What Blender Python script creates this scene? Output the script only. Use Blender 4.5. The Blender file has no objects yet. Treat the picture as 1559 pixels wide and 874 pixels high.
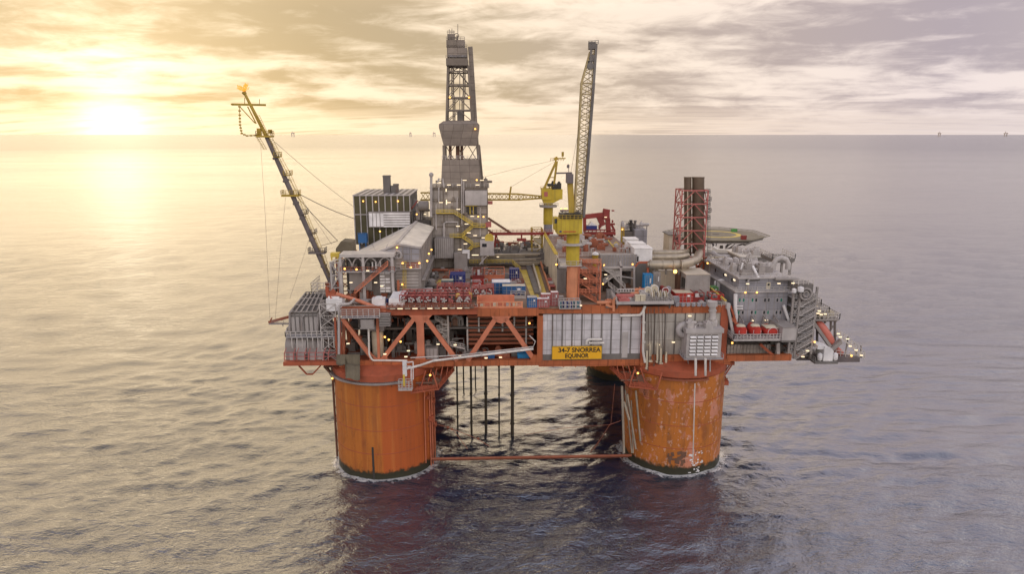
import bpy, math, random
import numpy as np
from mathutils import Vector, Matrix

rad = math.radians
SC = bpy.context.scene
COL = SC.collection
RND = random.Random(11)

# ------------------------------------------------------------------ camera
FPX, PW, PH = 1040.0, 1559.0, 874.0
CX, CY = PW / 2, PH / 2
PITCH = math.atan((CY - 204.5) / FPX)
YAW = math.atan((779.5 - 740.0) / FPX)
CAM = Vector((0, -172, 89.5))
FW = Vector((math.sin(YAW) * math.cos(PITCH), math.cos(YAW) * math.cos(PITCH), -math.sin(PITCH)))
RT = Vector((math.cos(YAW), -math.sin(YAW), 0))
UP = RT.cross(FW)
DZ = 45.3      # top of the main deck
LZ = 30.6      # top of the lower deck


def at(px, py, Y):
    d = FW + RT * ((px - CX) / FPX) - UP * ((py - CY) / FPX)
    return CAM + d * ((Y - CAM.y) / d.y)


def onz(px, py, Z=DZ):
    d = FW + RT * ((px - CX) / FPX) - UP * ((py - CY) / FPX)
    return CAM + d * ((Z - CAM.z) / d.z)


cd = bpy.data.cameras.new('camera')
cam = bpy.data.objects.new('camera', cd)
COL.objects.link(cam)
cam.location = CAM
cam.matrix_world = Matrix.Translation(CAM) @ Matrix((
    (RT.x, UP.x, -FW.x), (RT.y, UP.y, -FW.y), (RT.z, UP.z, -FW.z))).to_4x4()
cd.sensor_width = 36
cd.lens = 36 * FPX / PW
cd.clip_start = 1
cd.clip_end = 400000
SC.camera = cam


# ------------------------------------------------------------------ mesh builder
class MB:
    def __init__(self):
        self.v, self.f = [], []

    def quadstrip(self, rings, closed=True, caps=True):
        base = len(self.v)
        n = len(rings[0])
        for r in rings:
            self.v.extend([tuple(p) for p in r])
        for i in range(len(rings) - 1):
            for j in range(n if closed else n - 1):
                a = base + i * n + j
                b = base + i * n + (j + 1) % n
                self.f.append((a, b, b + n, a + n))
        if caps and closed:
            self.f.append(tuple(base + j for j in reversed(range(n))))
            self.f.append(tuple(base + (len(rings) - 1) * n + j for j in range(n)))
        return self

    def box(self, x0, x1, y0, y1, z0, z1):
        if x0 > x1: x0, x1 = x1, x0
        if y0 > y1: y0, y1 = y1, y0
        if z0 > z1: z0, z1 = z1, z0
        return self.quadstrip([[(x0, y0, z0), (x1, y0, z0), (x1, y1, z0), (x0, y1, z0)],
                               [(x0, y0, z1), (x1, y0, z1), (x1, y1, z1), (x0, y1, z1)]])

    def bar(self, p, q, w, h=None):
        p, q = Vector(p), Vector(q)
        h = h or w
        d = (q - p)
        if d.length < 1e-6: return self
        d.normalize()
        ref = Vector((0, 0, 1)) if abs(d.z) < .9 else Vector((0, 1, 0))
        s = d.cross(ref).normalized() * (w / 2)
        u = s.cross(d).normalized() * (h / 2)
        return self.quadstrip([[a - s - u, a + s - u, a + s + u, a - s + u] for a in (p, q)])

    def cyl(self, p, q, r, r2=None, n=10, caps=True):
        p, q = Vector(p), Vector(q)
        r2 = r if r2 is None else r2
        d = (q - p).normalized()
        ref = Vector((0, 0, 1)) if abs(d.z) < .9 else Vector((0, 1, 0))
        s = d.cross(ref).normalized()
        u = s.cross(d).normalized()
        rings = []
        for a, rr in ((p, r), (q, r2)):
            rings.append([a + (s * math.cos(t) + u * math.sin(t)) * rr for t in [2 * math.pi * k / n for k in range(n)]])
        return self.quadstrip(rings, caps=caps)

    def tube(self, pts, r, n=8, bend=0):
        pts = [Vector(p) for p in pts]
        if bend:
            out = [pts[0]]
            for a, b, c in zip(pts, pts[1:], pts[2:]):
                d1 = min(bend, (a - b).length * .48)
                d2 = min(bend, (c - b).length * .48)
                p1 = b + (a - b).normalized() * d1
                p2 = b + (c - b).normalized() * d2
                for k in range(5):
                    t = k / 4
                    out.append(p1 * (1 - t) ** 2 + b * 2 * t * (1 - t) + p2 * t * t)
            out.append(pts[-1])
            pts = out
        rings = []
        prev = None
        for i, p in enumerate(pts):
            a = pts[max(i - 1, 0)]
            b = pts[min(i + 1, len(pts) - 1)]
            d = (b - a).normalized()
            if prev is None:
                ref = Vector((0, 0, 1)) if abs(d.z) < .9 else Vector((0, 1, 0))
                s = d.cross(ref).normalized()
            else:
                s = (prev - d * prev.dot(d)).normalized()
            prev = s
            u = s.cross(d).normalized()
            rings.append([p + (s * math.cos(2 * math.pi * k / n) + u * math.sin(2 * math.pi * k / n)) * r for k in range(n)])
        return self.quadstrip(rings)

    def lathe(self, c, prof, n=20, axis='z'):
        c = Vector(c)
        rings = []
        for r, h in prof:
            ring = []
            for k in range(n):
                t = 2 * math.pi * k / n
                a, b = r * math.cos(t), r * math.sin(t)
                ring.append(c + (Vector((a, b, h)) if axis == 'z' else Vector((a, h, b)) if axis == 'y' else Vector((h, a, b))))
            if axis == 'y': ring.reverse()
            rings.append(ring)
        return self.quadstrip(rings)

    def prism(self, poly, ext):
        ext = Vector(ext)
        a = [Vector(p) for p in poly]
        return self.quadstrip([a, [p + ext for p in a]])

    def rail(self, pts, h=1.15, step=1.6, r=.05, mids=2):
        pts = [Vector(p) for p in pts]
        for a, b in zip(pts, pts[1:]):
            L = (b - a).length
            n = max(1, round(L / step))
            for k in range(n + 1):
                p = a.lerp(b, k / n)
                self.bar(p, p + Vector((0, 0, h)), r * 2)
            for m in range(mids):
                z = Vector((0, 0, h * (m + 1) / mids - .02))
                self.bar(a + z, b + z, r * 1.8)
        return self

    def stairs(self, p, q, w=1.0, side=Vector((0, 1, 0)), rails=True, r=.05):
        p, q = Vector(p), Vector(q)
        side = Vector(side).normalized() * w
        for o in (Vector((0, 0, 0)), side):
            self.bar(p + o, q + o, .12, .3)
            if rails:
                for z in (.55, 1.1):
                    self.bar(p + o + Vector((0, 0, z)), q + o + Vector((0, 0, z)), r * 1.8)
                for k in range(5):
                    a = p.lerp(q, k / 4) + o
                    self.bar(a, a + Vector((0, 0, 1.1)), r * 1.8)
        n = max(3, int(abs(q.z - p.z) / .3))
        for k in range(n):
            a = p.lerp(q, (k + .5) / n)
            self.bar(a, a + side, .28, .06)
        return self

    def ladder(self, p, q, w=.5, side=Vector((1, 0, 0)), cage=False, out=Vector((0, -1, 0))):
        p, q = Vector(p), Vector(q)
        s = Vector(side).normalized() * (w / 2)
        self.bar(p - s, q - s, .09)
        self.bar(p + s, q + s, .09)
        n = max(2, int((q - p).length / .5))
        for k in range(n):
            a = p.lerp(q, (k + .5) / n)
            self.bar(a - s, a + s, .06)
        if cage:
            out = Vector(out)
            n = max(2, int((q - p).length / 1.3))
            for k in range(n + 1):
                a = p.lerp(q, k / n)
                loop = [a - s, a - s * 1.4 + out * .5, a + out * .85, a + s * 1.4 + out * .5, a + s]
                for u, v in zip(loop, loop[1:]): self.bar(u, v, .06)
            for off in (-s * 1.4 + out * .5, out * .85, s * 1.4 + out * .5):
                self.bar(p + off, q + off, .05)
        return self

    def lattice(self, bot, top, n, rc, rb, faces=(0, 1, 2, 3), zig=True, taper=None, horiz=True):
        bot = [Vector(p) for p in bot]
        top = [Vector(p) for p in top]
        m = len(bot)
        for a, b in zip(bot, top): self.bar(a, b, rc * 2)
        for k in range(n + 1):
            for i in faces:
                j = (i + 1) % m
                a, b = bot[i].lerp(top[i], k / n), bot[j].lerp(top[j], k / n)
                if horiz: self.bar(a, b, rb * 2)
                if k < n:
                    c, d = bot[i].lerp(top[i], (k + 1) / n), bot[j].lerp(top[j], (k + 1) / n)
                    if zig:
                        if (k + i) % 2: self.bar(a, d, rb * 2)
                        else: self.bar(b, c, rb * 2)
                    else:
                        self.bar(a, d, rb * 2)
                        self.bar(b, c, rb * 2)
        return self

    def torus(self, c, R, r, axis=Vector((0, 1, 0)), n=20, m=8, a0=0, a1=2 * math.pi):
        c = Vector(c)
        axis = Vector(axis).normalized()
        ref = Vector((0, 0, 1)) if abs(axis.z) < .9 else Vector((1, 0, 0))
        s = axis.cross(ref).normalized()
        u = s.cross(axis).normalized()
        full = abs(a1 - a0 - 2 * math.pi) < 1e-4
        rings = []
        for k in range(n + 1):
            t = a0 + (a1 - a0) * k / n
            d = s * math.cos(t) + u * math.sin(t)
            rings.append([c + d * (R + r * math.cos(2 * math.pi * j / m)) + axis * (r * math.sin(2 * math.pi * j / m)) for j in range(m)])
        return self.quadstrip(rings, caps=not full)


def root_loc(o):
    L = Vector((0, 0, 0))
    while o is not None:
        L += o.location
        o = o.parent
    return L


def mesh_from(name, mb, off, m, smooth=True):
    me = bpy.data.meshes.new(name)
    off = Vector(off)
    me.from_pydata([tuple(Vector(p) - off) for p in mb.v], [], mb.f)
    me.update()
    if smooth:
        me.polygons.foreach_set('use_smooth', [True] * len(me.polygons))
        try: me.set_sharp_from_angle(angle=rad(38))
        except Exception: pass
    if m: me.materials.append(m)
    return me


def thing(name, label, cat, loc, group=None):
    o = bpy.data.objects.new(name, None)
    COL.objects.link(o)
    o.location = loc
    o.empty_display_size = 1
    o['label'] = label
    o['category'] = cat
    if name in ('hull_column', 'clad_wall'): o['kind'] = 'thing'
    if group: o['group'] = group
    return o


def part(name, mb, m, parent, label=None):
    o = bpy.data.objects.new(name, mesh_from(name, mb, root_loc(parent), m))
    COL.objects.link(o)
    o.parent = parent
    if label: o['label'] = label
    return o


def solo(name, mb, m, label=None, cat=None, group=None, kind=None):
    v = np.array([tuple(p) for p in mb.v])
    loc = Vector((float(v[:, 0].mean()), float(v[:, 1].mean()), float(v[:, 2].min())))
    o = bpy.data.objects.new(name, mesh_from(name, mb, loc, m))
    COL.objects.link(o)
    o.location = loc
    if label: o['label'] = label
    if cat: o['category'] = cat
    if group: o['group'] = group
    if kind: o['kind'] = kind
    return o


def copy_thing(root, delta, label=None):
    r = root.copy()
    COL.objects.link(r)
    r.location = root.location + Vector(delta)
    if label: r['label'] = label
    for ch in [o for o in COL.objects if o.parent == root]:
        c = ch.copy()
        COL.objects.link(c)
        c.parent = r
        for g in [o for o in COL.objects if o.parent == ch]:
            d = g.copy()
            COL.objects.link(d)
            d.parent = c
    return r


def pb(mb, x0, y0, x1, y1, Y, d):
    """box whose front face fills a pixel rectangle at depth Y"""
    xm, ym = (x0 + x1) / 2, (y0 + y1) / 2
    X0, X1 = at(x0, ym, Y).x, at(x1, ym, Y).x
    Z0, Z1 = at(xm, y1, Y).z, at(xm, y0, Y).z
    mb.box(X0, X1, Y, Y + d, Z0, Z1)
    return X0, X1, Y, Y + d, Z0, Z1


def ext(x0, y0, x1, y1, Y, d):
    return pb(MB(), x0, y0, x1, y1, Y, d)


# ------------------------------------------------------------------ materials
def mk(name, rgb, rough=.6, metal=0., var=.22, dirt=.3, scale=.25, rust=0., panel=None, dcol=(.09, .07, .055), spec=.4, rib=None):
    m = bpy.data.materials.new(name)
    m.use_nodes = True
    nt = m.node_tree
    N, L = nt.nodes, nt.links
    b = N['Principled BSDF']
    b.inputs['Roughness'].default_value = rough
    b.inputs['Metallic'].default_value = metal
    b.inputs['Specular IOR Level'].default_value = spec
    tc = N.new('ShaderNodeTexCoord')

    def noise(sc, det, mapping=None):
        n = N.new('ShaderNodeTexNoise')
        n.inputs['Scale'].default_value = sc
        n.inputs['Detail'].default_value = det
        n.inputs['Roughness'].default_value = .62
        if mapping:
            mp = N.new('ShaderNodeMapping')
            mp.inputs['Scale'].default_value = mapping
            L.new(tc.outputs['Object'], mp.inputs['Vector'])
            L.new(mp.outputs['Vector'], n.inputs['Vector'])
        else:
            L.new(tc.outputs['Object'], n.inputs['Vector'])
        return n.outputs['Fac']

    def ramp(fac, a, bb, lo, hi):
        r = N.new('ShaderNodeMapRange')
        r.inputs['From Min'].default_value = a
        r.inputs['From Max'].default_value = bb
        r.inputs['To Min'].default_value = lo
        r.inputs['To Max'].default_value = hi
        L.new(fac, r.inputs['Value'])
        return r.outputs['Result']

    def mix(fac, c1, c2):
        x = N.new('ShaderNodeMix')
        x.data_type = 'RGBA'
        for s, v in ((x.inputs[0], fac), (x.inputs[6], c1), (x.inputs[7], c2)):
            if hasattr(v, 'links'): L.new(v, s)
            elif isinstance(v, tuple): s.default_value = (*v, 1)
            else: s.default_value = v
        return x.outputs[2]
    lo = tuple(c * (1 - var) for c in rgb)
    hi = tuple(min(1, c * (1 + var * .7)) for c in rgb)
    col = mix(ramp(noise(scale, 5), .3, .7, 0, 1), lo, hi)
    col = mix(ramp(noise(1., 6, (.9, .9, .09)), .52, .78, 0, dirt), col, dcol)
    if rust:
        col = mix(ramp(noise(.5, 8, (1, 1, .35)), .58, .66, 0, rust), col, (.16, .05, .018))
    if panel:
        sp = N.new('ShaderNodeSeparateXYZ')
        L.new(tc.outputs['Object'], sp.inputs[0])
        ad = N.new('ShaderNodeMath')
        L.new(sp.outputs[0], ad.inputs[0])
        L.new(sp.outputs[1], ad.inputs[1])
        cb = N.new('ShaderNodeCombineXYZ')
        L.new(ad.outputs[0], cb.inputs[0])
        L.new(sp.outputs[2], cb.inputs[1])
        br = N.new('ShaderNodeTexBrick')
        br.offset = 0
        br.inputs['Scale'].default_value = 1
        br.inputs['Brick Width'].default_value = panel[0]
        br.inputs['Row Height'].default_value = panel[1]
        br.inputs['Mortar Size'].default_value = .06
        br.inputs['Color1'].default_value = (.8, .8, .8, 1)
        br.inputs['Color2'].default_value = (1, 1, 1, 1)
        br.inputs['Mortar'].default_value = (.45, .42, .4, 1)
        L.new(cb.outputs[0], br.inputs['Vector'])
        x = N.new('ShaderNodeMix')
        x.data_type = 'RGBA'
        x.blend_type = 'MULTIPLY'
        x.inputs[0].default_value = 1
        L.new(col, x.inputs[6])
        L.new(br.outputs['Color'], x.inputs[7])
        col = x.outputs[2]
    L.new(col, b.inputs['Base Color'])
    r = ramp(noise(.8, 4), .3, .7, max(.05, rough - .12), min(1, rough + .15))
    L.new(r, b.inputs['Roughness'])
    bp = N.new('ShaderNodeBump')
    bp.inputs['Strength'].default_value = .25
    bp.inputs['Distance'].default_value = .05
    L.new(noise(1.6, 5), bp.inputs['Height'])
    L.new(bp.outputs[0], b.inputs['Normal'])
    return m


def glow(name, rgb, s):
    m = bpy.data.materials.new(name)
    m.use_nodes = True
    nt = m.node_tree
    nt.nodes.clear()
    e = nt.nodes.new('ShaderNodeEmission')
    e.inputs[0].default_value = (*rgb, 1)
    e.inputs[1].default_value = s
    o = nt.nodes.new('ShaderNodeOutputMaterial')
    nt.links.new(e.outputs[0], o.inputs[0])
    return m


M = dict(
    orange=mk('orange_paint', (.47, .135, .05), .58, rust=.5, dirt=.4, panel=(2.4, 40)),
    brace=mk('salmon_orange_paint', (.56, .19, .105), .58, rust=.2, dirt=.25),
    redorange=mk('red_orange_paint', (.38, .095, .045), .6, rust=.4, dirt=.4),
    peach=mk('peach_orange_paint', (.62, .25, .13), .55, rust=.1, dirt=.2),
    brown=mk('brown_steel', (.17, .09, .06), .7, rust=.4),
    rustrail=mk('rust_red_steel', (.30, .095, .05), .65, rust=.4),
    grey=mk('grey_paint', (.30, .27, .255), .6, rust=.12),
    dgrey=mk('dark_grey_steel', (.16, .145, .135), .65, rust=.25),
    black=mk('black_steel', (.045, .04, .036), .6),
    lgrey=mk('light_grey_paint', (.44, .405, .39), .55, rust=.12),
    bluegrey=mk('blue_grey_paint', (.34, .33, .36), .55, rust=.08, panel=(3.1, 3.4)),
    panel=mk('grey_panel', (.40, .355, .32), .6, rust=.15, panel=(2.2, 3.0)),
    cladding=mk('light_cladding', (.64, .61, .63), .55, rust=.1, dirt=.25, panel=(2.45, 2.7)),
    cream_clad=mk('cream_cladding', (.50, .46, .41), .6, rust=.15, dirt=.4, panel=(2.45, 5)),
    white=mk('white_paint', (.74, .72, .72), .5, rust=.06, dirt=.15),
    cream=mk('cream_paint', (.60, .53, .40), .6, rust=.1),
    beige=mk('beige_wall', (.55, .47, .37), .65, rust=.1),
    roof=mk('roof_sheet', (.66, .61, .54), .45, dirt=.2, rust=.03),
    olive=mk('olive_panel', (.085, .075, .035), .6, rust=.1),
    tarp=mk('olive_grey_tarp', (.15, .125, .085), .85),
    yellow=mk('yellow_paint', (.50, .37, .035), .55, rust=.25, dirt=.35),
    yelrail=mk('yellow_rail_paint', (.60, .44, .07), .5, dirt=.1),
    dyellow=mk('weathered_yellow', (.40, .27, .035), .55, rust=.2),
    sign=mk('sign_yellow', (.80, .42, .02), .5, var=.06, dirt=.12),
    ink=mk('black_letter_paint', (.03, .027, .02), .6),
    navy=mk('navy_paint', (.025, .035, .17), .5, rust=.06, dirt=.1),
    blue=mk('blue_paint', (.03, .12, .30), .5, rust=.06, dirt=.1),
    sky=mk('bright_blue_paint', (.02, .22, .48), .5, dirt=.1),
    teal=mk('teal_paint', (.03, .16, .20), .5),
    red=mk('red_paint', (.46, .04, .028), .5, rust=.1),
    dred=mk('dark_red_steel', (.24, .035, .03), .6, rust=.2),
    pinkred=mk('pink_red_paint', (.42, .125, .11), .6, rust=.05),
    salmon=mk('salmon_hull', (.56, .16, .12), .45, dirt=.12),
    green=mk('green_paint', (.07, .25, .06), .55),
    rail=mk('galvanised_rail', (.50, .46, .43), .5, dirt=.1),
    deck=mk('deck_plate', (.25, .17, .12), .8, rust=.5, dirt=.5, scale=.12),
    grate=mk('grey_grating', (.36, .34, .34), .7, dirt=.3),
    stack=mk('scorched_stack', (.135, .095, .065), .5, metal=.2, rust=.3),
    duct=mk('silver_duct', (.42, .36, .28), .42, metal=.45, rust=.25),
    pipe=mk('white_pipe', (.66, .62, .57), .45, dirt=.2),
    derrick=mk('derrick_grey', (.20, .165, .135), .65, rust=.1),
    wind=mk('wind_wall', (.27, .225, .19), .6, dirt=.25, panel=(3.2, 2.2)),
    boom=mk('boom_grey', (.15, .125, .125), .6, rust=.15),
    latt=mk('lattice_yellow_grey', (.40, .31, .15), .6, rust=.15),
    glass=mk('dark_glass', (.015, .018, .025), .12, var=.1, dirt=0, spec=.6),
    gglass=mk('green_blind', (.02, .16, .12), .3, var=.1, dirt=0),
    riser=mk('dark_riser', (.055, .045, .03), .7, rust=.3),
    helgreen=mk('helideck_green', (.22, .19, .14), .75, dirt=.3),
    wire=mk('wire_steel', (.12, .09, .07), .6),
    rubber=mk('dark_rubber', (.03, .03, .03), .8),
)
AMBER = glow('amber_lamp_glass', (1, .46, .10), 3)
WARM = glow('warm_lamp_glass', (1, .78, .50), 1.25)


def lamp(parent, px, py, Y, kind='w', w=.8):
    p = at(px, py, Y)
    mb = MB()
    if kind == 'w':
        mb.box(p.x - w / 2, p.x + w / 2, p.y - .3, p.y, p.z - .11, p.z + .11)
        mb.box(p.x - w / 2 + .1, p.x + w / 2 - .1, p.y - .42, p.y - .3, p.z - .1, p.z + .1)
        return part('lamp', mb, WARM, parent)
    mb.lathe((p.x, p.y - .15, p.z - .36), [(.1, .1), (.26, .22), (.26, .46), (.1, .58)], 8)
    return part('lamp', mb, AMBER, parent)


def lamps(parent, Y, white=(), amber=()):
    for x, y in white: lamp(parent, x, y, Y)
    for x, y in amber: lamp(parent, x, y, Y, 'a')


def gear(t, x0, x1, y0, y1, z, n, hmax, seed, mat, mat2=None):
    """machinery standing on a deck: every unit a part of its own"""
    R = random.Random(seed)
    for k in range(n):
        x, y = R.uniform(x0, x1), R.uniform(y0, y1)
        h = R.uniform(.25, 1) * hmax
        q = R.random()
        m = mat2 if mat2 and R.random() < .35 else mat
        mb = MB()
        if q < .36:
            w, d = R.uniform(.4, 1.4), R.uniform(.4, 1.2)
            mb.box(x - w, x + w, y - d, y + d, z, z + h)
            mb.box(x - w * .6, x + w * .5, y - d * .6, y + d * .5, z + h, z + h * 1.25)
            mb.box(x - w * .9, x - w * .1, y - d - .06, y - d, z + h * .2, z + h * .8)
            part('cabinet', mb, m, t)
        elif q < .6:
            r = R.uniform(.25, .8)
            mb.lathe((x, y, z), [(r, 0), (r, h * .85), (r * .75, h * .97), (r * .25, h), (r * .25, h * 1.15)], 12)
            part('vessel', mb, m, t)
        elif q < .74:
            r = R.uniform(.3, .6)
            L_ = R.uniform(1, 2.5)
            mb.lathe((x, y, z + h * .5 + r), [(r * .6, -L_ - r * .5), (r, -L_), (r, L_), (r * .6, L_ + r * .5)], 12, 'x')
            for s in (-1, 1): mb.box(x + s * L_ * .6 - .12, x + s * L_ * .6 + .12, y - r * .7, y + r * .7, z, z + h * .5 + r * .6)
            part('drum', mb, m, t)
        else:
            r = R.uniform(.07, .2)
            x2 = min(max(x + R.uniform(-4, 4), x0), x1)
            y3 = min(max(y + R.uniform(-3, 3), y0), y1)
            if abs(x2 - x) < .5: x2 = x + .6
            if abs(y3 - y) < .5: y3 = y + .6
            mb.tube([(x, y, z), (x, y, z + h), (x2, y, z + h), (x2, y3, z + h), (x2, y3, z)], r, 6, .5)
            part('pipe_run', mb, m, t)

# ------------------------------------------------------------------ sky and sun
SUN_AZ = math.atan((190 - CX) / FPX) + YAW          # from +Y towards +X
SUN_EL = rad(12.0)
SDIR = Vector((math.sin(SUN_AZ) * math.cos(rad(1.0)), math.cos(SUN_AZ) * math.cos(rad(1.0)), math.sin(rad(1.0))))
world = bpy.data.worlds.new('World')
SC.world = world
world.use_nodes = True
nt = world.node_tree
N, L = nt.nodes, nt.links
bg = N['Background']
bg.inputs['Strength'].default_value = .1
sky = N.new('ShaderNodeTexSky')
sky.sky_type = 'NISHITA'
sky.sun_disc = False
sky.sun_elevation = SUN_EL
sky.sun_rotation = SUN_AZ
sky.air_density = 1.0
sky.dust_density = 2.0
tc = N.new('ShaderNodeTexCoord')


def vmath(op, a, b=None):
    n = N.new('ShaderNodeVectorMath')
    n.operation = op
    for s, v in zip(n.inputs, (a, b)):
        if v is None: continue
        if hasattr(v, 'links'): L.new(v, s)
        else: s.default_value = v
    return n.outputs['Value'] if op in ('DOT_PRODUCT', 'LENGTH') else n.outputs[0]


def fmath(op, a, b=None, c=None, clamp=False):
    n = N.new('ShaderNodeMath')
    n.operation = op
    n.use_clamp = clamp
    for s, v in zip(n.inputs, (a, b, c)):
        if v is None: continue
        if hasattr(v, 'links'): L.new(v, s)
        else: s.default_value = v
    return n.outputs[0]


def mrange(v, a, b, lo=0., hi=1., smooth=True):
    n = N.new('ShaderNodeMapRange')
    n.interpolation_type = 'SMOOTHSTEP' if smooth else 'LINEAR'
    L.new(v, n.inputs['Value'])
    for k, x in zip(('From Min', 'From Max', 'To Min', 'To Max'), (a, b, lo, hi)): n.inputs[k].default_value = x
    return n.outputs[0]


def cmix(f, a, b, mode='MIX'):
    n = N.new('ShaderNodeMix')
    n.data_type = 'RGBA'
    n.blend_type = mode
    for s, v in ((n.inputs[0], f), (n.inputs[6], a), (n.inputs[7], b)):
        if hasattr(v, 'links'): L.new(v, s)
        elif isinstance(v, tuple): s.default_value = (*v, 1)
        else: s.default_value = v
    return n.outputs[2]


def cramp(f, stops):
    n = N.new('ShaderNodeValToRGB')
    e = n.color_ramp.elements
    while len(e) < len(stops): e.new(.5)
    for el, (p, c) in zip(e, stops):
        el.position = p
        el.color = (*c, 1)
    L.new(f, n.inputs[0])
    return n.outputs[0]


D = vmath('NORMALIZE', tc.outputs['Generated'])
sx = N.new('ShaderNodeSeparateXYZ')
L.new(D, sx.inputs[0])
dz = fmath('ABSOLUTE', sx.outputs[2])
den = fmath('ADD', dz, .085)
cb = N.new('ShaderNodeCombineXYZ')
L.new(fmath('DIVIDE', sx.outputs[0], den), cb.inputs[0])
L.new(fmath('DIVIDE', sx.outputs[1], den), cb.inputs[1])
mp = N.new('ShaderNodeMapping')
mp.inputs['Rotation'].default_value = (0, 0, rad(14))
mp.inputs['Location'].default_value = (3.1, 1.7, 0)
L.new(cb.outputs[0], mp.inputs[0])


def wnoise(scale, detail, rough, dist, mapping=(1, 1, 1)):
    m2 = N.new('ShaderNodeMapping')
    m2.inputs['Scale'].default_value = mapping
    L.new(mp.outputs[0], m2.inputs[0])
    n = N.new('ShaderNodeTexNoise')
    n.inputs['Scale'].default_value = scale
    n.inputs['Detail'].default_value = detail
    n.inputs['Roughness'].default_value = rough
    n.inputs['Distortion'].default_value = dist
    L.new(m2.outputs[0], n.inputs['Vector'])
    return n.outputs['Fac']


n1 = wnoise(.58, 9, .55, .5, (.85, 1.0, 1))
n2 = wnoise(2.0, 7, .6, .4, (.8, 1.05, 1))
m3 = N.new('ShaderNodeMapping')
m3.inputs['Scale'].default_value = (5.5, 5.5, 22)
L.new(D, m3.inputs[0])
n3 = N.new('ShaderNodeTexNoise')
n3.inputs['Scale'].default_value = 2.2
n3.inputs['Detail'].default_value = 9
n3.inputs['Roughness'].default_value = .62
n3.inputs['Distortion'].default_value = .5
L.new(m3.outputs[0], n3.inputs['Vector'])
cl = fmath('ADD', fmath('ADD', fmath('MULTIPLY', n1, .52), fmath('MULTIPLY', n2, .20)), fmath('MULTIPLY', n3.outputs['Fac'], .28))
# horizontal angle to the sun: 1 towards it, -1 away
hl = fmath('SQRT', fmath('ADD', fmath('MULTIPLY', sx.outputs[0], sx.outputs[0]), fmath('MULTIPLY', sx.outputs[1], sx.outputs[1])))
hs = fmath('DIVIDE', fmath('ADD', fmath('MULTIPLY', sx.outputs[0], math.sin(SUN_AZ)), fmath('MULTIPLY', sx.outputs[1], math.cos(SUN_AZ))), fmath('ADD', hl, 1e-4))
ang = fmath('DIVIDE', fmath('ARCCOSINE', fmath('MINIMUM', fmath('MAXIMUM', hs, -1), 1)), math.pi)     # 0 sun .. 1 opposite
cl = fmath('SUBTRACT', cl, fmath('MULTIPLY', mrange(dz, .085, .125), mrange(ang, .02, .30, .055, .012)))
cl = mrange(cl, .415, .575)                                   # 0 dark cloud belly .. 1 bright gap
K = 10.0


def k(c): return tuple(x * K for x in c)


bright = cramp(ang, [(0, (.84, .70, .49)), (.06, (.83, .68, .48)), (.15, (.84, .68, .51)), (.25, (.80, .67, .57)), (.34, (.72, .62, .60)), (.55, (.90, .81, .74)), (1, (1.24, 1.11, .98))])
dark = cramp(ang, [(0, (.37, .275, .15)), (.08, (.37, .275, .155)), (.16, (.42, .325, .22)), (.25, (.42, .335, .30)), (.34, (.375, .315, .345)), (.55, (.62, .57, .55)), (1, (.80, .74, .69))])
col = cmix(cl, dark, bright)
# clear pale strip above the horizon
hor = cramp(ang, [(0, (.95, .80, .55)), (.08, (.88, .71, .48)), (.18, (.82, .655, .48)), (.27, (.72, .59, .50)), (.36, (.64, .55, .53)), (1, (.80, .74, .70))])
lo = mrange(dz, .008, .05, 1, 0)
thin = wnoise(2.2, 5, .6, .2, (.25, 1.5, 1))
lo = fmath('MULTIPLY', lo, mrange(thin, .3, .62, .35, 1))
col = cmix(lo, col, hor)
# the sky is brighter overhead, out of frame
col = cmix(1.0, col, cramp(mrange(dz, .16, .96, 0, 1, False), [(0, (1, 1, 1)), (.15, (1.80, 1.73, 1.66)), (.36, (1.50, 1.52, 1.62)), (.56, (1.04, 1.11, 1.32)), (1, (.68, .78, 1.02))]), 'MULTIPLY')
sc_ = vmath('SCALE', col)
sc_.node.inputs['Scale'].default_value = K
# glow of the hidden sun
sd = vmath('DOT_PRODUCT', D, tuple(SDIR))
sdc = fmath('MAXIMUM', sd, 0)
g1 = fmath('POWER', sdc, 1500)
g2 = fmath('POWER', sdc, 110)
S2 = Vector((math.sin(SUN_AZ - .012) * math.cos(rad(5.0)), math.cos(SUN_AZ - .012) * math.cos(rad(5.0)), math.sin(rad(5.0))))
# second bright break in the cloud above the sun: a wide flat gap
bx = fmath('DIVIDE', fmath('SUBTRACT', sx.outputs[2], math.sin(rad(4.9))), .022)
brk = fmath('MULTIPLY', fmath('POWER', fmath('MAXIMUM', vmath('DOT_PRODUCT', D, tuple(S2)), 0), 260),
            fmath('EXPONENT', fmath('MULTIPLY', fmath('MULTIPLY', bx, bx), -1)))
brk = fmath('MULTIPLY', brk, mrange(n2, .33, .55, .25, 1))
def scaled(c, f, s):
    n = N.new('ShaderNodeVectorMath')
    n.operation = 'SCALE'
    n.inputs[0].default_value = c
    L.new(fmath('MULTIPLY', f, s), n.inputs['Scale'])
    return n.outputs[0]
tot = vmath('ADD', sc_, scaled((1, .92, .74), g1, 7))
tot = vmath('ADD', tot, scaled((1, .84, .60), g2, .16))
tot = vmath('ADD', tot, scaled((1, .93, .78), brk, 3))
fin = cmix(.05, tot, sky.outputs[0])
L.new(fin, bg.inputs['Color'])

sl = bpy.data.lights.new('sun', 'SUN')
sl.energy = .6
sl.angle = rad(72)
sl.color = (1, .80, .54)
so = bpy.data.objects.new('sun', sl)
COL.objects.link(so)
sv = Vector((math.sin(SUN_AZ) * math.cos(SUN_EL), math.cos(SUN_AZ) * math.cos(SUN_EL), math.sin(SUN_EL)))
so.rotation_euler = (-sv).to_track_quat('-Z', 'Y').to_euler()
so.location = (-80, 120, 120)

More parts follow.
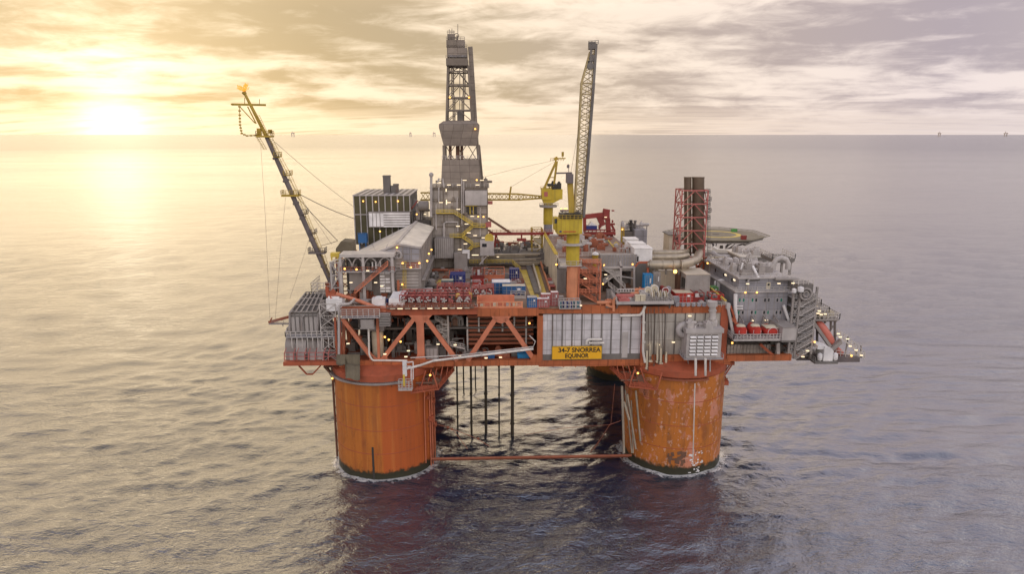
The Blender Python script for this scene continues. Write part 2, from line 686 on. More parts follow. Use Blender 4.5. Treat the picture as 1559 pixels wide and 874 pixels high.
# ------------------------------------------------------------------ sea
FOAM = [(at(588, 620, 8).x, 8), (at(1024, 620, 8).x, 8)]
def graded(lo, hi, step, far, growth):
    mid = list(np.arange(lo, hi + step / 2, step))
    a, s = mid[-1], step
    out = []
    while a < far:
        s *= growth
        a += s
        out.append(a)
    b, s = mid[0], step
    neg = []
    while b > -far:
        s *= growth
        b -= s
        neg.append(b)
    return np.array(neg[::-1] + mid + out)


gx = graded(-95, 105, .75, 200000, 1.035)
gy = graded(-75, 70, .75, 200000, 1.03)
gy = gy[gy > -420]
GX, GY = np.meshgrid(gx, gy)
dxs = np.gradient(gx)[None, :] * np.ones_like(GX)
dys = np.gradient(gy)[:, None] * np.ones_like(GX)
rs = np.random.RandomState(5)
H_ = np.zeros_like(GX)
for i in range(90):
    lam = 2.3 * (42 / 2.3) ** (i / 89)
    th = rad(100) + rs.normal(0, .62)
    kx, ky = 2 * math.pi / lam * math.cos(th), 2 * math.pi / lam * math.sin(th)
    amp = .0046 * lam ** .82 * (1.1 if lam < 15 else .62)
    att = np.clip(1 - (np.maximum(dxs * abs(math.cos(th)) , dys * abs(math.sin(th))) / lam - .16) / .2, 0, 1)
    ph = kx * GX + ky * GY + rs.uniform(0, 6.28)
    H_ += att * amp * (np.sin(ph) + .22 * np.sin(2 * ph + 1.2))
nx, ny = len(gx), len(gy)
me = bpy.data.meshes.new('sea')
me.vertices.add(nx * ny)
me.vertices.foreach_set('co', np.stack([GX, GY, H_], -1).astype(np.float32).ravel())
idx = np.arange(nx * ny).reshape(ny, nx)
q = np.stack([idx[:-1, :-1], idx[:-1, 1:], idx[1:, 1:], idx[1:, :-1]], -1).reshape(-1, 4)
me.loops.add(q.size)
me.loops.foreach_set('vertex_index', q.ravel().astype(np.int32))
me.polygons.add(len(q))
me.polygons.foreach_set('loop_start', (np.arange(len(q)) * 4).astype(np.int32))
me.polygons.foreach_set('loop_total', np.full(len(q), 4, np.int32))
me.polygons.foreach_set('use_smooth', np.ones(len(q), bool))
me.update()
me.validate()
wm = bpy.data.materials.new('sea_water')
wm.use_nodes = True
nt = wm.node_tree
N, L = nt.nodes, nt.links
b = N['Principled BSDF']
b.inputs['Base Color'].default_value = (.016, .026, .055, 1)
b.inputs['Roughness'].default_value = .1
b.inputs['IOR'].default_value = 3.0
tc = N.new('ShaderNodeTexCoord')


def wv(scale, det, mapping, rot=0., rough=.55, dist=0.):
    m_ = N.new('ShaderNodeMapping')
    m_.inputs['Scale'].default_value = mapping
    m_.inputs['Rotation'].default_value = (0, 0, rot)
    L.new(tc.outputs['Object'], m_.inputs[0])
    n = N.new('ShaderNodeTexNoise')
    n.inputs['Scale'].default_value = scale
    n.inputs['Detail'].default_value = det
    n.inputs['Roughness'].default_value = rough
    n.inputs['Distortion'].default_value = dist
    L.new(m_.outputs[0], n.inputs['Vector'])
    return n.outputs['Fac']


swell = wv(.028, 6, (.45, 1, 1), rad(8), .6)
chop = wv(.17, 5, (.5, 1, 1), rad(-9), .6, .4)
rip = wv(.9, 4, (.6, 1, 1), rad(5), .6, .6)
gust = mrange(wv(.004, 4, (.35, 1, 1), rad(4), .6), .35, .68, .35, 1.25)


def bump(h, dist, strength, nrm=None):
    n = N.new('ShaderNodeBump')
    n.inputs['Distance'].default_value = dist
    if hasattr(strength, 'links'): L.new(strength, n.inputs['Strength'])
    else: n.inputs['Strength'].default_value = strength
    L.new(h, n.inputs['Height'])
    if nrm: L.new(nrm, n.inputs['Normal'])
    return n.outputs[0]


geo = N.new('ShaderNodeNewGeometry')
gs = N.new('ShaderNodeSeparateXYZ')
L.new(geo.outputs['Position'], gs.inputs[0])
dist = vmath('LENGTH', geo.outputs['Position'])
# beyond the resolved waves their slopes live on as roughness
L.new(mrange(dist, 120, 5000, .035, .20, False), b.inputs['Roughness'])
nrm = bump(swell, 1.5, .45)
def ridge(h):
    return fmath('SUBTRACT', 1, fmath('ABSOLUTE', fmath('MULTIPLY_ADD', h, 2, -1)))


nrm = bump(fmath('ADD', fmath('MULTIPLY', ridge(chop), .5), fmath('MULTIPLY', chop, .5)), .75, gust, nrm)
nrm = bump(ridge(wv(.42, 4, (.55, 1, 1), rad(10), .6, .3)), .26, gust, nrm)
nrm = bump(ridge(rip), .11, gust, nrm)
nrm = bump(wv(3.1, 3, (.7, 1, 1), rad(-12), .6), .03, gust, nrm)
L.new(nrm, b.inputs['Normal'])
foam = None
for cx_, cy_ in FOAM:
    dd = vmath('LENGTH', vmath('SUBTRACT', vmath('MULTIPLY', geo.outputs['Position'], (1, 1, 0)), (cx_, cy_, 0)))
    f_ = mrange(dd, 13.3, 18.5, 1, 0)
    foam = f_ if foam is None else fmath('MAXIMUM', foam, f_)
fn = fmath('ADD', fmath('MULTIPLY', foam, .36), fmath('MULTIPLY', wv(.55, 7, (1, 1, 1), .3, .68, 1.2), .75))
foamf = mrange(fn, .60, .72)
foamf = fmath('MULTIPLY', foamf, fmath('MINIMUM', fmath('MULTIPLY', foam, 3), 1))
L.new(cmix(foamf, (.016, .026, .055), (.62, .62, .62)), b.inputs['Base Color'])
me.materials.append(wm)
seao = bpy.data.objects.new('sea', me)
COL.objects.link(seao)
seao['kind'] = 'structure'
seao['label'] = 'open sea with short wind waves, gold on one side and lavender on the other'

# ------------------------------------------------------------------ render settings
SC.render.engine = 'CYCLES'
SC.cycles.use_denoising = True
SC.cycles.max_bounces = 6
SC.cycles.diffuse_bounces = 3
SC.cycles.glossy_bounces = 3
SC.cycles.caustics_reflective = False
SC.cycles.caustics_refractive = False
SC.view_settings.view_transform = 'Standard'
SC.view_settings.look = 'None'
SC.view_settings.gamma = 1
SC.view_settings.exposure = .36

# ------------------------------------------------------------------ hull columns
CR = 13.55
CYY = 8.0
CL = Vector((at(588, 620, CYY).x, CYY, 0))
CRT = Vector((at(1024, 620, CYY).x, CYY, 0))


def column_material(name, worn):
    m = mk(name, (.50, .165, .03), .55, rust=.35, dirt=.45, scale=.12, var=.15)
    nt = m.node_tree
    N, L = nt.nodes, nt.links
    b = N['Principled BSDF']
    src = b.inputs['Base Color'].links[0].from_socket
    tc = [n for n in N if n.type == 'TEX_COORD'][0]
    sp = N.new('ShaderNodeSeparateXYZ')
    L.new(tc.outputs['Object'], sp.inputs[0])

    def rng(v, a, bb):
        r = N.new('ShaderNodeMapRange')
        r.interpolation_type = 'SMOOTHSTEP'
        r.inputs['From Min'].default_value = a
        r.inputs['From Max'].default_value = bb
        L.new(v, r.inputs['Value'])
        return r.outputs[0]

    def mix(f, a, c):
        x = N.new('ShaderNodeMix')
        x.data_type = 'RGBA'
        L.new(f, x.inputs[0])
        L.new(a, x.inputs[6])
        x.inputs[7].default_value = (*c, 1)
        return x.outputs[2]

    def noi(s, d, sc, r=.6):
        mp = N.new('ShaderNodeMapping')
        mp.inputs['Scale'].default_value = sc
        L.new(tc.outputs['Object'], mp.inputs[0])
        n = N.new('ShaderNodeTexNoise')
        n.inputs['Scale'].default_value = s
        n.inputs['Detail'].default_value = d
        n.inputs['Roughness'].default_value = r
        L.new(mp.outputs[0], n.inputs[0])
        return n.outputs['Fac']

    def mul(a, c):
        x = N.new('ShaderNodeMath')
        x.operation = 'MULTIPLY'
        L.new(a, x.inputs[0])
        if hasattr(c, 'links'): L.new(c, x.inputs[1])
        else: x.inputs[1].default_value = c
        return x.outputs[0]
    if not worn:
        # newer, redder paint on the half towards the moonpool
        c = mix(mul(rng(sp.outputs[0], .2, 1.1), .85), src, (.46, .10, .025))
        c = mix(mul(rng(noi(.5, 6, (1, 1, .04)), .46, .70), .55), c, (.30, .075, .022))
        c = mix(mul(rng(noi(.8, 5, (1, 1, .03), .6), .55, .72), .35), c, (.62, .27, .07))
        c = mix(mul(rng(noi(1.1, 7, (1, 1, .6)), .66, .70), .8), c, (.16, .05, .02))
    else:
        c = mix(mul(rng(noi(.26, 7, (1, 1, .55)), .55, .585), .85), src, (.60, .25, .17))
        c = mix(mul(rng(noi(.9, 7, (1, 1, .8)), .585, .62), .8), c, (.60, .36, .28))
        c = mix(mul(rng(noi(.16, 5, (1, 1, .4)), .57, .64), .7), c, (.30, .09, .03))
        c = mix(mul(rng(noi(1.2, 6, (1, 1, .5)), .63, .66), .7), c, (.09, .04, .02))
        c = mix(mul(rng(noi(.5, 5, (1, 1, .08)), .52, .7), .5), c, (.26, .10, .03))
    # weed line just above the water
    g = N.new('ShaderNodeMath')
    g.operation = 'ADD'
    L.new(sp.outputs[2], g.inputs[0])
    L.new(mul(noi(.7, 6, (1, 1, 1)), 3.2), g.inputs[1])
    f = rng(g.outputs[0], 4.6, 3.4)
    c = mix(f, c, (.03, .028, .014))
    L.new(c, b.inputs['Base Color'])
    return m


def column(label, c, mat, group=None):
    t = thing('hull_column', label, 'column', (c.x, c.y, 0), group)
    part('shell', MB().lathe((c.x, c.y, 0), [(CR, -26), (CR, 0), (CR, 6), (CR, 12), (CR, 18), (CR, 27.3)], 72), mat, t)
    for z_ in (7.4, 13.9, 20.6): part('weld_seam', MB().lathe((c.x, c.y, z_), [(CR + .004, 0), (CR + .05, .03), (CR + .05, .16), (CR + .004, .19)], 72), M['redorange'], t)
    part('collar', MB().lathe((c.x, c.y, 27.3), [(CR + .05, 0), (CR + .35, .3), (CR + .35, 1.9), (CR - 3, 3.2)], 72), M['redorange'], t)
    return t


cl_mat, cr_mat = column_material('orange_column_paint', False), column_material('peeling_column_paint', True)
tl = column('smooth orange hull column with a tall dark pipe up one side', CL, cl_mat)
tr = column('weathered orange hull column with peeling pink paint patches', CRT, cr_mat)
# the two columns behind show only as dark reflections
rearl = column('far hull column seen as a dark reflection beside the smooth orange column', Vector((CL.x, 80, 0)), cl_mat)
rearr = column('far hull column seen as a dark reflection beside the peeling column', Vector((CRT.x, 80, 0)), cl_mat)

# fittings of the smooth column
x, y = CL.x - CR - .9, CYY + .5
mb = MB().tube([(x, y, -8), (x, y, 29.3)], .32, 10)
for z in (2, 5, 8, 11, 15, 19, 23): mb.bar((x, y, z), (x + 1.4, y, z), .28, .4)
part('caisson_pipe', mb, M['brown'], tl)
mb = MB()
for a0 in np.linspace(200, 300, 40):
    a = rad(a0)
    mb.box(CL.x + (CR + .7) * math.cos(a) - .45, CL.x + (CR + .7) * math.cos(a) + .45, CYY + (CR + .7) * math.sin(a) - .35, CYY + (CR + .7) * math.sin(a) + .35, 27.0, 27.5)
part('gutter', mb, M['grey'], tl)
mb = MB()
for a0, r, z0 in ((335, .18, -4), (340, .22, -4), (347, .15, -4), (325, .15, 2)):
    a = rad(a0)
    px, py = CL.x + (CR + .35) * math.cos(a), CYY + (CR + .35) * math.sin(a)
    mb.tube([(px, py, z0), (px, py, 18), (px + .3, py, 26)], r, 8)
part('riser_guide', mb, M['brace'], tl)
mb = MB()
for a0, z, s in ((338, 14, .9), (345, 18.5, .7), (333, 20.5, .6), (350, 11, .6)):
    a = rad(a0)
    px, py = CL.x + (CR + .2) * math.cos(a), CYY + (CR + .2) * math.sin(a)
    mb.box(px - s, px + s, py - s, py + s, z - s, z + s * .8)
    mb.cyl((px, py - s, z), (px, py - s - .5, z), s * .5, n=10)
part('fairlead', mb, M['redorange'], tl)
mb = MB()
a = rad(262)
px, py = CL.x + CR * math.cos(a), CYY + CR * math.sin(a)
mb.box(px - .25, px + .25, py - .12, py + .1, -1, 9.5)
part('weld_scar', mb, M['black'], tl)
# dark brackets around its top edge
mb = MB()
for a0 in (188, 194, 200):
    a = rad(a0)
    px, py = CL.x + (CR + .3) * math.cos(a), CYY + (CR + .3) * math.sin(a)
    mb.bar((px - 1.6, py - .6, 28.9), (px + .9, py, 23.2), .3)
    mb.bar((px - 2.2, py, 29), (px + 1, py, 28.6), .35)
    mb.bar((px - .5, py, 26.5), (px - 2.4, py, 28.9), .25)
part('bracket', mb, M['brown'], tl)
# triangular landing on the moonpool side
def landing(t, c, s):
    x0 = c.x + s * CR * .82
    mb = MB()
    pts = [(x0 - s * 2, -8, 25.2), (x0 + s * 4.6, -5.5, 25.2), (x0 + s * 8.4, 1.5, 27.8), (x0 + s * 7.2, 7, 27.8), (x0 + s * .5, 4, 25.2)]
    mb.prism(pts, (0, 0, .4))
    for p in pts[:4]: mb.bar(p, (p[0] - s * 1.5, p[1] + 1, 29.7), .3)
    mb.rail([Vector(p) + Vector((0, 0, .4)) for p in pts[:4]], 1.1, 1.5, .06)
    for k in range(5):
        mb.bar((x0 + s * k * 1.5, -5 + k * 1.1, 25.5), (x0 + s * (k * 1.4 + 1.2), -3 + k, 29.6), .22)
    part('landing', mb, M['redorange'], t)
    gear(t, min(x0, x0 + s * 5), max(x0, x0 + s * 5), -4, 2, 25.7, 10, 1.8, 5, M['brown'])


landing(tl, CL, 1)
landing(tr, CRT, -1)
lamp(tl, 655, 571, -4, 'a')
lamp(tl, 506, 576, 0, 'a')
lamp(tr, 971, 568, -6, 'a')
# fittings of the peeling column
mb = MB()
for i, (px0, py0, px1, py1) in enumerate(((952, 594, 962, 690), (955, 600, 968, 684), (950, 612, 958, 640), (961, 610, 964, 690), (968, 595, 975, 672), (947, 588, 950, 690))):
    mb.tube([at(px0, py0, -1.2 - (i % 3)), at(px1, py1, -1.5 - (i % 3))], .2 + .06 * (i % 3), 8)
part('hose_bundle', mb, M['duct'], tr)
mb = MB()
p, q = at(1058, 584, -9), at(1055, 700, -9)
mb.tube([p, q], .14, 8)
for X_ in (1059, 1074): mb.tube([at(X_, 546, -11.6), at(X_, 572, -11.4)], .3, 8)
part('drain_pipe', mb, M['pipe'], tr)
mb = MB()
for a0 in np.linspace(240, 290, 26):
    a = rad(a0)
    X_, Y_ = CRT.x + (CR + .6) * math.cos(a), CYY + (CR + .6) * math.sin(a)
    mb.box(X_ - .4, X_ + .4, Y_ - .3, Y_ + .3, 26.9, 27.4)
part('gutter', mb, M['rustrail'], tr)
mb = MB()
for a0 in (345, 352, 0, 8):
    a = rad(a0)
    X_, Y_ = CRT.x + (CR + .3) * math.cos(a), CYY + (CR + .3) * math.sin(a)
    mb.bar((X_ + 1.8, Y_ - .4, 28.6), (X_ - .6, Y_, 24), .3)
    mb.box(X_ - .5, X_ + 2, Y_ - .5, Y_ + .4, 27.6, 28.5)
    mb.box(X_ - .6, X_ + .7, Y_ - .6, Y_ + .3, 21.8, 23)
part('bracket', mb, M['redorange'], tr)
# blotched draught marks low on the column
mb = MB()
R = random.Random(3)
for i in range(34):
    a = rad(R.uniform(276, 292))
    z = R.uniform(.5, 6.5)
    w = R.uniform(.12, .45)
    X_, Y_ = CRT.x + (CR + .03) * math.cos(a), CYY + (CR + .03) * math.sin(a)
    mb.bar((X_ - w, Y_, z), (X_ + w, Y_ + w * .3, z + R.uniform(-.05, .05)), .06, R.uniform(.15, .5))
part('draught_marks', mb, M['white'], tr)
mb = MB()
for i in range(22):
    a = rad(R.uniform(252, 270))
    z = R.uniform(3, 6.5)
    w = R.uniform(.25, .7)
    X_, Y_ = CRT.x + (CR + .02) * math.cos(a), CYY + (CR + .02) * math.sin(a)
    mb.bar((X_ - w, Y_, z), (X_ + w, Y_, z + R.uniform(-.4, .4)), .07, R.uniform(.3, 1.4))
part('burnt_patch', mb, M['brown'], tr)

# risers between the columns
for px, py, Yg, r, lab in ((697, 655, None, .26, 'dark riser pipe nearest the smooth orange column, reaching the water'),
                           (706, 594, None, .24, 'short thin riser farther back, next to the first riser pipe'),
                           (718, 662, None, .33, 'dark riser pipe third from the smooth orange column'),
                           (724, 592, None, .22, 'thin short riser farther back beside the third riser pipe'),
                           (740, 662, None, .42, 'thick dark riser pipe in the middle of the row'),
                           (760, 664, None, .24, 'slim dark riser between the two thick riser pipes'),
                           (780, 665, None, .50, 'thickest dark riser pipe, nearest the peeling column')):
    g = onz(px, py, 0)
    mb = MB().tube([(g.x, g.y, -12), (g.x, g.y, 6), (g.x + .05, g.y, 18), (g.x, g.y, 30)], r, 10)
    for z in (4, 13, 22): mb.cyl((g.x, g.y, z), (g.x, g.y, z + .5), r * 1.35, n=10)
    solo('riser_pipe', mb, M['riser'], lab, 'riser pipe', 'risers hanging below the platform')

# low brace and ropes between the columns
mb = MB()
a, c = (CL.x + CR - .5, 0, 3.2), (CRT.x - CR + .5, 0, 3.2)
mb.cyl(a, c, .35, n=10)
mb.cyl((a[0], 3, 1.4), (c[0], 3, 1.4), .3, n=10)
n = 14
for k in range(n):
    p = Vector(a).lerp(Vector(c), k / n)
    q_ = Vector((a[0], 3, 1.4)).lerp(Vector((c[0], 3, 1.4)), (k + 1) / n)
    mb.bar(p, q_, .16)
    mb.bar(Vector(a).lerp(Vector(c), (k + 1) / n), Vector((a[0], 3, 1.4)).lerp(Vector((c[0], 3, 1.4)), k / n), .16)
solo('lattice_brace', mb, M['rustrail'], 'low rusty lattice brace just above the water between the two columns', 'brace')
mb = MB()
p, q_, r_ = at(945, 641, -2), at(928, 647, -2), at(905, 684, 2)
mb.tube([p, q_, r_], .09, 6)
mb.tube([q_, at(915, 668, 0), at(898, 690, 3)], .09, 6)
mb.tube([q_, at(860, 652, 6), at(800, 662, 8)], .06, 6)
mb.tube([at(936, 585, -2), at(930, 646, -2)], .06, 6)
solo('mooring_rope', mb, M['rustrail'], 'thin slack ropes tied to the peeling column above its dark reflection', 'rope')
mb = MB()
mb.tube([at(658, 645, -2), at(680, 650, -1), at(700, 658, 0), at(726, 668, 0), at(745, 680, 1)], .08, 6)
mb.tube([at(688, 652, -1), at(712, 684, 1)], .07, 6)
for px, py in ((682, 651), (688, 654), (728, 668)): mb.lathe(at(px, py, -.7), [(.05, -.3), (.35, -.15), (.35, .15), (.05, .3)], 8)
solo('mooring_rope', mb, M['rustrail'], 'rope with small orange floats running from the smooth column to the water', 'rope')

# ------------------------------------------------------------------ deck box
XL, XR = at(516, 510, 0).x, at(1109, 510, 0).x
dk = thing('deck_truss', 'long orange deck truss with salmon diagonal braces carried by the hull columns', 'deck structure', ((XL + XR) / 2, 0, LZ - 1))


def bandbox(x0, y0, x1, y1, Y=0., d=1.2):
    mb = MB()
    pb(mb, x0, y0, x1, y1, Y, d)
    return mb


def seam(mb, x0, x1, y0, y1, step=13):
    """stiffener ribs on a plate girder"""
    x = x0 + step
    while x < x1:
        pb(mb, x - .35, y0, x + .35, y1, -.12, .12)
        x += step


mb = MB()
pb(mb, 516, 470.5, 727, 480, 0, 1.2)
pb(mb, 514, 468.5, 728, 471.5, -.35, 1.9)
part('girder', mb, M['redorange'], dk)
mb = MB()
pb(mb, 727, 470, 820, 481.5, -.1, 1.3)
seam(mb, 727, 820, 471, 481)
pb(mb, 820, 471.5, 886, 477.5, -.15, 1.3)
pb(mb, 886, 465.5, 960, 477.5, -.1, 1.3)
pb(mb, 960, 467, 1105, 477, 0, 1.3)
seam(mb, 890, 1100, 466, 477, 15)
part('girder', mb, M['orange'], dk)
mb = MB()
pb(mb, 516, 550, 820, 558.5, 0, 1.4)
seam(mb, 640, 820, 550, 558)
pb(mb, 820.2, 547.5, 1112, 556.8, -.03, 1.4)
seam(mb, 830, 1100, 548, 556, 16)
pb(mb, 545, 549, 660, 561, -.6, .7)
pb(mb, 975, 541, 1046, 557, -.7, .7)
part('girder', mb, M['orange'], dk)
mb = MB()
pb(mb, 818, 481, 826.5, 552, -.15, 1.3)
mb.prism([at(805, 552, -.1), at(812, 541, -.1), at(818, 541, -.1), at(818, 552, -.1)], (0, .8, 0))
part('post', mb, M['orange'], dk)
mb = MB()
pb(mb, 634.5, 480, 645.5, 545, -.1, 1.2)
mb.prism([at(622, 480, -.05), at(658, 480, -.05), at(646, 492, -.05), at(634, 492, -.05)], (0, .9, 0))
mb.prism([at(631, 551, -.05), at(635, 541, -.05), at(645, 541, -.05), at(649, 551, -.05)], (0, .9, 0))
part('post', mb, M['brace'], dk)
mb = MB()
pb(mb, 573.5, 484, 577.5, 546, .1, .7)
part('post', mb, M['brace'], dk)
mb = MB()
pb(mb, 1096, 466, 1107.5, 548, -.1, 1.3)
part('post', mb, M['redorange'], dk)
mb = MB()
pb(mb, 976.5, 478, 980.5, 546, -.9, .8)
part('post', mb, M['redorange'], dk)
mb = MB()
pb(mb, 515, 484, 519.5, 545, -.2, .7)
pb(mb, 510, 484, 513, 545, -.2, .7)
part('post', mb, M['redorange'], dk)
for a, c, w in (((521, 484), (568, 547), 1.05), ((632, 483), (583, 546), 1.05), ((647, 483), (696, 549), 1.15), ((755, 484), (712, 549), 1.2), ((769, 484), (815, 550), 1.2)):
    mb = MB().bar(at(*a, .4), at(*c, .4), .9, w)
    part('diagonal_brace', mb, M['brace'], dk)
mb = MB()
mb.prism([at(747, 481, -.05), at(779, 481, -.05), at(771, 490, -.05), at(763, 493, -.05), at(755, 490, -.05)], (0, .9, 0))
part('gusset', mb, M['brace'], dk)
mb = MB()
mb.prism([at(560, 551, -.05), at(567, 541, -.05), at(573, 546, -.05), at(579, 546, -.05), at(586, 541, -.05), at(592, 551, -.05)], (0, .9, 0))
part('gusset', mb, M['brace'], dk)
# plated decks and the dark end walls behind
mb = MB().box(XL, XR, 1.3, 80, LZ - .6, LZ)
part('deck_floor', mb, M['redorange'], dk)
part('main_deck', MB().box(XL - .2, XR + .2, .9, 80.5, DZ - .5, DZ), M['deck'], dk)
part('middle_deck', MB().box(XL + .5, at(820, 500, 2).x, 6, 60, 38.2, 38.6), M['dgrey'], dk)
part('bulkhead', MB().box(XL + .5, at(820, 500, 16).x, 26, 26.4, LZ, DZ - .6), M['dgrey'], dk)
part('bulkhead', MB().box(XL + .5, XR - .5, 79, 79.5, LZ, DZ - .6), M['dgrey'], dk)
part('side_plating', MB().box(XR - .6, XR - .1, 1.3, 79, LZ, DZ - .6), M['panel'], dk)
mb = MB()
for k in range(8):
    y0 = 2 + k * 9.6
    mb.bar((XL + .3, y0, LZ), (XL + .3, y0 + 5, DZ - .6), .8)
    mb.bar((XL + .3, y0 + 5, DZ - .6), (XL + .3, y0 + 10, LZ), .8)
part('side_bracing', mb, M['brace'], dk)
# rail along the edge of the main deck
mb = MB()
mb.rail([(at(516, 468, -.2).x, -.2, DZ), (at(727, 468, -.2).x, -.2, DZ)], 1.2, 1.5, .05)
part('deck_railing', mb, M['rail'], dk)
mb = MB()
mb.rail([(at(1030, 466, -.2).x, -.2, DZ), (at(1107, 466, -.2).x, -.2, DZ)], 1.2, 1.5, .06)
part('deck_railing', mb, M['rail'], dk)
# fringe of hanging clips and drain pipes under the lower girder
mb = MB()
for px in (842, 858, 876, 893, 906): mb.cyl(at(px, 556, .3), at(px, 559, .3), .16, n=6)
for px in (632, 652, 690, 733): mb.bar(at(px, 556, -.2), at(px, 560.5, -.2), .25)
part('drain_spout', mb, M['redorange'], dk)
lamps(dk, -.6, white=((586, 539), (618, 543)), amber=())
lamps(dk, 3, white=((552, 527), (530, 523), (667, 524), (693, 525), (700, 541), (740, 545), (762, 544), (802, 543), (622, 534)), amber=((592, 517), (586, 513), (806, 492), (610, 520)))

# ------------------------------------------------------------------ inside the open truss
def clutterthing(name, label, cat, x0, x1, y0, y1, z, n, h, seed, mat, group=None, mats=None):
    t = thing(name, label, cat, ((x0 + x1) / 2, (y0 + y1) / 2, z), group)
    gear(t, x0, x1, y0, y1, z, n, h, seed, mat, mats)
    return t


xa, xb = at(522, 520, 6).x, at(636, 520, 6).x
clutterthing('pump_skid', 'grey pump machinery packed behind the first pair of orange diagonals', 'machinery', xa, xb, 4, 22, LZ, 46, 4.2, 2, M['dgrey'], mats=M['grey'])
clutterthing('pump_skid', 'dark machinery on the middle deck above the pumps, behind the first diagonals', 'machinery', xa, xb, 7, 22, 38.6, 40, 3.6, 3, M['grey'], mats=M['rustrail'])
xa, xb = at(648, 520, 6).x, at(705, 520, 6).x
clutterthing('pump_skid', 'pipework tangle behind the third orange diagonal', 'machinery', xa, xb, 5, 22, LZ, 30, 4, 4, M['dgrey'], mats=M['grey'])
clutterthing('pump_skid', 'reddish valves on the middle deck behind the third diagonal', 'machinery', xa, xb, 7, 20, 38.6, 22, 3.2, 5, M['brown'], mats=M['grey'])
xa, xb = at(712, 545, 4).x, at(808, 545, 4).x
clutterthing('valve_skid', 'low valves and drums beneath the rust red pipe shelves', 'machinery', xa, xb, 3, 9, LZ, 26, 1.8, 6, M['dgrey'], mats=M['rustrail'])
# cream upright tank
t = thing('cream_tank', 'cream upright tank standing between two orange diagonals', 'tank', at(575, 543, 3))
p = at(575, 541, 3)
part('vessel', MB().lathe((p.x, 4.2, LZ), [(1.5, 0), (1.55, .2), (1.55, 7.2), (1.3, 7.8), (.4, 8.1)], 18), M['cream'], t)
part('tank_platform', MB().box(p.x - 2.1, p.x + 2.1, 2.4, 6, LZ + 8.3, LZ + 9.6), M['grey'], t)
# rust red pipe shelves
x0, x1 = at(711, 505, 7).x, at(812, 505, 7).x
z0, z1 = at(760, 523, 7).z, at(760, 482, 7).z
t = thing('pipe_shelf', 'rust red pipe shelves with pale uprights behind the widest orange V brace', 'pipe rack', ((x0 + x1) / 2, 9, z0))
mb = MB()
for k in range(7):
    z = z0 + (z1 - z0) * k / 6
    mb.box(x0, x1, 7, 7.4, z - .3, z + .3)
    mb.box(x0, x1, 10, 10.4, z - .3, z + .3)
part('shelf', mb, M['rustrail'], t)
mb = MB()
for k in range(13):
    z = z0 + (z1 - z0) * (k // 2) / 6 + .55
    mb.cyl((x0 + .5, 8.3 + (k % 2) * 1.1, z), (x1 - .5, 8.3 + (k % 2) * 1.1, z), .36, n=8)
part('pipe', mb, M['brown'], t)
for px in (729, 765, 783):
    mb = MB().box(at(px, 500, 6.6).x - .22, at(px, 500, 6.6).x + .22, 6.5, 6.95, z0 + 3.5, z1)
    part('upright', mb, M['rail'], t)
for px in (711.5, 801):
    mb = MB().box(at(px, 500, 6.6).x - .22, at(px, 500, 6.6).x + .22, 6.5, 6.95, LZ, z1)
    part('upright', mb, M['rail'], t)
for px, py in ((783, 488),):
    pass
# gray switch cabinet
mb = MB()
X0, X1, Y0, Y1, Z0, Z1 = ext(648, 530, 667, 545, 2.2, 2)
t = thing('switch_cabinet', 'grey switch cabinet at the foot of the thick orange post', 'cabinet', ((X0 + X1) / 2, 3, Z0))
part('casing', MB().box(X0, X1, Y0, Y1, LZ, Z1), M['grey'], t)
mb = MB()
for k in range(3): mb.box(X0 + .25 + k * (X1 - X0 - .3) / 3, X0 + (k + 1) * (X1 - X0 - .3) / 3, Y0 - .06, Y0, LZ + .3, Z1 - .3)
part('cabinet_door', mb, M['lgrey'], t)
# interior stair
t = thing('inner_stair', 'grey zigzag stair behind the steep orange diagonal', 'stair', at(685, 540, 7))
mb = MB()
pts = [(662, 486), (684, 498), (664, 503), (684, 512), (668, 519), (684, 526)]
for a, c in zip(pts, pts[1:]): mb.stairs(at(*a, 6), at(*c, 6), 1.0, r=.06)
part('flight', mb, M['rail'], t)
mb = MB()
pb(mb, 681, 481, 684, 548, 5.5, .4)
for y_ in (494, 503, 512): mb.bar(at(672, y_, 5.5), at(684, y_, 5.5), .3)
part('post', mb, M['rail'], t)
t = thing('walkway', 'inner grey walkway rail below the rust red shelves', 'walkway', at(700, 525, 4))
mb = MB().rail([at(686, 526, 3.4), at(708, 531, 3.4), at(708, 545, 3.4)], 1.1, 1.3, .07)
mb.bar(at(686, 526, 3.4), at(708, 531, 3.4), .5, .3)
part('railing', mb, M['rail'], t)
# blue drum and teal crate
for px, w, mt, lab in ((748, 5, M['blue'], 'small blue drum box under the rust red shelves'), (797, 9, M['sky'], 'bright blue crate beside the orange post below the shelves')):
    X0, X1, Y0, Y1, Z0, Z1 = ext(px - w, 536, px + w, 547, 2, 2.2)
    mb = MB().box(X0, X1, Y0, Y1, LZ, LZ + 1.5).box(X0 - .1, X1 + .1, Y0 - .1, Y1 + .1, LZ + 1.5, LZ + 1.65)
    for k in range(5): mb.box(X0 + k * (X1 - X0) / 4.4, X0 + k * (X1 - X0) / 4.4 + .12, Y0 - .08, Y0, LZ + .1, LZ + 1.5)
    solo('crate', mb, mt, lab, 'crate')
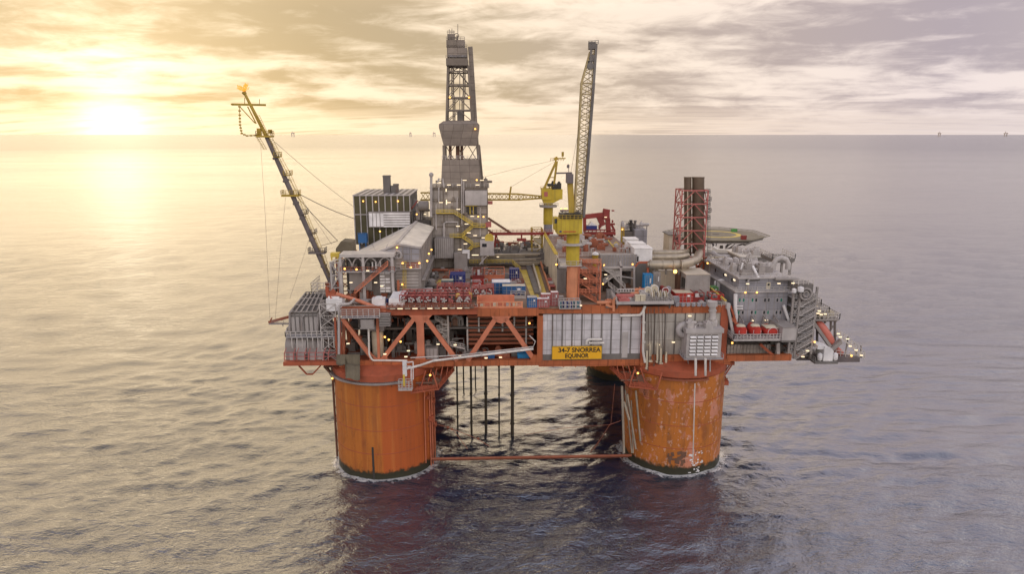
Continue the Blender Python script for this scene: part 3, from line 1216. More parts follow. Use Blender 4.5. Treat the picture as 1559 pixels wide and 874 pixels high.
# tarpaulin on the corner
mb = MB()
pts = []
for u in np.linspace(0, 1, 26):
    pts.append((u, .5 * math.sin(u * 23) * .35))
rings = []
for v in np.linspace(0, 1, 12):
    ring = []
    for u, w in pts:
        x = 512 + 36 * u
        y = 540 + v * ((38 if .38 < u else 15) + 2 * math.sin(u * 9))
        p = at(x, y, -1.6 - 10.5 * v * (.55 if y > 556 else .2) + w)
        ring.append(p)
    rings.append(ring)
for r_ in list(reversed(rings)): pass
back = [[p + Vector((0, .12, 0)) for p in r_] for r_ in rings]
for a, bq in zip(rings, back): pass
full = [r_ + list(reversed(bk)) for r_, bk in zip(rings, back)]
mb.quadstrip(full)
solo('tarpaulin', mb, M['tarp'], 'olive grey tarpaulin hanging from the deck corner over the smooth column', 'tarpaulin')

# ------------------------------------------------------------------ closed wall with the name board
t = thing('clad_wall', 'pale grey clad wall with vertical ribs behind the yellow name board', 'wall', at(902, 547, .3))
X0, X1, Y0, Y1, Z0, Z1 = ext(826.5, 478, 977, 539, .25, .6)
part('cladding', MB().box(X0, X1, Y0, Y1, Z0, Z1), M['cladding'], t)
mb = MB()
for k in range(0, 11):
    px = 841 + k * 14.9
    if px > 975: break
    X_ = at(px, 510, .2).x
    mb.box(X_ - .16, X_ + .16, .08, .25, Z0, Z1)
part('rib', mb, M['dgrey'], t)
part('plinth', MB().box(X0, X1, .2, .9, LZ, Z0), M['dgrey'], t)
part('door', MB().box(at(948, 500, 0).x, at(957, 500, 0).x, .1, .3, LZ + .8, Z1 - 5), M['lgrey'], t)
lamps(t, -.2, amber=((899, 455),) if False else ())
t = thing('clad_wall', 'cream stained clad wall with dark hoses hanging in front', 'wall', at(1040, 545, .3))
X0, X1, Y0, Y1, Z0, Z1 = ext(982, 477, 1098, 541, .3, .6)
part('cladding', MB().box(X0, X1, Y0, Y1, Z0, Z1), M['cream_clad'], t)
mb = MB()
for px in (996, 1012, 1027, 1042, 1057, 1072, 1087):
    X_ = at(px, 510, .2).x
    mb.box(X_ - .13, X_ + .13, .14, .3, Z0, Z1)
part('rib', mb, M['dgrey'], t)
lamps(t, .1, white=((989, 525), (1002, 525), (1025, 521), (1050, 481), (1072, 552)))
# hanging hoses
for i, (px, y0, y1, r, mt) in enumerate(((987, 470, 565, .1, 'wire'), (991, 468, 548, .09, 'wire'), (996, 470, 560, .1, 'wire'), (1003, 466, 555, .1, 'wire'), (1008, 472, 568, .09, 'wire'), (1012, 474, 540, .08, 'wire'))):
    mb = MB().tube([at(px, y0, -1.6), at(px + .6, (y0 + y1) / 2, -1.3), at(px - .3, y1, -1.6)], r, 6)
    mb.cyl(at(px - .3, y1 - 5, -1.6), at(px - .3, y1, -1.6), r * 2.2, n=8)
    solo('hanging_hose', mb, M['wire'], 'thin dark hose hanging in front of the cream stained wall', 'hose', 'dark hoses in front of the cream wall')
mb = MB()
for px, y0, y1 in ((990, 524, 549), (1001, 522, 550), (1006, 530, 552), (985, 534, 560), (1014, 536, 556)):
    mb.cyl(at(px, y0, -1.2), at(px, y1, -1.2), .33, n=10)
    mb.box(at(px, y1, -1.2).x - .5, at(px, y1, -1.2).x + .5, -1.7, -.8, at(px, y1, -1.2).z - .3, at(px, y1, -1.2).z)
solo('hose_station', mb, M['cream'], 'cluster of cream hose couplings at the foot of the cream wall', 'hose station')
# white stub pipe above the board
mb = MB()
mb.tube([at(893, 524, -1), at(893, 519, -1), at(897, 517, -1), at(916, 517, -1)], .36, 10, .4)
mb.tube([at(896, 522.5, -.8), at(920, 522.5, -.8)], .3, 10)
solo('stub_pipe', mb, M['pipe'], 'short white bent pipe just above the yellow name board', 'pipe')
# long drop pipe
mb = MB()
mb.tube([at(944, 481, -1), at(975, 480, -1), at(980, 472, -1), at(982, 466, -1)], .36, 10, .5)
mb.tube([at(980, 474, -1.2), at(979, 535, -1.2), at(982, 552, -1.2)], .34, 10, .5)
for y_ in (490, 505, 520): mb.cyl(at(980, y_, -1.2), at(980, y_ + 2, -1.2), .5, n=10)
solo('drop_pipe', mb, M['pipe'], 'cream bent pipe running down the seam between the two clad walls', 'pipe')
# the name board
X0, X1, Y0, Y1, Z0, Z1 = ext(840.5, 527.5, 916, 547, -.55, .22)
t = thing('name_board', 'yellow name board with black lettering fixed low on the pale wall', 'sign', ((X0 + X1) / 2, -.5, Z0))
part('board', MB().box(X0, X1, Y0, Y1, Z0, Z1), M['sign'], t)
mb = MB()
for z in (Z0, Z1): mb.box(X0 - .05, X1 + .05, Y0 - .06, Y0 + .2, z - .06, z + .06)
for x in (X0, X1): mb.box(x - .06, x + .06, Y0 - .06, Y0 + .2, Z0, Z1)
part('frame', mb, M['dyellow'], t)


def lettering(body, xc, zc, size, width):
    cu = bpy.data.curves.new('lettering', 'FONT')
    cu.body = body
    cu.size = size
    cu.align_x, cu.align_y = 'CENTER', 'CENTER'
    cu.extrude = .03
    cu.offset = .035
    o = bpy.data.objects.new('lettering', cu)
    COL.objects.link(o)
    bpy.context.view_layer.update()
    s = width / max(o.dimensions.x, .1)
    o.scale = (s, 1, 1)
    o.rotation_euler = (rad(90), 0, 0)
    o.parent = t
    o.location = Vector((xc, Y0 - .05, zc)) - root_loc(t)
    cu.materials.append(M['ink'])
    bpy.context.view_layer.update()
    me = bpy.data.meshes.new_from_object(o.evaluated_get(bpy.context.evaluated_depsgraph_get()))
    o2 = bpy.data.objects.new('lettering', me)
    COL.objects.link(o2)
    o2.parent, o2.location, o2.rotation_euler, o2.scale = t, o.location, o.rotation_euler, o.scale
    bpy.data.objects.remove(o)
    bpy.data.curves.remove(cu)
    o2.name = 'lettering'


lettering('34-7 SNORREA', at(882, 534, -.5).x, Z0 + (Z1 - Z0) * .70, 1.75, 11.2)
lettering('EQUINOR', at(878, 542, -.5).x, Z0 + (Z1 - Z0) * .26, 1.6, 6.2)
# air handling unit
X0, X1, Y0, Y1, Z0, Z1 = ext(1045, 507, 1098, 545, -5.2, 4.6)
t = thing('air_unit', 'grey louvred air intake box with bent ducts hung on the cream wall', 'air unit', ((X0 + X1) / 2, -3, Z0))
part('casing', MB().box(X0, X1, Y0, Y1, Z0, Z1), M['lgrey'], t)
mb = MB().box(X0 - .5, X1 + .6, Y0 - .6, Y1, Z0 - .35, Z0 - .05)
mb.rail([(X0 - .5, Y0 - .6, Z0), (X0 - .5, Y1, Z0)], 1.1, 1.5).rail([(X1 + .6, Y0 - .6, Z0), (X1 + .6, Y1, Z0)], 1.1, 1.5)
part('platform', mb, M['grate'], t)
part('hood', MB().box(X0 - .4, X1 + .4, Y0 - .3, Y1, Z1, Z1 + 1.1), M['lgrey'], t)
W_ = (X1 - X0)
for c_ in range(4):
    xa = X0 + W_ * (.09 + c_ * .21)
    f = part('louvre', MB().box(xa, xa + W_ * .17, Y0 - .08, Y0, Z0 + .5, Z1 - .5), M['dgrey'], t)
    mb = MB()
    for r_ in range(6):
        z = Z0 + .75 + r_ * (Z1 - Z0 - 1.1) / 6
        mb.prism([(xa, Y0 - .1, z + .5), (xa, Y0 - .5, z + .1), (xa, Y0 - .5, z), (xa, Y0 - .1, z + .35)], (W_ * .17, 0, 0))
    part('blade', mb, M['white'], f)
mb = MB()
mb.tube([at(1046, 509, -2), at(1037, 511, -2), at(1032, 502, -2), at(1038, 494, -2), at(1052, 494, -2), at(1056, 505, -2)], .85, 12, 1.6)
part('duct', mb, M['lgrey'], t)
mb = MB().tube([at(1085, 505, -2.5), at(1085, 460, -2.5)], .85, 14)
mb.cyl(at(1085, 466, -2.5), at(1085, 459, -2.5), 1.25, n=14)
for y_ in (472, 484, 490): mb.cyl(at(1085, y_, -2.5), at(1085, y_ + 1.6, -2.5), 1.05, n=14)
part('duct', mb, M['lgrey'], t)
gear(t, X0 + .6, X1 - .6, Y0 + .6, Y1 - .8, Z1 + 1.1, 12, 2.2, 9, M['lgrey'])
mb = MB()
for X_ in (1060, 1081): mb.bar(at(X_, 546, -4.6), at(X_, 566, -4.6), .3)
mb.bar(at(1046, 546, -5), at(1050, 560, -.5), .25)
part('support_leg', mb, M['lgrey'], t)

# slanting hose boom across the truss
t = thing('hose_boom', 'long cream hose boom slanting across the front of the truss', 'hose boom', at(720, 545, -2.2))
mb = MB().tube([at(618, 562, -2.6), at(640, 556.5, -2.4), at(660, 549.5, -2.2), at(812, 531.5, -2)], .32, 10)
part('hose', mb, M['pipe'], t)
mb = MB().tube([at(625, 545, -1.6), at(700, 541, -1.6), at(812, 528, -1.6), at(815, 520, -1.6), at(806, 511, -1.6)], .15, 8)
for px in (690, 732, 775): mb.bar(at(px, 541 - (px - 690) * .11, -1.6), at(px, 548 - (px - 690) * .12, -2), .12)
for px in (660, 690, 733, 770, 790): mb.cyl(at(px, 549.5 - (px - 660) * .118, -2.2), at(px + 1.2, 549.5 - (px - 659) * .118, -2.2), .45, n=10)
part('guide_rail', mb, M['rail'], t)
t = thing('loading_basket', 'white hanging cage with a yellow tag below the hose boom', 'basket', at(615, 595, -12))
mb = MB()
for a, c in (((616, 552), (616, 572)), ((629, 551), (629, 578)), ((616, 552), (629, 551)), ((620, 558), (626, 558)), ((626, 558), (626, 580))): mb.bar(at(*a, -10.5), at(*c, -10.5), .22)
mb.box(at(613, 560, -11).x, at(619, 560, -11).x, -11.2, -10.3, at(616, 573, -11).z, at(616, 551, -11).z)
part('mast', mb, M['white'], t)
A, B_ = at(607, 594, -11.5), at(627, 580, -11.5)
mb = MB()
for y_ in (-11.9, -10.1):
    for z in (A.z, (A.z + B_.z) / 2, B_.z): mb.bar((A.x, y_, z), (B_.x, y_, z), .13)
    for k in range(5):
        x = A.x + (B_.x - A.x) * k / 4
        mb.bar((x, y_, A.z), (x, y_, B_.z), .11)
for z in (A.z, B_.z):
    for x in (A.x, B_.x): mb.bar((x, -11.9, z), (x, -10.1, z), .13)
mb.box(A.x, B_.x, -11.9, -10.1, A.z, A.z + .12)
part('cage', mb, M['rail'], t)
mb = MB()
pb(mb, 613.5, 571, 616.5, 588, -12.1, .2)
part('tag', mb, M['yelrail'], t)
# thin grey service pipe down the front left
mb = MB().tube([at(540, 455, -1), at(533, 463, -1), at(516, 463.5, -1), at(516, 540, -1)], .34, 10, .8)
solo('bent_pipe', mb, M['lgrey'], 'grey pipe bending over and down the left end of the truss', 'pipe')
mb = MB().tube([at(561, 495, -1), at(562, 540, -1), at(567, 549, -1), at(588, 549, -1), at(620, 549.5, -1)], .26, 8, .6)
solo('bent_pipe', mb, M['pipe'], 'thin white pipe dropping past the first diagonal to the lower girder', 'pipe')
# walkway boxes hanging from the top girder, left
t = thing('hanging_walkway', 'grey railed walkway with reddish panels at the top left of the truss', 'walkway', at(550, 484, -1.4))
X0, X1, Y0, Y1, Z0, Z1 = ext(519, 469, 578, 485, -2.2, 2)
part('floor_grating', MB().box(X0, X1, Y0, Y1, Z0, Z0 + .25), M['grate'], t)
part('back_panel', MB().box(X0, X1, Y1 - .3, Y1 - .1, Z0 + .3, Z1), M['rustrail'], t)
part('railing', MB().rail([(X1, Y0, Z0 + .25), (X0, Y0, Z0 + .25)], 2.2, 1.4, .07, 4), M['rail'], t)
X0, X1, Y0, Y1, Z0, Z1 = ext(549, 487, 569, 499, -2, 2.4)
part('side_box', MB().box(X0, X1, Y0, Y1, Z0, Z1).box(X0 - .2, X1 + .2, Y0 - .3, Y1, Z0 - .3, Z0), M['grey'], t)
X0, X1, Y0, Y1, Z0, Z1 = ext(577, 477, 594, 497, -1.8, 2.2)
mb = MB()
for k in range(8): mb.box(X0, X1, Y0, Y1, Z0 + k * (Z1 - Z0) / 8, Z0 + (k + .5) * (Z1 - Z0) / 8)
part('louvre_box', mb, M['grey'], t)

# ================================================================== left end
# cantilevered utility module, left of the truss
t = thing('utility_module', 'two storey grey utility module overhanging the left end above a thin orange floor', 'module', at(470, 556, 4))
X0, X1, Y0, Y1, Z0, Z1 = ext(431, 551.5, 517, 557, -1, 20)
FZ = Z1
mb = MB().box(X0, X1, Y0, Y1, Z0, Z1)
part('floor_slab', mb, M['redorange'], t)
mb = MB()
for a, c in (((455, 557), (467, 570)), ((467, 570), (476, 570)), ((476, 570), (488, 557))): mb.bar(at(*a, 1), at(*c, 1), .35)
part('under_bracing', mb, M['redorange'], t)
# lower storey: row of round-topped casings
for i, (xa, xb) in enumerate(((434, 449), (450, 466), (467, 481), (482, 492))):
    x0, x1 = at(xa, 530, 1).x, at(xb, 530, 1).x
    zt = at(450, 517, 1).z
    prof = []
    for k in range(9):
        a = math.pi / 2 * k / 8
        prof.append((1 + 2.2 * (1 - math.sin(a)) , zt - 2.2 * (1 - math.cos(a)) if False else zt - 2.2 + 2.2 * math.sin(a)))
    poly = [(x0, 1 + 2.2, FZ)] if False else []
    pts = [(x0, 1, FZ)] + [(x0, 1 + 2.2 * (1 - math.cos(math.pi / 2 * k / 8)), zt - 2.2 + 2.2 * math.sin(math.pi / 2 * k / 8)) for k in range(9)] + [(x0, 14, zt), (x0, 14, FZ)]
    part('casing', MB().prism(list(reversed(pts)), (x1 - x0, 0, 0)), M['lgrey'] if i % 2 else M['grey'], t)
mb = MB()
for px in (433, 447, 452, 464, 470, 480, 493, 500):
    mb.bar(at(px, 549, -.6), at(px, 537, -.6), .2)
    mb.bar(at(px, 537, -.6), at(px + 3, 530, -.4), .16)
for y_ in (537, 543): mb.bar(at(433, y_, -.6), at(512, y_, -.6), .16)
part('orange_rail', mb, M['pinkred'], t)
mb = MB()
for px in (441, 456, 472): pb(mb, px, 538, px + 7, 549, .7, .3)
part('hatch', mb, M['lgrey'], t)
mb = MB()
pb(mb, 464, 540, 467, 547, .55, .1)
pb(mb, 494, 540, 501, 547, .55, .1)
part('vent_opening', mb, M['black'], t)
# upper storey
X0, X1, Y0, Y1, Z0, Z1 = ext(443, 479, 484, 508, 2.5, 13)
part('upper_room', MB().box(X0, X1, Y0, Y1, Z0, Z1), M['lgrey'], t)
mb = MB()
for k in range(7):
    x = X0 + (X1 - X0) * k / 6
    mb.box(x - .12, x + .12, Y0 - .2, Y0, Z0, Z1)
for z in (Z0 + .3, Z1 - .3): mb.box(X0, X1, Y0 - .25, Y0 - .2, z - .2, z + .2)
part('wall_rib', mb, M['dgrey'], t)
part('upper_floor', MB().box(at(434, 511, 0).x, at(514, 511, 0).x, .2, 15, Z0 - .5, Z0 - .1), M['grate'], t)
mb = MB()
mb.rail([(at(434, 511, 0).x, 15, Z0 - .1), (at(434, 511, 0).x, .2, Z0 - .1), (at(514, 511, 0).x, .2, Z0 - .1)], 1.3, 1.4, .09)
for k in range(9):
    x = at(444 + k * 8, 515, .3).x
    mb.bar((x, .3, Z0 - .5), (x, .3, Z0 - 3.3), .22)
part('railing', mb, M['rail'], t)
# sloping roof frames
mb = MB()
A, B_, C_, D_ = Vector((X0, Y0, Z1)), Vector((X1, Y0, Z1)), Vector((X1 - 1, Y1, Z1 + 2.3)), Vector((X0 + 1, Y1, Z1 + 2.3))
mb.prism([A, B_, C_, D_], (0, 0, .3))
part('roof', mb, M['dgrey'], t)
mb = MB()
for k in range(6):
    p, q_ = A.lerp(B_, k / 5), D_.lerp(C_, k / 5)
    mb.bar(p + Vector((0, 0, .7)), q_ + Vector((0, 0, .7)), .35)
for k in range(4):
    p, q_ = A.lerp(D_, k / 3), B_.lerp(C_, k / 3)
    mb.bar(p + Vector((0, 0, .75)), q_ + Vector((0, 0, .75)), .25)
part('roof_frame', mb, M['grey'], t)
mb = MB()
mb.tube([at(459, 508, 1.8), at(459, 484, 1.8), at(464, 479, 1.8)], .25, 8)
mb.tube([at(483, 508, 1.4), at(485, 478, 1.4), at(492, 470, 1.4)], .3, 8)
mb.tube([at(441, 545, 2), at(441, 476, 2), at(446, 473, 2)], .28, 8)
mb.tube([at(436, 512, 2), at(437, 500, 2), at(440, 497, 2)], .2, 8)
part('pipework', mb, M['grey'], t)
# stairwell next to the truss
t2 = thing('zigzag_stair', 'pale stair frame squeezed between the grey utility module and the truss', 'stair', at(502, 551, 0))
x0, x1 = at(489, 510, .4).x, at(513, 510, .4).x
z0, z1 = at(500, 551, .4).z, at(500, 463, .4).z
mb = MB().lattice([(x0, .4, z0), (x1, .4, z0), (x1, 5, z0), (x0, 5, z0)], [(x0, .4, z1), (x1, .4, z1), (x1, 5, z1), (x0, 5, z1)], 5, .12, .06, zig=False)
part('frame', mb, M['rail'], t2)
for k in range(5):
    a, c = z0 + (z1 - z0) * k / 5, z0 + (z1 - z0) * (k + 1) / 5
    s = ((x0, x1) if k % 2 else (x1, x0))
    part('flight', MB().stairs((s[0], 1.2, a), (s[1], 1.2, c), 1.1), M['grey'], t2)
X0, X1, Y0, Y1, Z0, Z1 = ext(487, 468, 500, 503, 6, 5)
part('enclosure', MB().box(X0, X1, Y0, Y1, Z0, Z1), M['grey'], t2)
# small outrigger
t = thing('outrigger', 'short rusty outrigger sticking out over the sea from the grey utility module', 'outrigger', at(425, 492, 6))
part('beam', MB().bar(at(409, 491, 6), at(442, 482, 6), .55, .7).bar(at(411, 490, 6), at(414, 484, 6), .3), M['rustrail'], t)
part('walkway_grating', MB().bar(at(410, 493, 5.5), at(441, 493, 5.5), 1.0, .3).bar(at(430, 493, 5.5), at(431, 497, 5.5), .2).rail([at(414, 493, 5), at(441, 493, 5)], .9, 1.4, .04), M['grey'], t)
# white wrapped crates and orange claw at the corner
X0, X1, Y0, Y1, Z0, Z1 = ext(497, 455, 521, 474, .6, 3.5)
mb = MB().box(X0, X1, Y0, Y1, Z0, Z1)
for k in range(6): mb.box(X0 - .1, X1 + .1, Y0 - .1, Y1, Z0 + .1 + k * (Z1 - Z0) / 6, Z0 + (k + .6) * (Z1 - Z0) / 6)
mb.box(X0 + .4, X1 - .8, Y0 + .5, Y1 - .5, Z1, Z1 + .5)
solo('louvred_box', mb, M['white'], 'white louvred box on the corner beneath the orange claw', 'box')
mb = MB()
mb.prism([at(495, 437, 1.5), at(501, 446, 1.5), at(505, 441, 1.5), at(511, 448, 1.5), at(512, 456, 1.5), at(502, 457, 1.5), at(496, 450, 1.5)], (0, 1.6, 0))
mb.cyl(at(507, 452, 1.2), at(507, 452, 3.4), .8, n=12)
solo('boom_rest', mb, M['redorange'], 'orange claw shaped boom rest on the left corner of the deck', 'boom rest')
t = thing('fallen_boom', 'long orange pipe boom lying down from the claw towards the white tarpaulin', 'boom', at(548, 466, .8))
part('tube', MB().tube([at(512, 447.5, 1.8), at(540, 456, 1.2), at(588, 474, .2)], .48, 10), M['brace'], t)
part('bracket', MB().prism([at(566, 467, .1), at(596, 467, .1), at(596, 475, .1), at(578, 475, .1)], (0, .8, 0)), M['brace'], t)
X0, X1, Y0, Y1, Z0, Z1 = ext(566, 455, 586, 464, 2.5, 2.4)
mb = MB().box(X0, X1, Y0, Y1, Z0, Z1)
mb.lathe(((X0 + X1) / 2, (Y0 + Y1) / 2, Z1), [(1, 0), (1, .3), (.3, .5)], 12)
mb.box(X0 - .2, X1 + .2, Y0 - .2, Y1 + .2, Z0 - .3, Z0)
solo('tank_box', mb, M['white'], 'low white box just left of the white tarpaulin', 'box')
# white tarpaulin over a crate
rings = []
for v in np.linspace(0, 1, 9):
    ring = []
    for u in np.linspace(0, 1, 14):
        p = at(590 + 24 * u + (4 * v if v < .5 else 2), 449, 0)
        yy = 2 + 7 * v
        z = DZ + 2.35 + .35 * math.sin(u * 7 + v * 3) * .4 + .5 * v
        ring.append(Vector((p.x, yy, z)))
    rings.append(ring)
mb = MB()
X0, X1 = rings[0][0].x, rings[0][-1].x
front = [Vector((p.x + (.1 * math.sin(p.x * 4)), 1.7 + .15 * math.sin(p.x * 5), DZ + .3)) for p in rings[0]]
mb.quadstrip([front] + rings + [[Vector((p.x, 9.3, DZ)) for p in rings[-1]]], closed=False)
solo('tarpaulin', mb, M['white'], 'white tarpaulin spread over cargo at the left of the red pipe bundles', 'tarpaulin')
mb = MB().lathe(onz(589.5, 464, DZ), [(.42, 0), (.45, .1), (.45, 1.5), (.38, 1.65), (.1, 1.7)], 14)
solo('drum', mb, M['navy'], 'dark blue drum standing in front of the white tarpaulin', 'drum')

# ------------------------------------------------------------------ open frame shed
t = thing('frame_shed', 'open grey frame shed with arched bays and a reddish outside stair', 'shed', at(558, 445, 10))
zr0, zr1 = at(558, 391.5, 9).z, at(558, 386.5, 9).z
x0, x1 = at(517, 388, 9).x, at(600, 388, 9).x
part('roof_beam', MB().box(x0, x1, 8.6, 14, zr0, zr1), M['rail'], t)
for px in (519, 553.5, 597.5):
    x = at(px, 415, 9).x
    part('post', MB().box(x - .35, x + .35, 8.8, 9.4, DZ, zr0), M['lgrey'], t)
mb = MB()
xs = [at(519, 400, 9).x, at(536, 400, 9).x, at(553.5, 400, 9).x, at(575, 400, 9).x, at(597.5, 400, 9).x]
for a, c in zip(xs, xs[1:]):
    n = 10
    prev = None
    for k in range(n + 1):
        u = k / n
        p = Vector((a + (c - a) * u, 9.1, zr0 - .2 - 2.6 * (1 - math.sin(math.pi * u) ** .6)))
        if prev: mb.bar(prev, p, .3)
        prev = p
part('arch', mb, M['grey'], t)
zf = at(558, 413, 9).z
part('upper_floor', MB().box(x0, x1, 8.7, 15, zf - .3, zf), M['grate'], t)
part('upper_rail', MB().rail([(x0, 8.7, zf), (x1, 8.7, zf)], 1.2, 1.5, .06), M['rustrail'], t)
part('back_wall', MB().box(x0 + .5, x1 - .5, 14.2, 14.6, DZ, zr0), M['dgrey'], t)
mb = MB()
pb(mb, 532, 415, 566, 442, 11, .3)
part('side_panel', mb, M['grey'], t)
mb = MB()
X0, X1, Y0, Y1, Z0, Z1 = ext(578, 414, 595, 446, 10, .4)
part('louvre_panel', MB().box(X0, X1, Y0, Y1, Z0, Z1), M['grey'], t)
mb = MB()
for k in range(7):
    z = Z0 + .3 + k * (Z1 - Z0) / 7
    mb.box(X0 + .15, (X0 + X1) / 2 - .1, Y0 - .2, Y0, z, z + .42)
    if k not in (2, 5): mb.box((X0 + X1) / 2 + .1, X1 - .15, Y0 - .2, Y0, z, z + .42)
part('shutter', mb, M['white'], t)
part('flight', MB().stairs(at(540, 447, 7.6), at(590, 404, 7.6), 1.0, r=.06), M['brace'], t)
mb = MB()
for i in range(8):
    pb(mb, 520 + i * 9.5, 396 + (i % 3) * 3, 525 + i * 9.5, 411, 11.5 + (i % 2), 1.2)
part('equipment', mb, M['dgrey'], t)
mb = MB()
pb(mb, 566, 399, 568, 408, 10.5, .5)
pb(mb, 571, 398, 574, 409, 10.5, .5)
pb(mb, 578, 397, 580, 407, 10.5, .5)
part('white_locker', mb, M['white'], t)
gear(t, x0 + 1, x1 - 1, 9.6, 13.5, DZ, 16, 3, 21, M['grey'], M['rustrail'])
lamps(t, 8.3, white=((560, 412), (534.5, 430), (572, 430), (581.5, 435.5)), amber=((525, 409), (543, 410)))
# annexe left of the shed
t = thing('braced_annexe', 'narrow grey braced annexe left of the frame shed with an orange panel', 'annexe', at(510, 443, 11))
X0, X1, Y0, Y1, Z0, Z1 = ext(504.5, 400, 517, 444, 11, 3)
mb = MB().lattice([(X0, Y0, DZ), (X1, Y0, DZ), (X1, Y1, DZ), (X0, Y1, DZ)], [(X0, Y0, Z1), (X1, Y0, Z1), (X1, Y1, Z1), (X0, Y1, Z1)], 3, .25, .15)
part('frame', mb, M['lgrey'], t)
part('panel', MB().box(X0 + 1.3, X1 - .1, Y0 + .5, Y0 + .8, DZ, DZ + 5), M['redorange'], t)
part('roof_plate', MB().prism([(X0 - .3, Y0 - .3, Z1), (X1, Y0 - .3, Z1 + .8), (X1, Y1, Z1 + .8), (X0 - .3, Y1, Z1)], (0, 0, .2)), M['roof'], t)
mb = MB()
pb(mb, 503, 385.5, 516, 391.5, 12, 2)
solo('yellow_winch_box', mb.cyl(at(505, 391, 11.8), at(505, 396, 11.8), .2, n=8).cyl(at(514, 391, 11.8), at(514, 398, 11.8), .2, n=8), M['yelrail'], 'small yellow box on legs above the annexe, below the brown hut', 'box')
X0, X1, Y0, Y1, Z0, Z1 = ext(511, 369, 536, 386, 22, 6)
mb = MB().prism([(X0, Y0, Z0), (X1, Y0, Z0), (X1, Y0, Z1), (X0 + 1.6, Y0, Z1 + .3), (X0, Y0, Z1 - 1.8)], (0, 6, 0))
t = thing('brown_hut', 'small brown hut with a clipped corner between the flare boom and the gabled hall', 'hut', ((X0 + X1) / 2, 24, Z0))
part('wall', mb, M['tarp'], t)
part('base_frame', MB().lattice([(X0, Y0, DZ), (X1, Y0, DZ), (X1, Y1, DZ), (X0, Y1, DZ)], [(X0, Y0, Z0), (X1, Y0, Z0), (X1, Y1, Z0), (X0, Y1, Z0)], 3, .2, .12), M['rustrail'], t)

# ------------------------------------------------------------------ gabled hall
t = thing('gabled_hall', 'long grey hall with a cream gabled roof beside the pipe deck', 'hall', at(610, 445, 35))
A, B_ = at(604, 370.5, 14), at(634, 337, 57)
F_, E_ = at(641, 376, 14), at(661, 345, 57)
Dl, Cl = at(556, 391, 14), at(532, 388, 57)
th = Vector((0, 0, -.35))
mb = MB()
mb.quadstrip([[Dl, A, F_, E_, B_, Cl], [p + th for p in (Dl, A, F_, E_, B_, Cl)]], caps=False)
b0 = len(mb.v)
mb.v += [tuple(p) for p in (Dl, A, B_, Cl, F_, E_)] + [tuple(p + th) for p in (Dl, A, B_, Cl, F_, E_)]
mb.f += [(b0, b0 + 1, b0 + 2, b0 + 3), (b0 + 1, b0 + 4, b0 + 5, b0 + 2), (b0 + 9, b0 + 8, b0 + 7, b0 + 6), (b0 + 8, b0 + 11, b0 + 10, b0 + 7)]
part('roof', mb, M['roof'], t)
up = Vector((0, 0, .12))
mb = MB().bar(A + up, B_ + up, .9, .15)
for u in (.33, .66): mb.bar(A.lerp(Dl, u) + up * .5, B_.lerp(Cl, u) + up * .5, .22, .16)
mb.bar(A + Vector((0, -.2, -.2)), F_ + Vector((0, -.2, -.2)), .3, .5)
mb.bar(A + Vector((0, -.2, -.2)), Dl + Vector((0, -.2, -.2)), .3, .5)
part('roof_trim', mb, M['lgrey'], t)
xr = F_.x
part('side_wall', MB().prism([(xr - .2, 14.2, DZ), (xr - .2, 56, DZ), (xr - .2, 56, E_.z - .3), (xr - .2, 14.2, F_.z - .3)], (-.4, 0, 0)), M['panel'], t)
mb = MB()
for k in range(9):
    y = 15 + k * 5
    mb.box(xr - .2, xr + .05, y - .15, y + .15, DZ, F_.z - .4)
mb.bar((xr + .4, 14, DZ + 4.8), (xr + .4, 56, DZ + 4.8), .9, .3)
part('wall_rib', mb, M['grey'], t)
mb = MB()
mb.prism([(Dl.x, 14.1, DZ), (xr - .2, 14.1, DZ), (xr - .2, 14.1, F_.z - .4), (A.x, 14.1, A.z - .4), (Dl.x, 14.1, Dl.z - .4)], (0, .4, 0))
part('gable_wall', mb, M['grey'], t)
mb = MB()
for px0, px1, y0, y1 in ((604, 612, 376, 387), (614, 625, 376, 386), (627, 638, 378, 386), (614, 625, 388, 396), (627, 638, 388, 396), (590, 602, 379, 386), (577, 588, 383, 388)):
    pb(mb, px0, y0, px1, y1, 14.0, .1)
part('gable_panel', mb, M['bluegrey'], t)
mb = MB()
for k in range(9): pb(mb, 603, 400 + k * 4.9, 637, 402 + k * 4.9, 13.9, .2)
part('wall_slat', mb, M['lgrey'], t)
mb = MB()
for k, px in enumerate((620, 628, 634)): pb(mb, px - 3, 400, px + 3, 408, 13.3, .6)
part('pipe_box', mb, M['rustrail'], t)
part('ladder', MB().ladder(at(616, 444, 13.2), at(616, 398, 13.2), .7, cage=True), M['yelrail'], t)
part('balcony', MB().box(at(610, 408, 13).x, at(641, 408, 13).x, 12.4, 14, at(620, 409, 13).z, at(620, 408, 13).z).rail([(at(610, 408, 13).x, 12.4, at(620, 408, 13).z), (at(641, 408, 13).x, 12.4, at(620, 408, 13).z)], 1.2, 1.4, .06), M['rail'], t)
mb = MB()
pb(mb, 604.5, 427, 608, 445, 12.8, .6)
part('orange_post', mb, M['brace'], t)
mb = MB().torus(at(605, 388, 13.4), 1.0, .28, (0, 1, 0), 14, 6)
mb.torus(at(608, 389.5, 13.4), .7, .2, (0, 1, 0), 14, 6)
part('hose_reel', mb, M['lgrey'], t)
lamps(t, 13.2, white=(), amber=((604.5, 376.5), (625.5, 407), (612.5, 433), (638.5, 400.5), (613, 400.5)))
for px, py, Y in ((653, 386, 26), (650.5, 397, 22), (657, 380, 44)): lamp(t, px, py, Y, 'a')
# ground clutter before the hall
clutterthing('cargo_skid', 'low grey cargo and valves at the foot of the gabled hall', 'cargo', at(545, 450, 6).x, at(640, 450, 6).x, 4.5, 8, DZ, 22, 1.6, 31, M['grey'], mats=M['rustrail'])

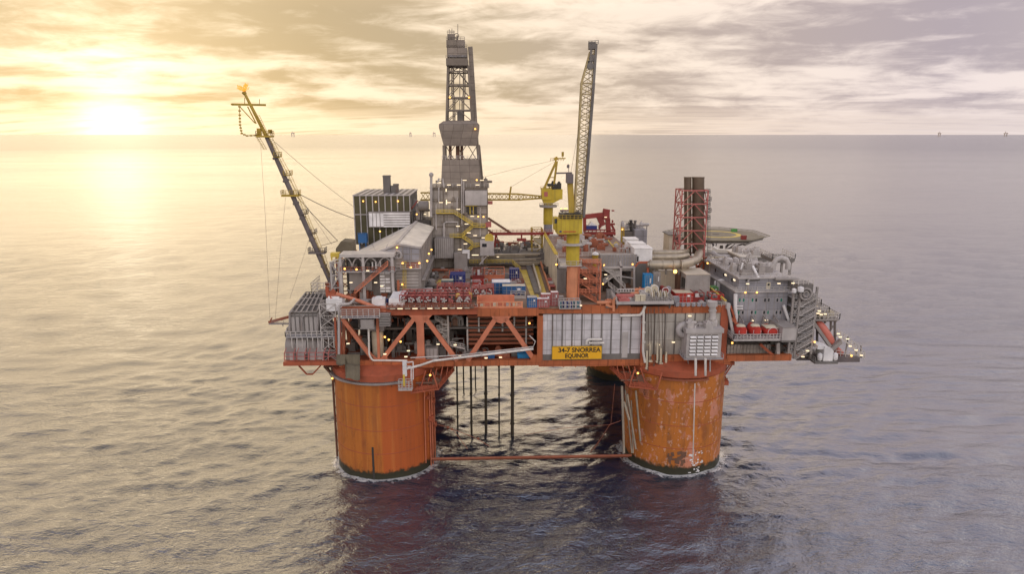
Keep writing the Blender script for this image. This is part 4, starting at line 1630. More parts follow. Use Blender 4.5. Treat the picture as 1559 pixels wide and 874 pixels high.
# ------------------------------------------------------------------ ribbed dark house behind
Y0 = 61
X0, X1, _, _, Z0, Z1 = ext(540, 298, 625, 372, Y0, 1)
Y1 = onz(595, 289, Z1).y
t = thing('ribbed_house', 'dark olive ribbed house with pale frames and a square chimney behind the gabled hall', 'house', ((X0 + X1) / 2, (Y0 + Y1) / 2, DZ))
part('wall', MB().box(X0, X1, Y0, Y1, Z0, Z1), M['olive'], t)
part('base_wall', MB().box(X0 + 1, X1 - .5, Y0 + 1, Y1 - 1, DZ, Z0), M['dgrey'], t)
mb = MB()
for k in range(10):
    x = X0 + (X1 - X0) * k / 9
    mb.box(x - .17, x + .17, Y0 - .25, Y0 - .01, Z0, Z1)
for k in range(1, 6):
    y = Y0 + (Y1 - Y0) * k / 6
    mb.box(X1 + .01, X1 + .25, y - .17, y + .17, Z0, Z1)
zz = Z0 + (Z1 - Z0) * .62
mb.box(X0, X1, Y0 - .22, Y0 - .02, zz - .15, zz + .15)
part('rib', mb, M['lgrey'], t)
rf = part('roof', MB().box(X0 - .3, X1 + .3, Y0 - .3, Y1 + .3, Z1, Z1 + .3), M['lgrey'], t)
mb = MB()
for k in range(9):
    x = X0 + .6 + (X1 - X0) * k / 9
    mb.box(x, x + .9, Y0 + .3, Y1 - .4, Z1 + .3, Z1 + .38)
part('roof_panel', mb, M['dgrey'], rf)
X2, X3, _, _, Z2, Z3 = ext(583, 267, 593.5, 287, Y0 + 8, 1)
part('chimney', MB().box(X2, X3, Y0 + 8, Y0 + 10.5, Z1 + .3, Z3).box(X2 - .12, X3 + .12, Y0 + 7.9, Y0 + 10.6, Z3 - .5, Z3 - .1), M['dgrey'], rf)
X2, X3, _, _, Z2, Z3 = ext(595, 280, 606, 287, Y0 + 8, 1)
part('chimney', MB().box(X2, X3, Y0 + 8, Y0 + 10, Z1 + .3, Z3 - .6).box(X2 + .8, X3 + .1, Y0 + 7.9, Y0 + 10, Z3 - .6, Z3), M['dgrey'], rf)
X2, X3, _, _, Z2, Z3 = ext(561, 323, 624, 346, Y0 - 3, 2.6)
f = part('louvre_bay', MB().box(X2, X3, Y0 - 3, Y0 - .3, Z2, Z3), M['grey'], t)
mb = MB()
for k in range(6):
    z = Z2 + (Z3 - Z2) * k / 6
    mb.box(X2 + (X3 - X2) * .36, X3, Y0 - 3.15, Y0 - 3, z + .1, z + .6)
for k in range(4):
    x = X2 + (X3 - X2) * (.02 + .09 * k)
    mb.box(x, x + 1, Y0 - 3.15, Y0 - 3, Z2 + .3, Z3 - .3)
part('blade', mb, M['white'], f)
lamps(t, Y0 - .4, amber=((553, 306), (572, 307), (606, 306)))
lamp(t, 578.5, 352, 50, 'a')
X2, X3, _, _, Z2, Z3 = ext(545, 357, 558, 370, 55, 3)
mb = MB().box(X2, X3, 55, 58, Z2, Z3)
mb.rail([(X2, 55, Z3), (X3, 55, Z3)], .6, 1)
mb.box(X2 + .2, X2 + .5, 55.2, 55.5, DZ, Z2).box(X3 - .5, X3 - .2, 55.2, 55.5, DZ, Z2)
solo('blue_cabin', mb, M['blue'], 'small blue cabin below the dark ribbed house', 'cabin')
# gap between the ribbed house and the drill tower
xa, xb = at(627, 320, 66).x, at(655, 320, 66).x
t = thing('process_module', 'grey process module squeezed between the dark ribbed house and the drill tower', 'module', ((xa + xb) / 2, 68, DZ))
z0 = at(640, 335, 66).z
part('housing', MB().box(xa, xb, 66, 76, DZ, z0), M['dgrey'], t)
gear(t, xa + .5, xb - .5, 66.5, 73, z0, 14, 6, 41, M['lgrey'], M['grey'])
X2, X3, _, _, Z2, Z3 = ext(637, 306, 652, 322, 66, 3)
part('tank', MB().cyl((X2, 67, (Z2 + Z3) / 2), (X3, 67, (Z2 + Z3) / 2), (Z3 - Z2) / 2, n=16), M['grey'], t)
mb = MB().tube([at(626, 318, 65), at(631, 312, 65), at(636, 305, 65)], .25, 8)
part('red_pipe', mb, M['pinkred'], t)
lamps(t, 65, white=((647, 326),), amber=((634.5, 326),))

# ------------------------------------------------------------------ flare boom
FY = 22
t = thing('flare_boom', 'long dark flare boom leaning out to the left with ladder and platforms', 'flare boom', at(506, 436, FY))
P0, P1, P2 = at(505, 432, FY), at(405, 206, FY), at(373, 143, FY)
mb = MB()
ax = (P1 - P0)
mb.cyl(P0, P0.lerp(P1, .55), .78, .70, n=14)
mb.cyl(P0.lerp(P1, .55), P1, .70, .58, n=14)
for k in (.12, .3, .45, .55, .7, .85): mb.cyl(P0.lerp(P1, k), P0.lerp(P1, k + .012), .95, n=14)
part('main_tube', mb, M['boom'], t)
mb = MB().cyl(P1, P2, .55, .36, n=12)
mb.cyl(P2, at(371, 139.5, FY), .5, .62, n=12)
mb.bar(at(377, 162, FY - .5), at(390, 188, FY - .5), .28)
part('flare_tip', mb, M['dyellow'], t)
part('cross_arm', MB().bar(at(353, 158.6, FY), at(404.5, 159.6, FY), .6, .55).bar(at(352.5, 158.6, FY - 1.3), at(352.5, 158.6, FY + 1.3), .4).bar(at(395, 159, FY), at(395, 150.5, FY), .14).bar(at(372.5, 158, FY), at(372.5, 148, FY), .14).bar(at(366, 163, FY), at(388, 187, FY), .22), M['dyellow'], t)
mb = MB()
pts = [at(364.5, 162, FY), at(365, 175, FY), at(365.5, 190, FY), at(368, 203, FY), at(376, 206.5, FY), at(388, 206, FY), at(396, 204, FY)]
mb.tube(pts, .1, 6)
for a, c in zip(pts, pts[1:]):
    n = max(2, int((c - a).length / .75))
    for k in range(n):
        p = a.lerp(c, k / n)
        mb.box(p.x - .28, p.x + .28, p.y - .2, p.y + .2, p.z - .2, p.z + .2)
part('hanging_chain', mb, M['dyellow'], t)


def along(px, py): return at(px, py, FY)


for px, py, l, r in ((405, 206, 13, 10), (421, 238, 2, 6), (435.5, 266, 2, 8), (443, 296, 13, 13), (459, 325, 3, 9), (472, 355, 2, 9), (482, 383, 11, 14)):
    z = at(px, py, FY).z
    xa, xb = at(px - l, py, FY).x, at(px + r, py, FY).x
    mb = MB().box(xa, xb, FY - 1.3, FY + 1.3, z - .15, z)
    mb.rail([(xa, FY - 1.3, z), (xb, FY - 1.3, z), (xb, FY + 1.3, z)], 1.2, 1.2, .07)
    if l > 5:
        mb.rail([(xa, FY + 1.3, z), (xa, FY - 1.3, z)], 1.2, 1.2, .07)
        mb.box(xa, xb, FY - 1.4, FY + 1.4, z - .5, z - .15)
    part('platform', mb, M['dyellow'] if py < 300 else M['boom'], t)
mb = MB()
for a, c in (((393, 176), (407, 206)), ((410, 205), (427, 239)), ((426, 238), (441, 266)), ((441, 266), (454, 296)), ((455, 296), (466, 325)), ((466, 325), (478, 355)), ((479, 355), (490, 383)), ((491, 383), (503, 420))):
    mb.ladder(at(*a, FY - .4), at(*c, FY - .4), .75, side=(1, 0, .3), cage=True)
part('ladder', mb, M['dyellow'], t)
mb = MB()
pts = [(396, 205), (402, 219), (404, 226)]
mb.ladder(at(391, 205, FY), at(404, 227, FY), .7, cage=True)
pb(mb, 391, 195, 397, 207, FY - .4, .8)
pb(mb, 408, 197, 413, 203, FY - .4, 1)
part('igniter', mb, M['dyellow'], t)
# flame
fm = glow('gas_flame_orange', (1, .27, .035), 1.5)
fn_, fl_ = fm.node_tree.nodes, fm.node_tree.links
tr_ = fn_.new('ShaderNodeBsdfTransparent')
mx_ = fn_.new('ShaderNodeMixShader')
nz_ = fn_.new('ShaderNodeTexNoise')
nz_.inputs['Scale'].default_value = 1.6
nz_.inputs['Detail'].default_value = 5
tcf = fn_.new('ShaderNodeTexCoord')
fl_.new(tcf.outputs['Object'], nz_.inputs['Vector'])
rg_ = fn_.new('ShaderNodeMapRange')
rg_.inputs['From Min'].default_value, rg_.inputs['From Max'].default_value = .38, .58
rg_.inputs['To Min'].default_value, rg_.inputs['To Max'].default_value = .1, .8
fl_.new(nz_.outputs['Fac'], rg_.inputs['Value'])
fl_.new(rg_.outputs[0], mx_.inputs[0])
fl_.new(tr_.outputs[0], mx_.inputs[1])
fl_.new([x for x in fn_ if x.type == 'EMISSION'][0].outputs[0], mx_.inputs[2])
fl_.new(mx_.outputs[0], [x for x in fn_ if x.type == 'OUTPUT_MATERIAL'][0].inputs[0])
mb = MB()
R = random.Random(4)
tip = at(371.5, 138.5, FY)
for ang_, ln, w0 in ((-.85, 2.5, .55), (-.35, 1.7, .45), (.15, 2.3, .5), (.55, 2.6, .55), (-1.1, 2.0, .4), (.9, 1.9, .4)):
    rings = []
    for i in range(9):
        u = i / 8
        c_ = tip + Vector((math.sin(ang_ + .5 * u * math.sin(ang_ * 7)) * ln * u, .3 * math.sin(ang_ * 9) * u, math.cos(ang_) * ln * u))
        rr = w0 * (math.sin(math.pi * min(1, .12 + u * .9)) ** .8 + .03) * (1 + .35 * math.sin(i * 2.3 + ang_ * 5))
        rings.append([c_ + Vector((math.cos(6.2832 * k / 9), math.sin(6.2832 * k / 9), .3 * math.sin(k * 2.1 + i))) * rr for k in range(9)])
    mb.quadstrip(rings)
solo('gas_flame', mb, fm, 'small ragged orange gas flame burning at the tip of the flare boom', 'flame')
# wires
for pts, r, lab in ((((414, 212), (539, 315)), .055, 'upper guy wire from the flare boom to the ribbed house'),
                    (((455, 295), (540, 333)), .11, 'thick guy wire from the middle platform of the flare boom to the house wall'),
                    (((452, 299), (514.5, 367)), .09, 'guy wire from the middle platform of the flare boom to the brown hut'),
                    (((420, 240), (505, 372)), .04, 'thin slack wire from the upper boom down to the brown hut roof'),
                    (((489, 374), (513, 367)), .08, 'short wire between the lowest boom platform and the brown hut')):
    a, c = at(*pts[0], FY), at(*pts[1], 25 if pts[1][0] < 530 else 60)
    sag = (c - a).length * .012
    mb = MB().tube([a.lerp(c, k / 8) - Vector((0, 0, sag * math.sin(math.pi * k / 8))) for k in range(9)], r, 5)
    solo('guy_wire', mb, M['wire'], lab, 'wire', 'stay wires of the flare boom')
for pts, lab in ((((397, 222), (404, 330), (411, 487)), 'thin vertical line from the upper boom down to the rusty outrigger'),
                 (((435, 300), (428, 370), (419, 487)), 'thin line from the middle boom platform down to the rusty outrigger'),
                 (((472, 360), (456, 410), (441, 455)), 'thin line from the lower boom down to the utility module roof')):
    Yb = 6
    a, c = at(*pts[0], FY), at(*pts[-1], Yb)
    mb = MB().tube([a, at(*pts[1], (FY + Yb) / 2), c], .035, 5)
    solo('guy_wire', mb, M['wire'], lab, 'wire', 'stay wires of the flare boom')
t = thing('boom_landing', 'grey railed boom foot platform behind the orange claw', 'platform', at(495, 448, 20))
z = at(495, 447, 18).z
xa, xb = at(480, 447, 18).x, at(508, 447, 18).x
part('platform_plate', MB().box(xa, xb, 14, 24, z - .5, z).box(xa + .5, xb - .5, 15, 23, DZ - 6, z - .5), M['dgrey'], t)
part('railing', MB().rail([(xb, 14, z), (xa, 14, z), (xa, 24, z)], 4, 1.5, .06, 4), M['rail'], t)
part('boom_hinge', MB().box(P0.x - 1.4, P0.x + 1.4, FY - 1.2, FY + 1.2, z, P0.z + .4).cyl((P0.x - 1.8, FY, P0.z), (P0.x + 1.8, FY, P0.z), .5, n=12), M['rustrail'], t)

# ================================================================== drill tower
def zpx(x, y): return (640 + x / 4.37, 220 + y / 4.37)


TY = 57
t = thing('drill_tower', 'tall grey drill tower with a clad base block, open lattice and wind wall', 'drill tower', at(702, 405, TY + 7))
X0, X1, Y0, Y1, Z0, Z1 = ext(657, 286, 742.5, 404, TY, 16)
part('base_block', MB().box(X0, X1, Y0, Y1, DZ, Z1), M['panel'], t)
# corner pilasters and floor bands
mb = MB()
for px in (658, 676, 700, 707, 742): mb.box(at(px, 340, TY).x - .22, at(px, 340, TY).x + .22, TY - .35, TY - .01, DZ + 6, Z1)
for y_ in (288, 306, 326, 345, 362): mb.box(X0, X1, TY - .25, TY - .02, at(700, y_, TY).z - .18, at(700, y_, TY).z + .18)
part('facade_frame', mb, M['derrick'], t)
mb = MB()
R = random.Random(8)
for i in range(26):
    px, py = R.uniform(660, 736), R.uniform(290, 378)
    w, h = R.uniform(2, 6), R.uniform(2.5, 7)
    pb(mb, px, py, px + w, py + h, TY - R.uniform(.5, 1.4), .5)
part('wall_cabinet', mb, M['derrick'], t)
mb = MB()
for px, y0, y1 in ((703, 272, 340), (706, 276, 325), (677, 345, 395), (668, 285, 308), (731, 316, 360), (696, 300, 330), (664, 310, 350)):
    mb.tube([at(px, y0, TY - .9), at(px, y1, TY - .9)], .22, 8)
mb.tube([at(676, 395, TY - 1), at(676, 340, TY - 1), at(680, 338, TY - 1), at(697, 338, TY - 1), at(697, 352, TY - 1)], .3, 8)
mb.tube([at(666, 278, TY - .5), at(668, 272, TY - .5), at(674, 272, TY - .5), at(676, 285, TY - .5)], .3, 8)
part('pipework', mb, M['lgrey'], t)
mb = MB()
pb(mb, 708, 290, 741.5, 312.5, TY - 1.6, 1.6)
part('upper_cabin', mb, M['lgrey'], t)
mb = MB()
pb(mb, 710, 314, 726, 326, TY - .5, .5)
part('dark_opening', mb, M['black'], t)
mb = MB()
for px in (715, 720): pb(mb, px, 314, px + 1.2, 326, TY - .7, .3)
pb(mb, 709, 313, 727, 314, TY - .8, .5)
part('opening_bar', mb, M['yelrail'], t)
# service top: pipes, rails, fans
z = Z1
part('top_deck', MB().box(X0 - .3, X1 + .6, Y0 - .6, Y1 + .3, z, z + .25), M['derrick'], t)
part('top_railing', MB().rail([(X0, Y0 - .5, z + .25), (X1 + .4, Y0 - .5, z + .25)], 1.2, 1.5, .06), M['rail'], t)
gear(t, X0 + 1, X1 - .5, Y0 + .2, Y0 + 4, z + .25, 18, 3.6, 51, M['derrick'], M['lgrey'])
mb = MB().tube([at(656.5, 330, TY - 1), at(656.5, 268, TY - 1)], .42, 10)
mb.lathe(at(656.5, 267, TY - 1), [(.4, -.5), (.75, 0), (.75, .5), (.3, 1)], 12)
part('vent_stack', mb, M['lgrey'], t)
# yellow zigzag stairs
for a, c in (((664, 324.5), (691, 324.5)), ((691, 324.5), (720, 343)), ((720, 345), (739, 346)), ((720, 346), (703, 361)), ((685, 361), (703, 361)), ((703, 361), (720, 373)), ((720, 376), (732, 374.5)), ((720, 377), (712, 384))):
    p, q_ = at(*a, TY - 1.8), at(*c, TY - 1.8)
    mb = MB()
    mb.bar(p, q_, .16, .3)
    for zz in (.6, 1.15): mb.bar(p + Vector((0, 0, zz)), q_ + Vector((0, 0, zz)), .17)
    n = max(3, int((q_ - p).length / 1.2))
    for k in range(n + 1):
        s = p.lerp(q_, k / n)
        mb.bar(s, s + Vector((0, 0, 1.15)), .12)
    part('stair_rail', mb, M['yelrail'], t)
    part('stair_flight', MB().bar(p + Vector((0, .8, -.1)), q_ + Vector((0, .8, -.1)), 1.3, .22), M['derrick'], t)
# hanging boxes
X2, X3, _, _, Z2, Z3 = ext(662, 363, 690.5, 393, TY - 4, 3.8)
f = part('lower_box', MB().box(X2, X3, TY - 4, TY - .2, Z2, Z3), M['grey'], t)
mb = MB()
for k in range(9): mb.box(X2 + (X3 - X2) * k / 9, X2 + (X3 - X2) * (k + .5) / 9, TY - 4.2, TY - 4, Z2, Z3)
part('rib', mb, M['lgrey'], f)
X2, X3, _, _, Z2, Z3 = ext(691.5, 386, 711.5, 406, TY - 6, 5)
part('lower_box', MB().box(X2, X3, TY - 6, TY - 1, DZ, Z3), M['grey'], t)
mb = MB()
pb(mb, 704, 382.5, 715, 386, TY - 6.4, 3)
pb(mb, 711.8, 386, 715, 394, TY - 6.4, 1.5)
part('white_duct', mb, M['white'], t)
X2, X3, _, _, Z2, Z3 = ext(731, 367, 752, 388, TY - 5, 5)
f = part('drill_cabin', MB().box(X2, X3, TY - 5, TY, Z2, Z3).box(X2 - .2, X3 + .2, TY - 5.2, TY, Z2 - .3, Z2), M['lgrey'], t)
mb = MB()
pb(mb, 734, 371, 741, 376, TY - 5.1, .1)
part('pane', mb, M['glass'], f)
part('cabin_leg', MB().bar(at(734.5, 388, TY - 4), at(734.5, 402, TY - 4), .7).bar(at(742, 388, TY - 4), at(730, 403, TY - 6), .35), M['lgrey'], t)
mb = MB().lathe(at(745, 363, TY - 4), [(1.5, -.9), (1.5, -.75), (1.0, -.7), (1.0, .7), (1.5, .75), (1.5, .9)], 18, 'y')
part('winch_drum', mb, M['yelrail'], t)
for x, y in ((295, 237), (410, 237), (137, 385), (190, 385), (253, 430), (345, 477), (250, 543), (307, 528), (323, 587), (365, 605), (300, 660), (262, 698), (355, 735), (375, 735), (420, 620), (190, 268), (255, 268), (380, 268)):
    px, py = zpx(x, y)
    lamp(t, px, py, TY - 2.2, 'w', 1.25)
mb = MB()
for x, y in ((172, 310), (174, 383)):
    px, py = zpx(x, y)
    p = at(px, py, TY - 1)
    mb.box(p.x - .18, p.x + .18, p.y - .2, p.y, p.z - .8, p.z + .8)
part('lamp', mb, WARM, t)
for x, y in ((385, 478), (420, 480), (375, 235)):
    px, py = zpx(x, y)
    lamp(t, px, py, TY - 2.2, 'a')
mb = MB()
pb(mb, 739, 339, 748, 346, TY - 1, 4)
pb(mb, 742, 307, 750, 311, TY + 2, 3)
part('red_box', mb, M['pinkred'], t)
# tapered cladding block
x0, x1, x2, x3 = at(671, 271, TY).x, at(733, 271, TY).x, at(673, 243, TY).x, at(729, 243, TY).x
zb, zt = Z1 + .25, at(700, 243, TY).z
mb = MB().quadstrip([[(x0, TY, zb), (x1, TY, zb), (x1, TY + 13, zb), (x0, TY + 13, zb)], [(x2, TY + .4, zt), (x3, TY + .4, zt), (x3, TY + 12.5, zt), (x2, TY + 12.5, zt)]])
part('mid_block', mb, M['wind'], t)
part('mid_railing', MB().rail([(x2, TY + .4, zt), (x3, TY + .4, zt)], 1.3, 1.2, .07), M['rail'], t)
# open legs under the wind wall
zs, ze = zt, at(700, 221, TY).z
mb = MB()
for px in (675.5, 728.5):
    for yy in (TY + 1, TY + 11): mb.bar((at(px, 235, TY).x, yy, zs), (at(px, 235, TY).x, yy, ze), .8)
for k in range(3):
    a, c = at(679 + k * 17, 244, TY + 1), at(692 + k * 17, 222, TY + 1)
    mb.bar(a, c, .25)
    mb.bar(at(692 + k * 17, 244, TY + 11), at(679 + k * 17, 222, TY + 11), .25)
part('leg_frame', mb, M['derrick'], t)
mb = MB()
for px, w in ((685.5, 2.2), (697, 3), (703, 2.2)): mb.cyl(at(px, 246, TY + 4), at(px, 221, TY + 4), w / 4.5, n=10)
part('dark_conductor', mb, M['brown'], t)
# wind wall
ring = lambda pxs, py, y0, y1: [(at(pxs[0], py, TY).x, y0, at(700, py, TY).z), (at(pxs[1], py, TY).x, y0, at(700, py, TY).z), (at(pxs[1], py, TY).x, y1, at(700, py, TY).z), (at(pxs[0], py, TY).x, y1, at(700, py, TY).z)]
mb = MB().quadstrip([ring((675.5, 726), 222, TY + .2, TY + 12), ring((668.5, 729.5), 194, TY - 1.2, TY + 13.4), ring((668.5, 729.5), 189, TY - 1.2, TY + 13.4), ring((675, 724.5), 184, TY, TY + 12)])
part('wind_wall', mb, M['wind'], t)
lamp(t, 723.5, 196, TY - 1.5, 'a')
# lattice
b0, b1, t0, t1 = at(679.5, 184, TY).x, at(718.5, 184, TY).x, at(681.5, 99, TY).x, at(712.5, 99, TY).x
zb, zt = at(700, 184, TY).z, at(700, 99, TY).z
bot = [Vector((b0, TY + .6, zb)), Vector((b1, TY + .6, zb)), Vector((b1, TY + 9.5, zb)), Vector((b0, TY + 9.5, zb))]
top = [Vector((t0, TY + 1.2, zt)), Vector((t1, TY + 1.2, zt)), Vector((t1, TY + 8, zt)), Vector((t0, TY + 8, zt))]
for i in range(4): part('corner_leg', MB().bar(bot[i], top[i], .62), M['derrick'], t)
mb = MB()
lv = [0, .2, .43, .66, .9, 1]
for k, u in enumerate(lv):
    q_ = [b_.lerp(tt, u) for b_, tt in zip(bot, top)]
    for i in range(4): mb.bar(q_[i], q_[(i + 1) % 4], .42)
    if k < 5:
        r_ = [b_.lerp(tt, lv[k + 1]) for b_, tt in zip(bot, top)]
        for i in range(4):
            m_ = r_[i].lerp(r_[(i + 1) % 4], .5)
            mb.bar(q_[i], m_, .24)
            mb.bar(q_[(i + 1) % 4], m_, .24)
part('bracing', mb, M['derrick'], t)
mb = MB()
for px in (690, 692.5, 703.5, 706):
    mb.tube([at(px, 184, TY + 4), at(px, 160, TY + 4), at(px + (2 if px < 698 else -2) * 0, 150, TY + 4), at(px + (-2 if px < 698 else 2), 145, TY + 4), at(px + (-2 if px < 698 else 2), 99, TY + 4)], .2, 6, 1)
part('guide_rail', mb, M['derrick'], t)
mb = MB()
pb(mb, 696, 167, 705, 184, TY + 3, 2)
mb.cyl(at(700, 167, TY + 4), at(700, 100, TY + 4), .12, n=6)
part('travelling_block', mb, M['dgrey'], t)
for px in (685, 714): lamp(t, px, 147.8, TY + .4, 'a')
# enclosed ladder shaft at the right corner
p, q_ = at(725.5, 222, TY + 6), at(716, 71, TY + 6)
part('ladder_shaft', MB().bar(p, q_, 1.5, 2.2), M['wind'], t)
p2 = at(732.5, 271, TY + 6)
part('ladder_shaft', MB().bar(p2, at(728, 222, TY + 6), 1.4, 2), M['derrick'], t)
# crown
def crown(x0, y0, x1, y1, yy, d, m, name='crown_block'):
    mb = MB()
    X0, X1, Y0, Y1, Z0, Z1 = pb(mb, x0, y0, x1, y1, TY + yy, d)
    mb.rail([(X0, Y0, Z1), (X1, Y0, Z1)], .9, 1.2, .06)
    return part(name, mb, m, t)


crown(679, 88, 712, 99, -.2, 9.5, M['derrick'])
crown(680.5, 72, 711, 87, .3, 8.5, M['wind'])
crown(679.5, 60, 695, 71.5, .5, 5, M['derrick'])
crown(694, 60, 707.5, 71.5, 1, 6, M['wind'])
crown(681, 51, 692, 60, 1, 4, M['derrick'])
mb = MB()
for px, y0, y1 in ((684, 44, 52), (688, 43, 52), (697, 36, 52), (690, 46, 52)): mb.bar(at(px, y1, TY + 2), at(px, y0, TY + 2), .18)
mb.box(at(695, 52, TY + 2).x, at(697.5, 52, TY + 2).x, TY + 1.6, TY + 2.4, at(696, 60, TY).z, at(696, 52, TY).z)
mb.torus(at(695, 54, TY + 2), .7, .12)
part('antenna', mb, M['derrick'], t)
mb = MB()
pb(mb, 683, 83.5, 710, 86.5, TY + .1, .15)
part('panel_band', mb, M['bluegrey'], t)

# ================================================================== pipe deck
def container(px0, y0, px1, y1, m, label, name='cargo_container', cat='container', lid=None, group=None, depth=None, Y=None, lean=0):
    """steel offshore box: corrugated sides, posts, lid; stands on the main deck"""
    g = onz((px0 + px1) / 2, y1, DZ)
    Yf = g.y if Y is None else Y
    X0, X1 = at(px0, y1, Yf).x, at(px1, y1, Yf).x
    zt = at((px0 + px1) / 2, y0, Yf).z
    d = depth or max(2.0, (X1 - X0) * .6)
    t = thing(name, label, cat, ((X0 + X1) / 2, Yf + d / 2, DZ), group)
    mb = MB().box(X0 + .06, X1 - .06, Yf + .06, Yf + d - .06, DZ + .12, zt)
    n = max(3, int((X1 - X0) / .42))
    for k in range(n):
        x = X0 + (X1 - X0) * (k + .3) / n
        mb.box(x, x + .16, Yf, Yf + .06, DZ + .25, zt - .15)
    n = max(3, int(d / .42))
    for k in range(n):
        y = Yf + d * (k + .3) / n
        mb.box(X0, X0 + .06, y, y + .16, DZ + .25, zt - .15)
        mb.box(X1 - .06, X1, y, y + .16, DZ + .25, zt - .15)
    part('body', mb, m, t)
    mb = MB()
    for x in (X0, X1 - .14):
        for y in (Yf, Yf + d - .14): mb.box(x - .03, x + .17, y - .03, y + .17, DZ, zt + .12)
    for z in (DZ + .02, zt - .05):
        mb.box(X0, X1, Yf - .04, Yf + .1, z, z + .16)
        mb.box(X0, X1, Yf + d - .1, Yf + d + .04, z, z + .16)
    part('frame', mb, m, t)
    if X1 - X0 > 1.6:
        mb = MB()
        for u in (.18, .40, .60, .82):
            x = X0 + (X1 - X0) * u
            mb.bar((x, Yf - .09, DZ + .2), (x, Yf - .09, zt - .1), .07)
        for z in (DZ + (zt - DZ) * .38, DZ + (zt - DZ) * .62): mb.bar((X0 + .2, Yf - .1, z), (X1 - .2, Yf - .1, z), .06)
        part('door_bars', mb, M['lgrey'], t)
        part('data_plate', MB().box(X0 + (X1 - X0) * .64, X0 + (X1 - X0) * .78, Yf - .13, Yf - .1, DZ + (zt - DZ) * .66, DZ + (zt - DZ) * .86), M['white'], t)
    part('lid', MB().box(X0 + .02, X1 - .02, Yf + .02, Yf + d - .02, zt + .005, zt + .07), lid or m, t)
    return t


def basket(px0, y0, px1, y1, m, label, group=None, depth=3, fill=None, seed=1):
    """open steel cargo basket with things in it"""
    g = onz((px0 + px1) / 2, y1, DZ)
    X0, X1, Yf = at(px0, y1, g.y).x, at(px1, y1, g.y).x, g.y
    zt = at((px0 + px1) / 2, y0, Yf).z
    t = thing('cargo_basket', label, 'cargo basket', ((X0 + X1) / 2, Yf + depth / 2, DZ), group)
    mb = MB()
    for x in (X0, X1):
        for y in (Yf, Yf + depth): mb.bar((x, y, DZ), (x, y, zt), .2)
    for z in (DZ + .12, (DZ + zt) / 2, zt):
        mb.bar((X0, Yf, z), (X1, Yf, z), .16)
        mb.bar((X0, Yf + depth, z), (X1, Yf + depth, z), .16)
        mb.bar((X0, Yf, z), (X0, Yf + depth, z), .16)
        mb.bar((X1, Yf, z), (X1, Yf + depth, z), .16)
    n = max(2, int((X1 - X0) / 1.1))
    for k in range(1, n):
        x = X0 + (X1 - X0) * k / n
        mb.bar((x, Yf, DZ), (x, Yf, zt), .1)
    part('frame', mb, m, t)
    part('side_plate', MB().box(X0 + .1, X1 - .1, Yf + .12, Yf + .18, DZ + .1, DZ + (zt - DZ) * .55).box(X0 + .1, X1 - .1, Yf + .2, Yf + depth - .1, DZ + .05, DZ + .15), m, t)
    R = random.Random(seed)
    for k in range(5):
        x, y = R.uniform(X0 + .5, X1 - .5), R.uniform(Yf + .7, Yf + depth - .5)
        h = R.uniform(.4, .95) * (zt - DZ)
        w = R.uniform(.3, .55)
        mm = M[R.choice(fill or ['lgrey', 'white', 'rustrail', 'grey', 'dred'])]
        if R.random() < .5: part('packed_drum', MB().lathe((x, y, DZ + .2), [(w * .7, 0), (w * .7, h), (w * .2, h + .05)], 10), mm, t)
        else: part('packed_box', MB().box(x - w, x + w, y - w * .8, y + w * .8, DZ + .2, DZ + .2 + h), mm, t)
    return t


def pipe_bundle(px, py, label, r=.92, L=7.5, group='pipe bundles along the front rail', black=False, Y=1.6, seed=1):
    p = at(px, py, Y)
    t = thing('pipe_bundle', label, 'pipe bundle', (p.x, Y + L / 2, DZ), group)
    R = random.Random(seed)
    mb = MB()
    n = 0
    for k in range(14):
        a, q = k * 2.4, r * .8 * math.sqrt((k + .5) / 14)
        x, z = p.x + q * math.cos(a), p.z + q * math.sin(a)
        mb.cyl((x, Y + R.uniform(-.1, .15), z), (x, Y + L, z), .2, n=8)
    part('pipe', mb, M['black'] if black else M['dred'], t)
    mb = MB()
    for k in range(14):
        a, q = k * 2.4, r * .8 * math.sqrt((k + .5) / 14)
        if R.random() < .7:
            x, z = p.x + q * math.cos(a), p.z + q * math.sin(a)
            mb.cyl((x, Y - .14, z), (x, Y + .1, z), .21, .24, n=8)
    part('end_cap', mb, M['lgrey'] if not black else M['pinkred'], t)
    mb = MB()
    for y in (Y + .4, Y + L * .5, Y + L - .5):
        for s in (-1, 1): mb.box(p.x + s * (r + .08) - .09, p.x + s * (r + .08) + .09, y - .12, y + .12, DZ, p.z + r + .35)
        mb.box(p.x - r - .1, p.x + r + .1, y - .12, y + .12, p.z + r + .12, p.z + r + .34)
        mb.box(p.x - r - .1, p.x + r + .1, y - .12, y + .12, p.z - r - .25, p.z - r - .03)
    for s in (-1, 1): mb.box(p.x + s * (r + .08) - .06, p.x + s * (r + .08) + .06, Y + .3, Y + L - .4, p.z - .1, p.z + .1)
    part('cradle', mb, M['pinkred'], t)
    return t


